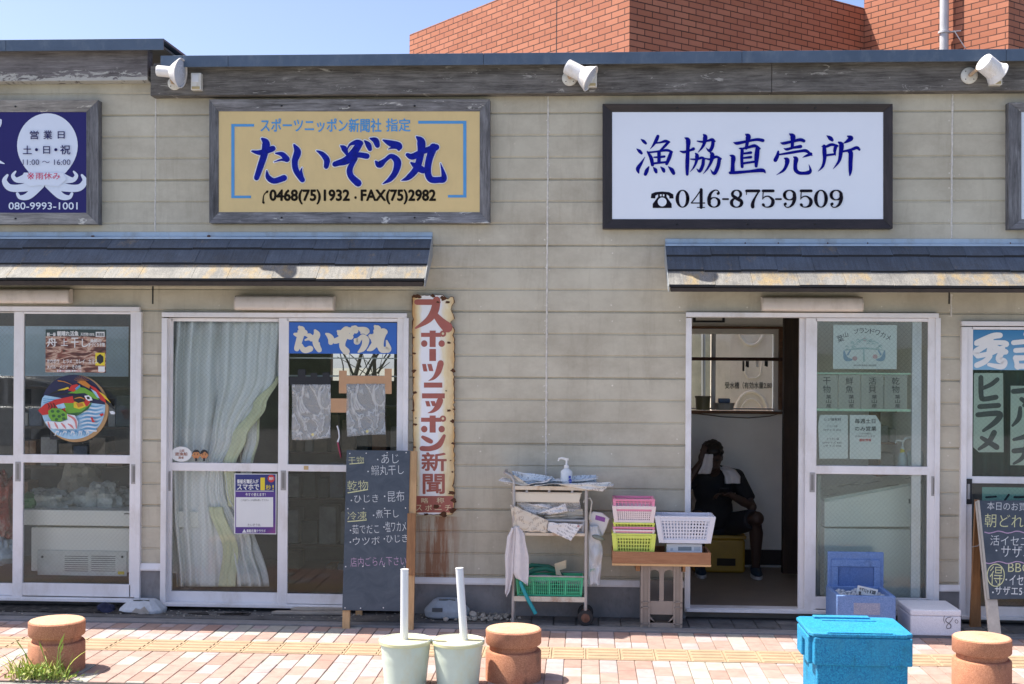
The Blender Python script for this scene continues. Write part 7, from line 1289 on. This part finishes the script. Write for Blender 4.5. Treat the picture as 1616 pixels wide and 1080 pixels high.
def white_box():
    y = -.41; A = at(1437, 962, y); B = at(1517, 962, y); g = gz(B.x) + .014; A2 = at(1415, 940, -.03); t = thing('foam_box', ((A.x + B.x) / 2, y + .16, g), 'closed white foam box with a scribbled number beside the open blue one', 'foam box', 'foam boxes by the right door'); W = B.x - A.x; D = .34; zt_ = A.z; b = MB(); b.box(A.x, A.x + W, y, y + D, g, zt_ - .042); b.build('body', whf, t, bevel=.008, seg=3); b = MB(); b.box(A.x - .002, A.x + W + .002, y - .002, y + D + .002, zt_ - .041, zt_); b.build('lid', whf, t, bevel=.01, seg=3); b = MB(); q = y - .003
    b.stroke([(1501, 974, 1), (1494, 976, 1.2), (1493, 981, 1.3), (1500, 986, 1.5), (1500, 991, 1.4), (1495, 992, 1.2), (1494, 988, 1), (1501, 980, 1), (1504, 975, .8)], q); b.stroke([(1491, 972, .6), (1489, 978, .8), (1491, 984, .6)], q); b.stroke([(1509, 978, .7), (1507, 981, .8), (1510, 984, .7), (1512, 981, .7), (1509, 978, .6)], q); b.build('scribble', mat('grey_marker', (.16, .15, .17), .6), t)
white_box()
# ------------------------------------------------------------------ the person resting inside the right shop
def person():
    YH = 1.12; hip = at(1127, 843, 1.72); g = .045
    t = thing('person', (hip.x, YH, g), 'person in dark t-shirt and shorts sitting on a yellow crate, towel at the face', 'person')
    skin = mat('tanned_skin', (.06, .033, .023), .55, .06, 12); shirt = mat('black_tshirt', (.012, .012, .014), .85, .2, 20); shorts = mat('dark_shorts', (.022, .022, .026), .85, .2, 20); hairm = mat('black_hair', (.010, .008, .007), .5, .3, 60, stretch=(1, 1, .2)); shoe = mat('navy_shoe', (.015, .035, .06), .7, .1); sole = mat('white_sole', (.55, .55, .55), .6)
    V = Vector; ox = hip.x; zs = .365                              # seat height
    pel = V((ox, 1.16, zs + .07)); chest = V((ox - .01, 1.05, zs + .365)); neck = V((ox - .02, .985, zs + .515)); head = V((ox - .04, .925, zs + .635)); shL = V((ox + .165, 1.02, zs + .465)); shR = V((ox - .185, 1.02, zs + .465))
    kL = V((ox + .30, .79, .525)); kR = V((ox - .16, .80, .525)); hL = V((ox + .10, 1.15, zs + .055)); hR = V((ox - .10, 1.15, zs + .055)); aL = V((ox + .31, .90, .125)); aR = V((ox - .13, .92, .125))
    eL = V((ox + .275, .89, zs + .24)); wL = V((ox + .095, .79, zs + .345)); eR = V((ox - .285, .85, zs + .385)); wR = V((ox - .135, .825, zs + .60))
    b = MB()
    def limb(pts, rs, n=12): b.tube(pts, rs, n); [b.ell(p, (r_, r_, r_), 12, 8) for p, r_ in zip(pts, rs)]
    b.ell(pel, (.155, .11, .10)); b.ell(chest, (.155, .105, .17)); b.ell(chest + V((0, .02, -.16)), (.14, .10, .13)); limb([shR, chest + V((0, .0, .11)), shL], [.055, .085, .055]); limb([chest + V((0, .0, .12)), neck, head - V((0, -.015, .03))], [.065, .055, .055])
    M = Matrix.Rotation(R(18), 3, 'X'); b.ell(head, (.078, .098, .112), 20, 16, 0, M); b.ell(head + M @ V((0, -.045, -.055)), (.052, .05, .06), 14, 10, 0, M)
    b.ell(head + M @ V((0, -.104, -.018)), (.014, .016, .022), 10, 8); b.ell(head + M @ V((0, -.094, .022)), (.05, .012, .010), 10, 8); b.ell(head + M @ V((0, -.092, -.062)), (.026, .012, .009), 10, 8)
    for s_ in (-1, 1): b.ell(head + M @ V((s_ * .079, .012, -.01)), (.011, .02, .03), 10, 8)
    limb([shL, shL.lerp(eL, .5), eL, eL.lerp(wL, .4), wL], [.052, .046, .040, .037, .026]); limb([shR, shR.lerp(eR, .5), eR, eR.lerp(wR, .4), wR], [.052, .046, .040, .037, .026])
    for h_, k_, a_ in ((hL, kL, aL), (hR, kR, aR)): limb([h_, h_.lerp(k_, .5), k_, k_.lerp(a_, .3) + V((0, .025, 0)), a_.lerp(k_, .15), a_], [.085, .075, .058, .057, .036, .036]); b.ell(a_ + V((0, -.05, -.05)), (.038, .10, .035))
    def hand(w, d, up, side, curl, thumb):
        d = d.normalized(); side = side.normalized(); up = up.normalized(); palm = w + d * .045; Mh = Matrix((side, d, up)).transposed(); b.ell(palm, (.040, .052, .017), 14, 10, 0, Mh)
        for i, (o, L) in enumerate(((-.03, .066), (-.010, .076), (.011, .071), (.031, .055))):
            p0 = palm + side * o + d * .040; p1 = p0 + d * L * .42 - up * curl * .010; p2 = p1 + d * L * .3 - up * curl * .024; p3 = p2 + d * L * .22 - up * curl * .028; b.tube([palm + side * o * .7, p0, p1, p2, p3], [.010, .0098, .0088, .008, .006], 8)
        q0 = palm + side * thumb * .036 - d * .02; q1 = q0 + side * thumb * .024 + d * .028 - up * .008; q2 = q1 + d * .026 - up * .012 + side * thumb * .004; b.tube([palm - d * .02, q0, q1, q2], [.013, .012, .010, .007], 8)
    hand(wL, V((-1, -.25, .12)), V((.1, -.4, -1)) * -1, V((.1, -1, .2)), .9, 1); hand(wR, V((.35, .1, 1)), V((.1, -1, .15)), V((1, .0, -.35)), 1.0, 1)
    b.blob('body', skin, t, .0075, 3)
    b = MB(); b.ell(chest, (.172, .118, .185)); b.ell(chest + V((0, .02, -.17)), (.158, .115, .17)); b.ell(pel + V((0, 0, .05)), (.165, .12, .09)); b.tube([shR, chest + V((0, .0, .11)), shL], [.068, .098, .068], 14)
    for s_, e_ in ((shL, eL), (shR, eR)): b.ell(s_, (.07, .07, .07), 14, 10); b.tube([s_, s_.lerp(e_, .45), s_.lerp(e_, .78)], [.069, .066, .064], 14)
    b.blob('tshirt', shirt, t, .010, 3)
    b = MB(); b.ell(pel + V((0, 0, -.02)), (.168, .125, .10))
    for h_, k_ in ((hL, kL), (hR, kR)): b.tube([h_ + V((0, .03, 0)), h_.lerp(k_, .5), h_.lerp(k_, .88)], [.10, .092, .085], 14)
    b.blob('shorts', shorts, t, .010, 3)
    b = MB(); b.ell(head + M @ V((0, .018, .035)), (.088, .102, .098), 20, 14, 0, M); b.ell(head + M @ V((0, -.06, .072)), (.062, .04, .035), 14, 10, 0, M)
    r = random.Random(1)
    for i in range(50): a, e = r.uniform(0, 6.28), r.uniform(.1, 1.2); n_ = V((math.cos(a) * math.cos(e), math.sin(a) * math.cos(e), math.sin(e))); b.ell(head + M @ (V((0, .018, .035)) + V((n_.x * .084, n_.y * .096, n_.z * .092))), (.016, .016, .016), 6, 5)
    b.blob('hair', hairm, t, .008, 2)
    e = MB()
    for s_ in (-1, 1): e.ell(head + M @ V((s_ * .031, -.094, .008)), (.011, .006, .005), 10, 6)
    e.build('eye', blk, t)
    for a_ in (aL, aR):
        s = MB(); s.ell(a_ + V((0, -.045, -.045)), (.045, .125, .042), 18, 12)
        for v in s.v: v.z = max(v.z, g + .026)
        s.ell(a_ + V((0, .015, -.02)), (.044, .055, .045), 14, 10); s.blob('shoe', shoe, t, .008, 2); s = MB(); s.slab([(a_.x + .047 * math.cos(R(q)) * (1 if math.sin(R(q)) > 0 else .95), a_.y - .045 + .132 * math.sin(R(q)), g + .002) for q in range(0, 360, 15)], (0, 0, .025)); s.build('sole', sole, t, bevel=.004)
    tw = mat('white_towel', (.66, .63, .63))
    def strip(pts, w0, lab, nm='towel'):
        vs = []; b = MB(); n = len(pts)
        def fn(u, v):
            f = v * (n - 1); i = min(int(f), n - 2); p = pts[i].lerp(pts[i + 1], f - i); wv = w0[i] + (w0[i + 1] - w0[i]) * (f - i); return p + V((1, .15, 0)) * (u - .5) * wv + V((0, -.012 * math.sin(u * 9 + v * 3), 0))
        b.grid(fn, 10, 24); return b
    q = thing('towel', tuple(chest), 'white towel round the neck of the seated person, one end held to the face', 'towel')
    nk = V((neck.x, neck.y + .075, neck.z + .0)); b = strip([V((shL.x - .045, .90, zs + .425)), V((shL.x - .045, .91, zs + .48)), V((shL.x - .07, .945, zs + .525)), V((neck.x + .075, 1.01, zs + .55)), nk + V((.0, .03, .03))], [.12, .125, .11, .08, .07], ''); b.build('draped_end', towel, q, smooth=180, solid=.01)
    b = strip([nk + V((0, .03, .03)), V((neck.x - .085, 1.02, neck.z + .03)), V((shR.x + .075, .93, neck.z + .0)), V((wR.x + .02, .80, wR.z - .09)), V((wR.x + .045, .80, wR.z - .03)), V((wR.x + .06, .805, wR.z + .065))], [.07, .08, .09, .10, .085, .06], ''); b.build('held_end', towel, q, smooth=180, solid=.01)
    q = thing('phone', tuple(wL), 'dark phone held in the seated person\'s lowered hand', 'phone'); c = wL + V((-.062, -.03, .022)); b = MB(); Mx = Matrix.Rotation(R(-35), 3, 'X')
    vs = [c + Mx @ V((x, y, z)) for z in (-.004, .004) for y in (-.07, .07) for x in (-.036, .036)]; b.add(vs, [(0, 2, 3, 1), (4, 5, 7, 6), (0, 1, 5, 4), (2, 6, 7, 3), (0, 4, 6, 2), (1, 3, 7, 5)]); b.build('case', blk, q, bevel=.003)
    yc = mat('yellow_crate_plastic', (.42, .24, .02), .45, .12, 8); x0, x1 = ox - .17, ox + .245; q = thing('yellow_crate', ((x0 + x1) / 2, 1.2, g), 'yellow plastic crate the person sits on', 'crate'); b = MB(); y0 = 1.06; b.box(x0, x1, y0, y0 + .40, g + .001, zs - .045); b.build('body', yc, q, bevel=.022, seg=3); b = MB(); b.box(x0 - .008, x1 + .008, y0 - .008, y0 + .408, zs - .044, zs - .012); b.build('rim', yc, q, bevel=.008, seg=2); b = MB(); b.box((x0 + x1) / 2 - .02, (x0 + x1) / 2 + .13, y0 - .003, y0 + .002, g + .06, g + .12); b.build('hand_hole', mat('crate_hole', (.03, .02, .01), .8), q, bevel=.001)
_n0 = set(bpy.data.objects)
person()
for o in bpy.data.objects:
    if o not in _n0 and o.parent is None and o.type == 'EMPTY': o.location.y += .60

# ------------------------------------------------------------------ the car across the road that the left door mirrors
def car():
    t = thing('parked_car', (-10.6, -13.4, gz(0)), 'silver parked car across the road, mirrored in the left door glass', 'car'); pa = mat('silver_car_paint', (.50, .52, .54), .25, .03, 3, metal=.4); gl = mat('dark_car_glass', (.02, .024, .03), .08, .1); ty = mat('car_tyre', (.02, .02, .02), .8)
    x0, yc, z = -12.7, -13.4, gz(0); S = lambda L: [(x0 + a, c + z) for a, c in L]
    low = S([(.05, .32), (.0, .62), (.12, .80), (1.0, .92), (1.25, .96), (3.6, .98), (4.25, .92), (4.36, .70), (4.34, .34), (3.85, .26), (.55, .26)]); top = S([(1.05, .94), (1.75, 1.42), (2.2, 1.50), (3.1, 1.48), (3.75, 1.36), (4.2, .95)])
    b = MB(); n = len(low); b.slab([(a, yc - .84, c) for a, c in low], (0, 1.68, 0)); b.build('body', pa, t, bevel=.07, seg=3, smooth=45)
    b = MB(); n = len(top); f = [(a, yc + .80 - .26 * max(0, (c - z - .95)), c) for a, c in top]; k = [(a, yc - .80 + .26 * max(0, (c - z - .95)), c) for a, c in top]; b.add(f + k, [tuple(range(n)), tuple(range(2 * n - 1, n - 1, -1))] + [(i, i + n, (i + 1) % n + n, (i + 1) % n) for i in range(n)]); b.build('cabin', pa, t, bevel=.05, seg=3, smooth=45)
    for s in (-1, 1):
        for w_ in ([(1.35, 1.0), (1.85, 1.38), (2.55, 1.43), (2.6, 1.0)], [(2.7, 1.0), (2.65, 1.43), (3.1, 1.41), (3.65, 1.30), (3.85, 1.02)]):
            b = MB(); b.slab([(x0 + a, yc + s * (.812 - .26 * max(0, c - .95)), c + z) for a, c in w_], (0, -s * .02, 0)); b.build('side_window', gl, t)
        for wx in (.85, 3.5):
            b = MB(); c = Vector((x0 + wx, yc + s * .76, z + .31)); b.lathe([(.2, -.1), (.30, -.09), (.315, -.06), (.315, .06), (.30, .09), (.2, .1)], c, 28, 0, (0, 1, 0)); o = b.build('wheel', ty, t, smooth=40); b = MB(); b.lathe([(.19, -.105), (.19, .105)], c, 20, 0, (0, 1, 0)); b.build('rim', alu_d, o, smooth=40)
    b = MB(); b.slab([(x0 + 4.15, yc - .6, z + .98), (x0 + 3.79, yc - .55, z + 1.34), (x0 + 3.79, yc + .55, z + 1.34), (x0 + 4.15, yc + .6, z + .98)], (.03, 0, .02)); b.build('rear_window', gl, t)
    b = MB(); b.slab([(x0 + 1.1, yc - .62, z + .99), (x0 + 1.7, yc - .55, z + 1.40), (x0 + 1.7, yc + .55, z + 1.40), (x0 + 1.1, yc + .62, z + .99)], (-.03, 0, .02)); b.build('windscreen', gl, t)
    for s in (-1, 1):
        b = MB(); b.box(x0 + .02, x0 + .2, yc + s * .5 - .16, yc + s * .5 + .16, z + .62, z + .76); b.build('headlight', mat('lamp_glass', (.6, .62, .65), .2), t, bevel=.03); b = MB(); b.box(x0 + 4.22, x0 + 4.37, yc + s * .55 - .14, yc + s * .55 + .14, z + .68, z + .86); b.build('tail_light', mat('tail_red', (.4, .02, .02), .3), t, bevel=.02)
car()

# ------------------------------------------------------------------ a thing that is one mesh becomes that mesh itself
for o in [o for o in sc.objects if o.type == 'EMPTY' and o.parent is None]:
    if len(o.children) == 1 and not o.children[0].children:
        c = o.children[0]; n = o.name; props = {k: o[k] for k in ('label', 'category', 'group', 'kind') if k in o}; c.parent = None; c.location = o.location; bpy.data.objects.remove(o); c.name = n
        for k, v in props.items(): c[k] = v
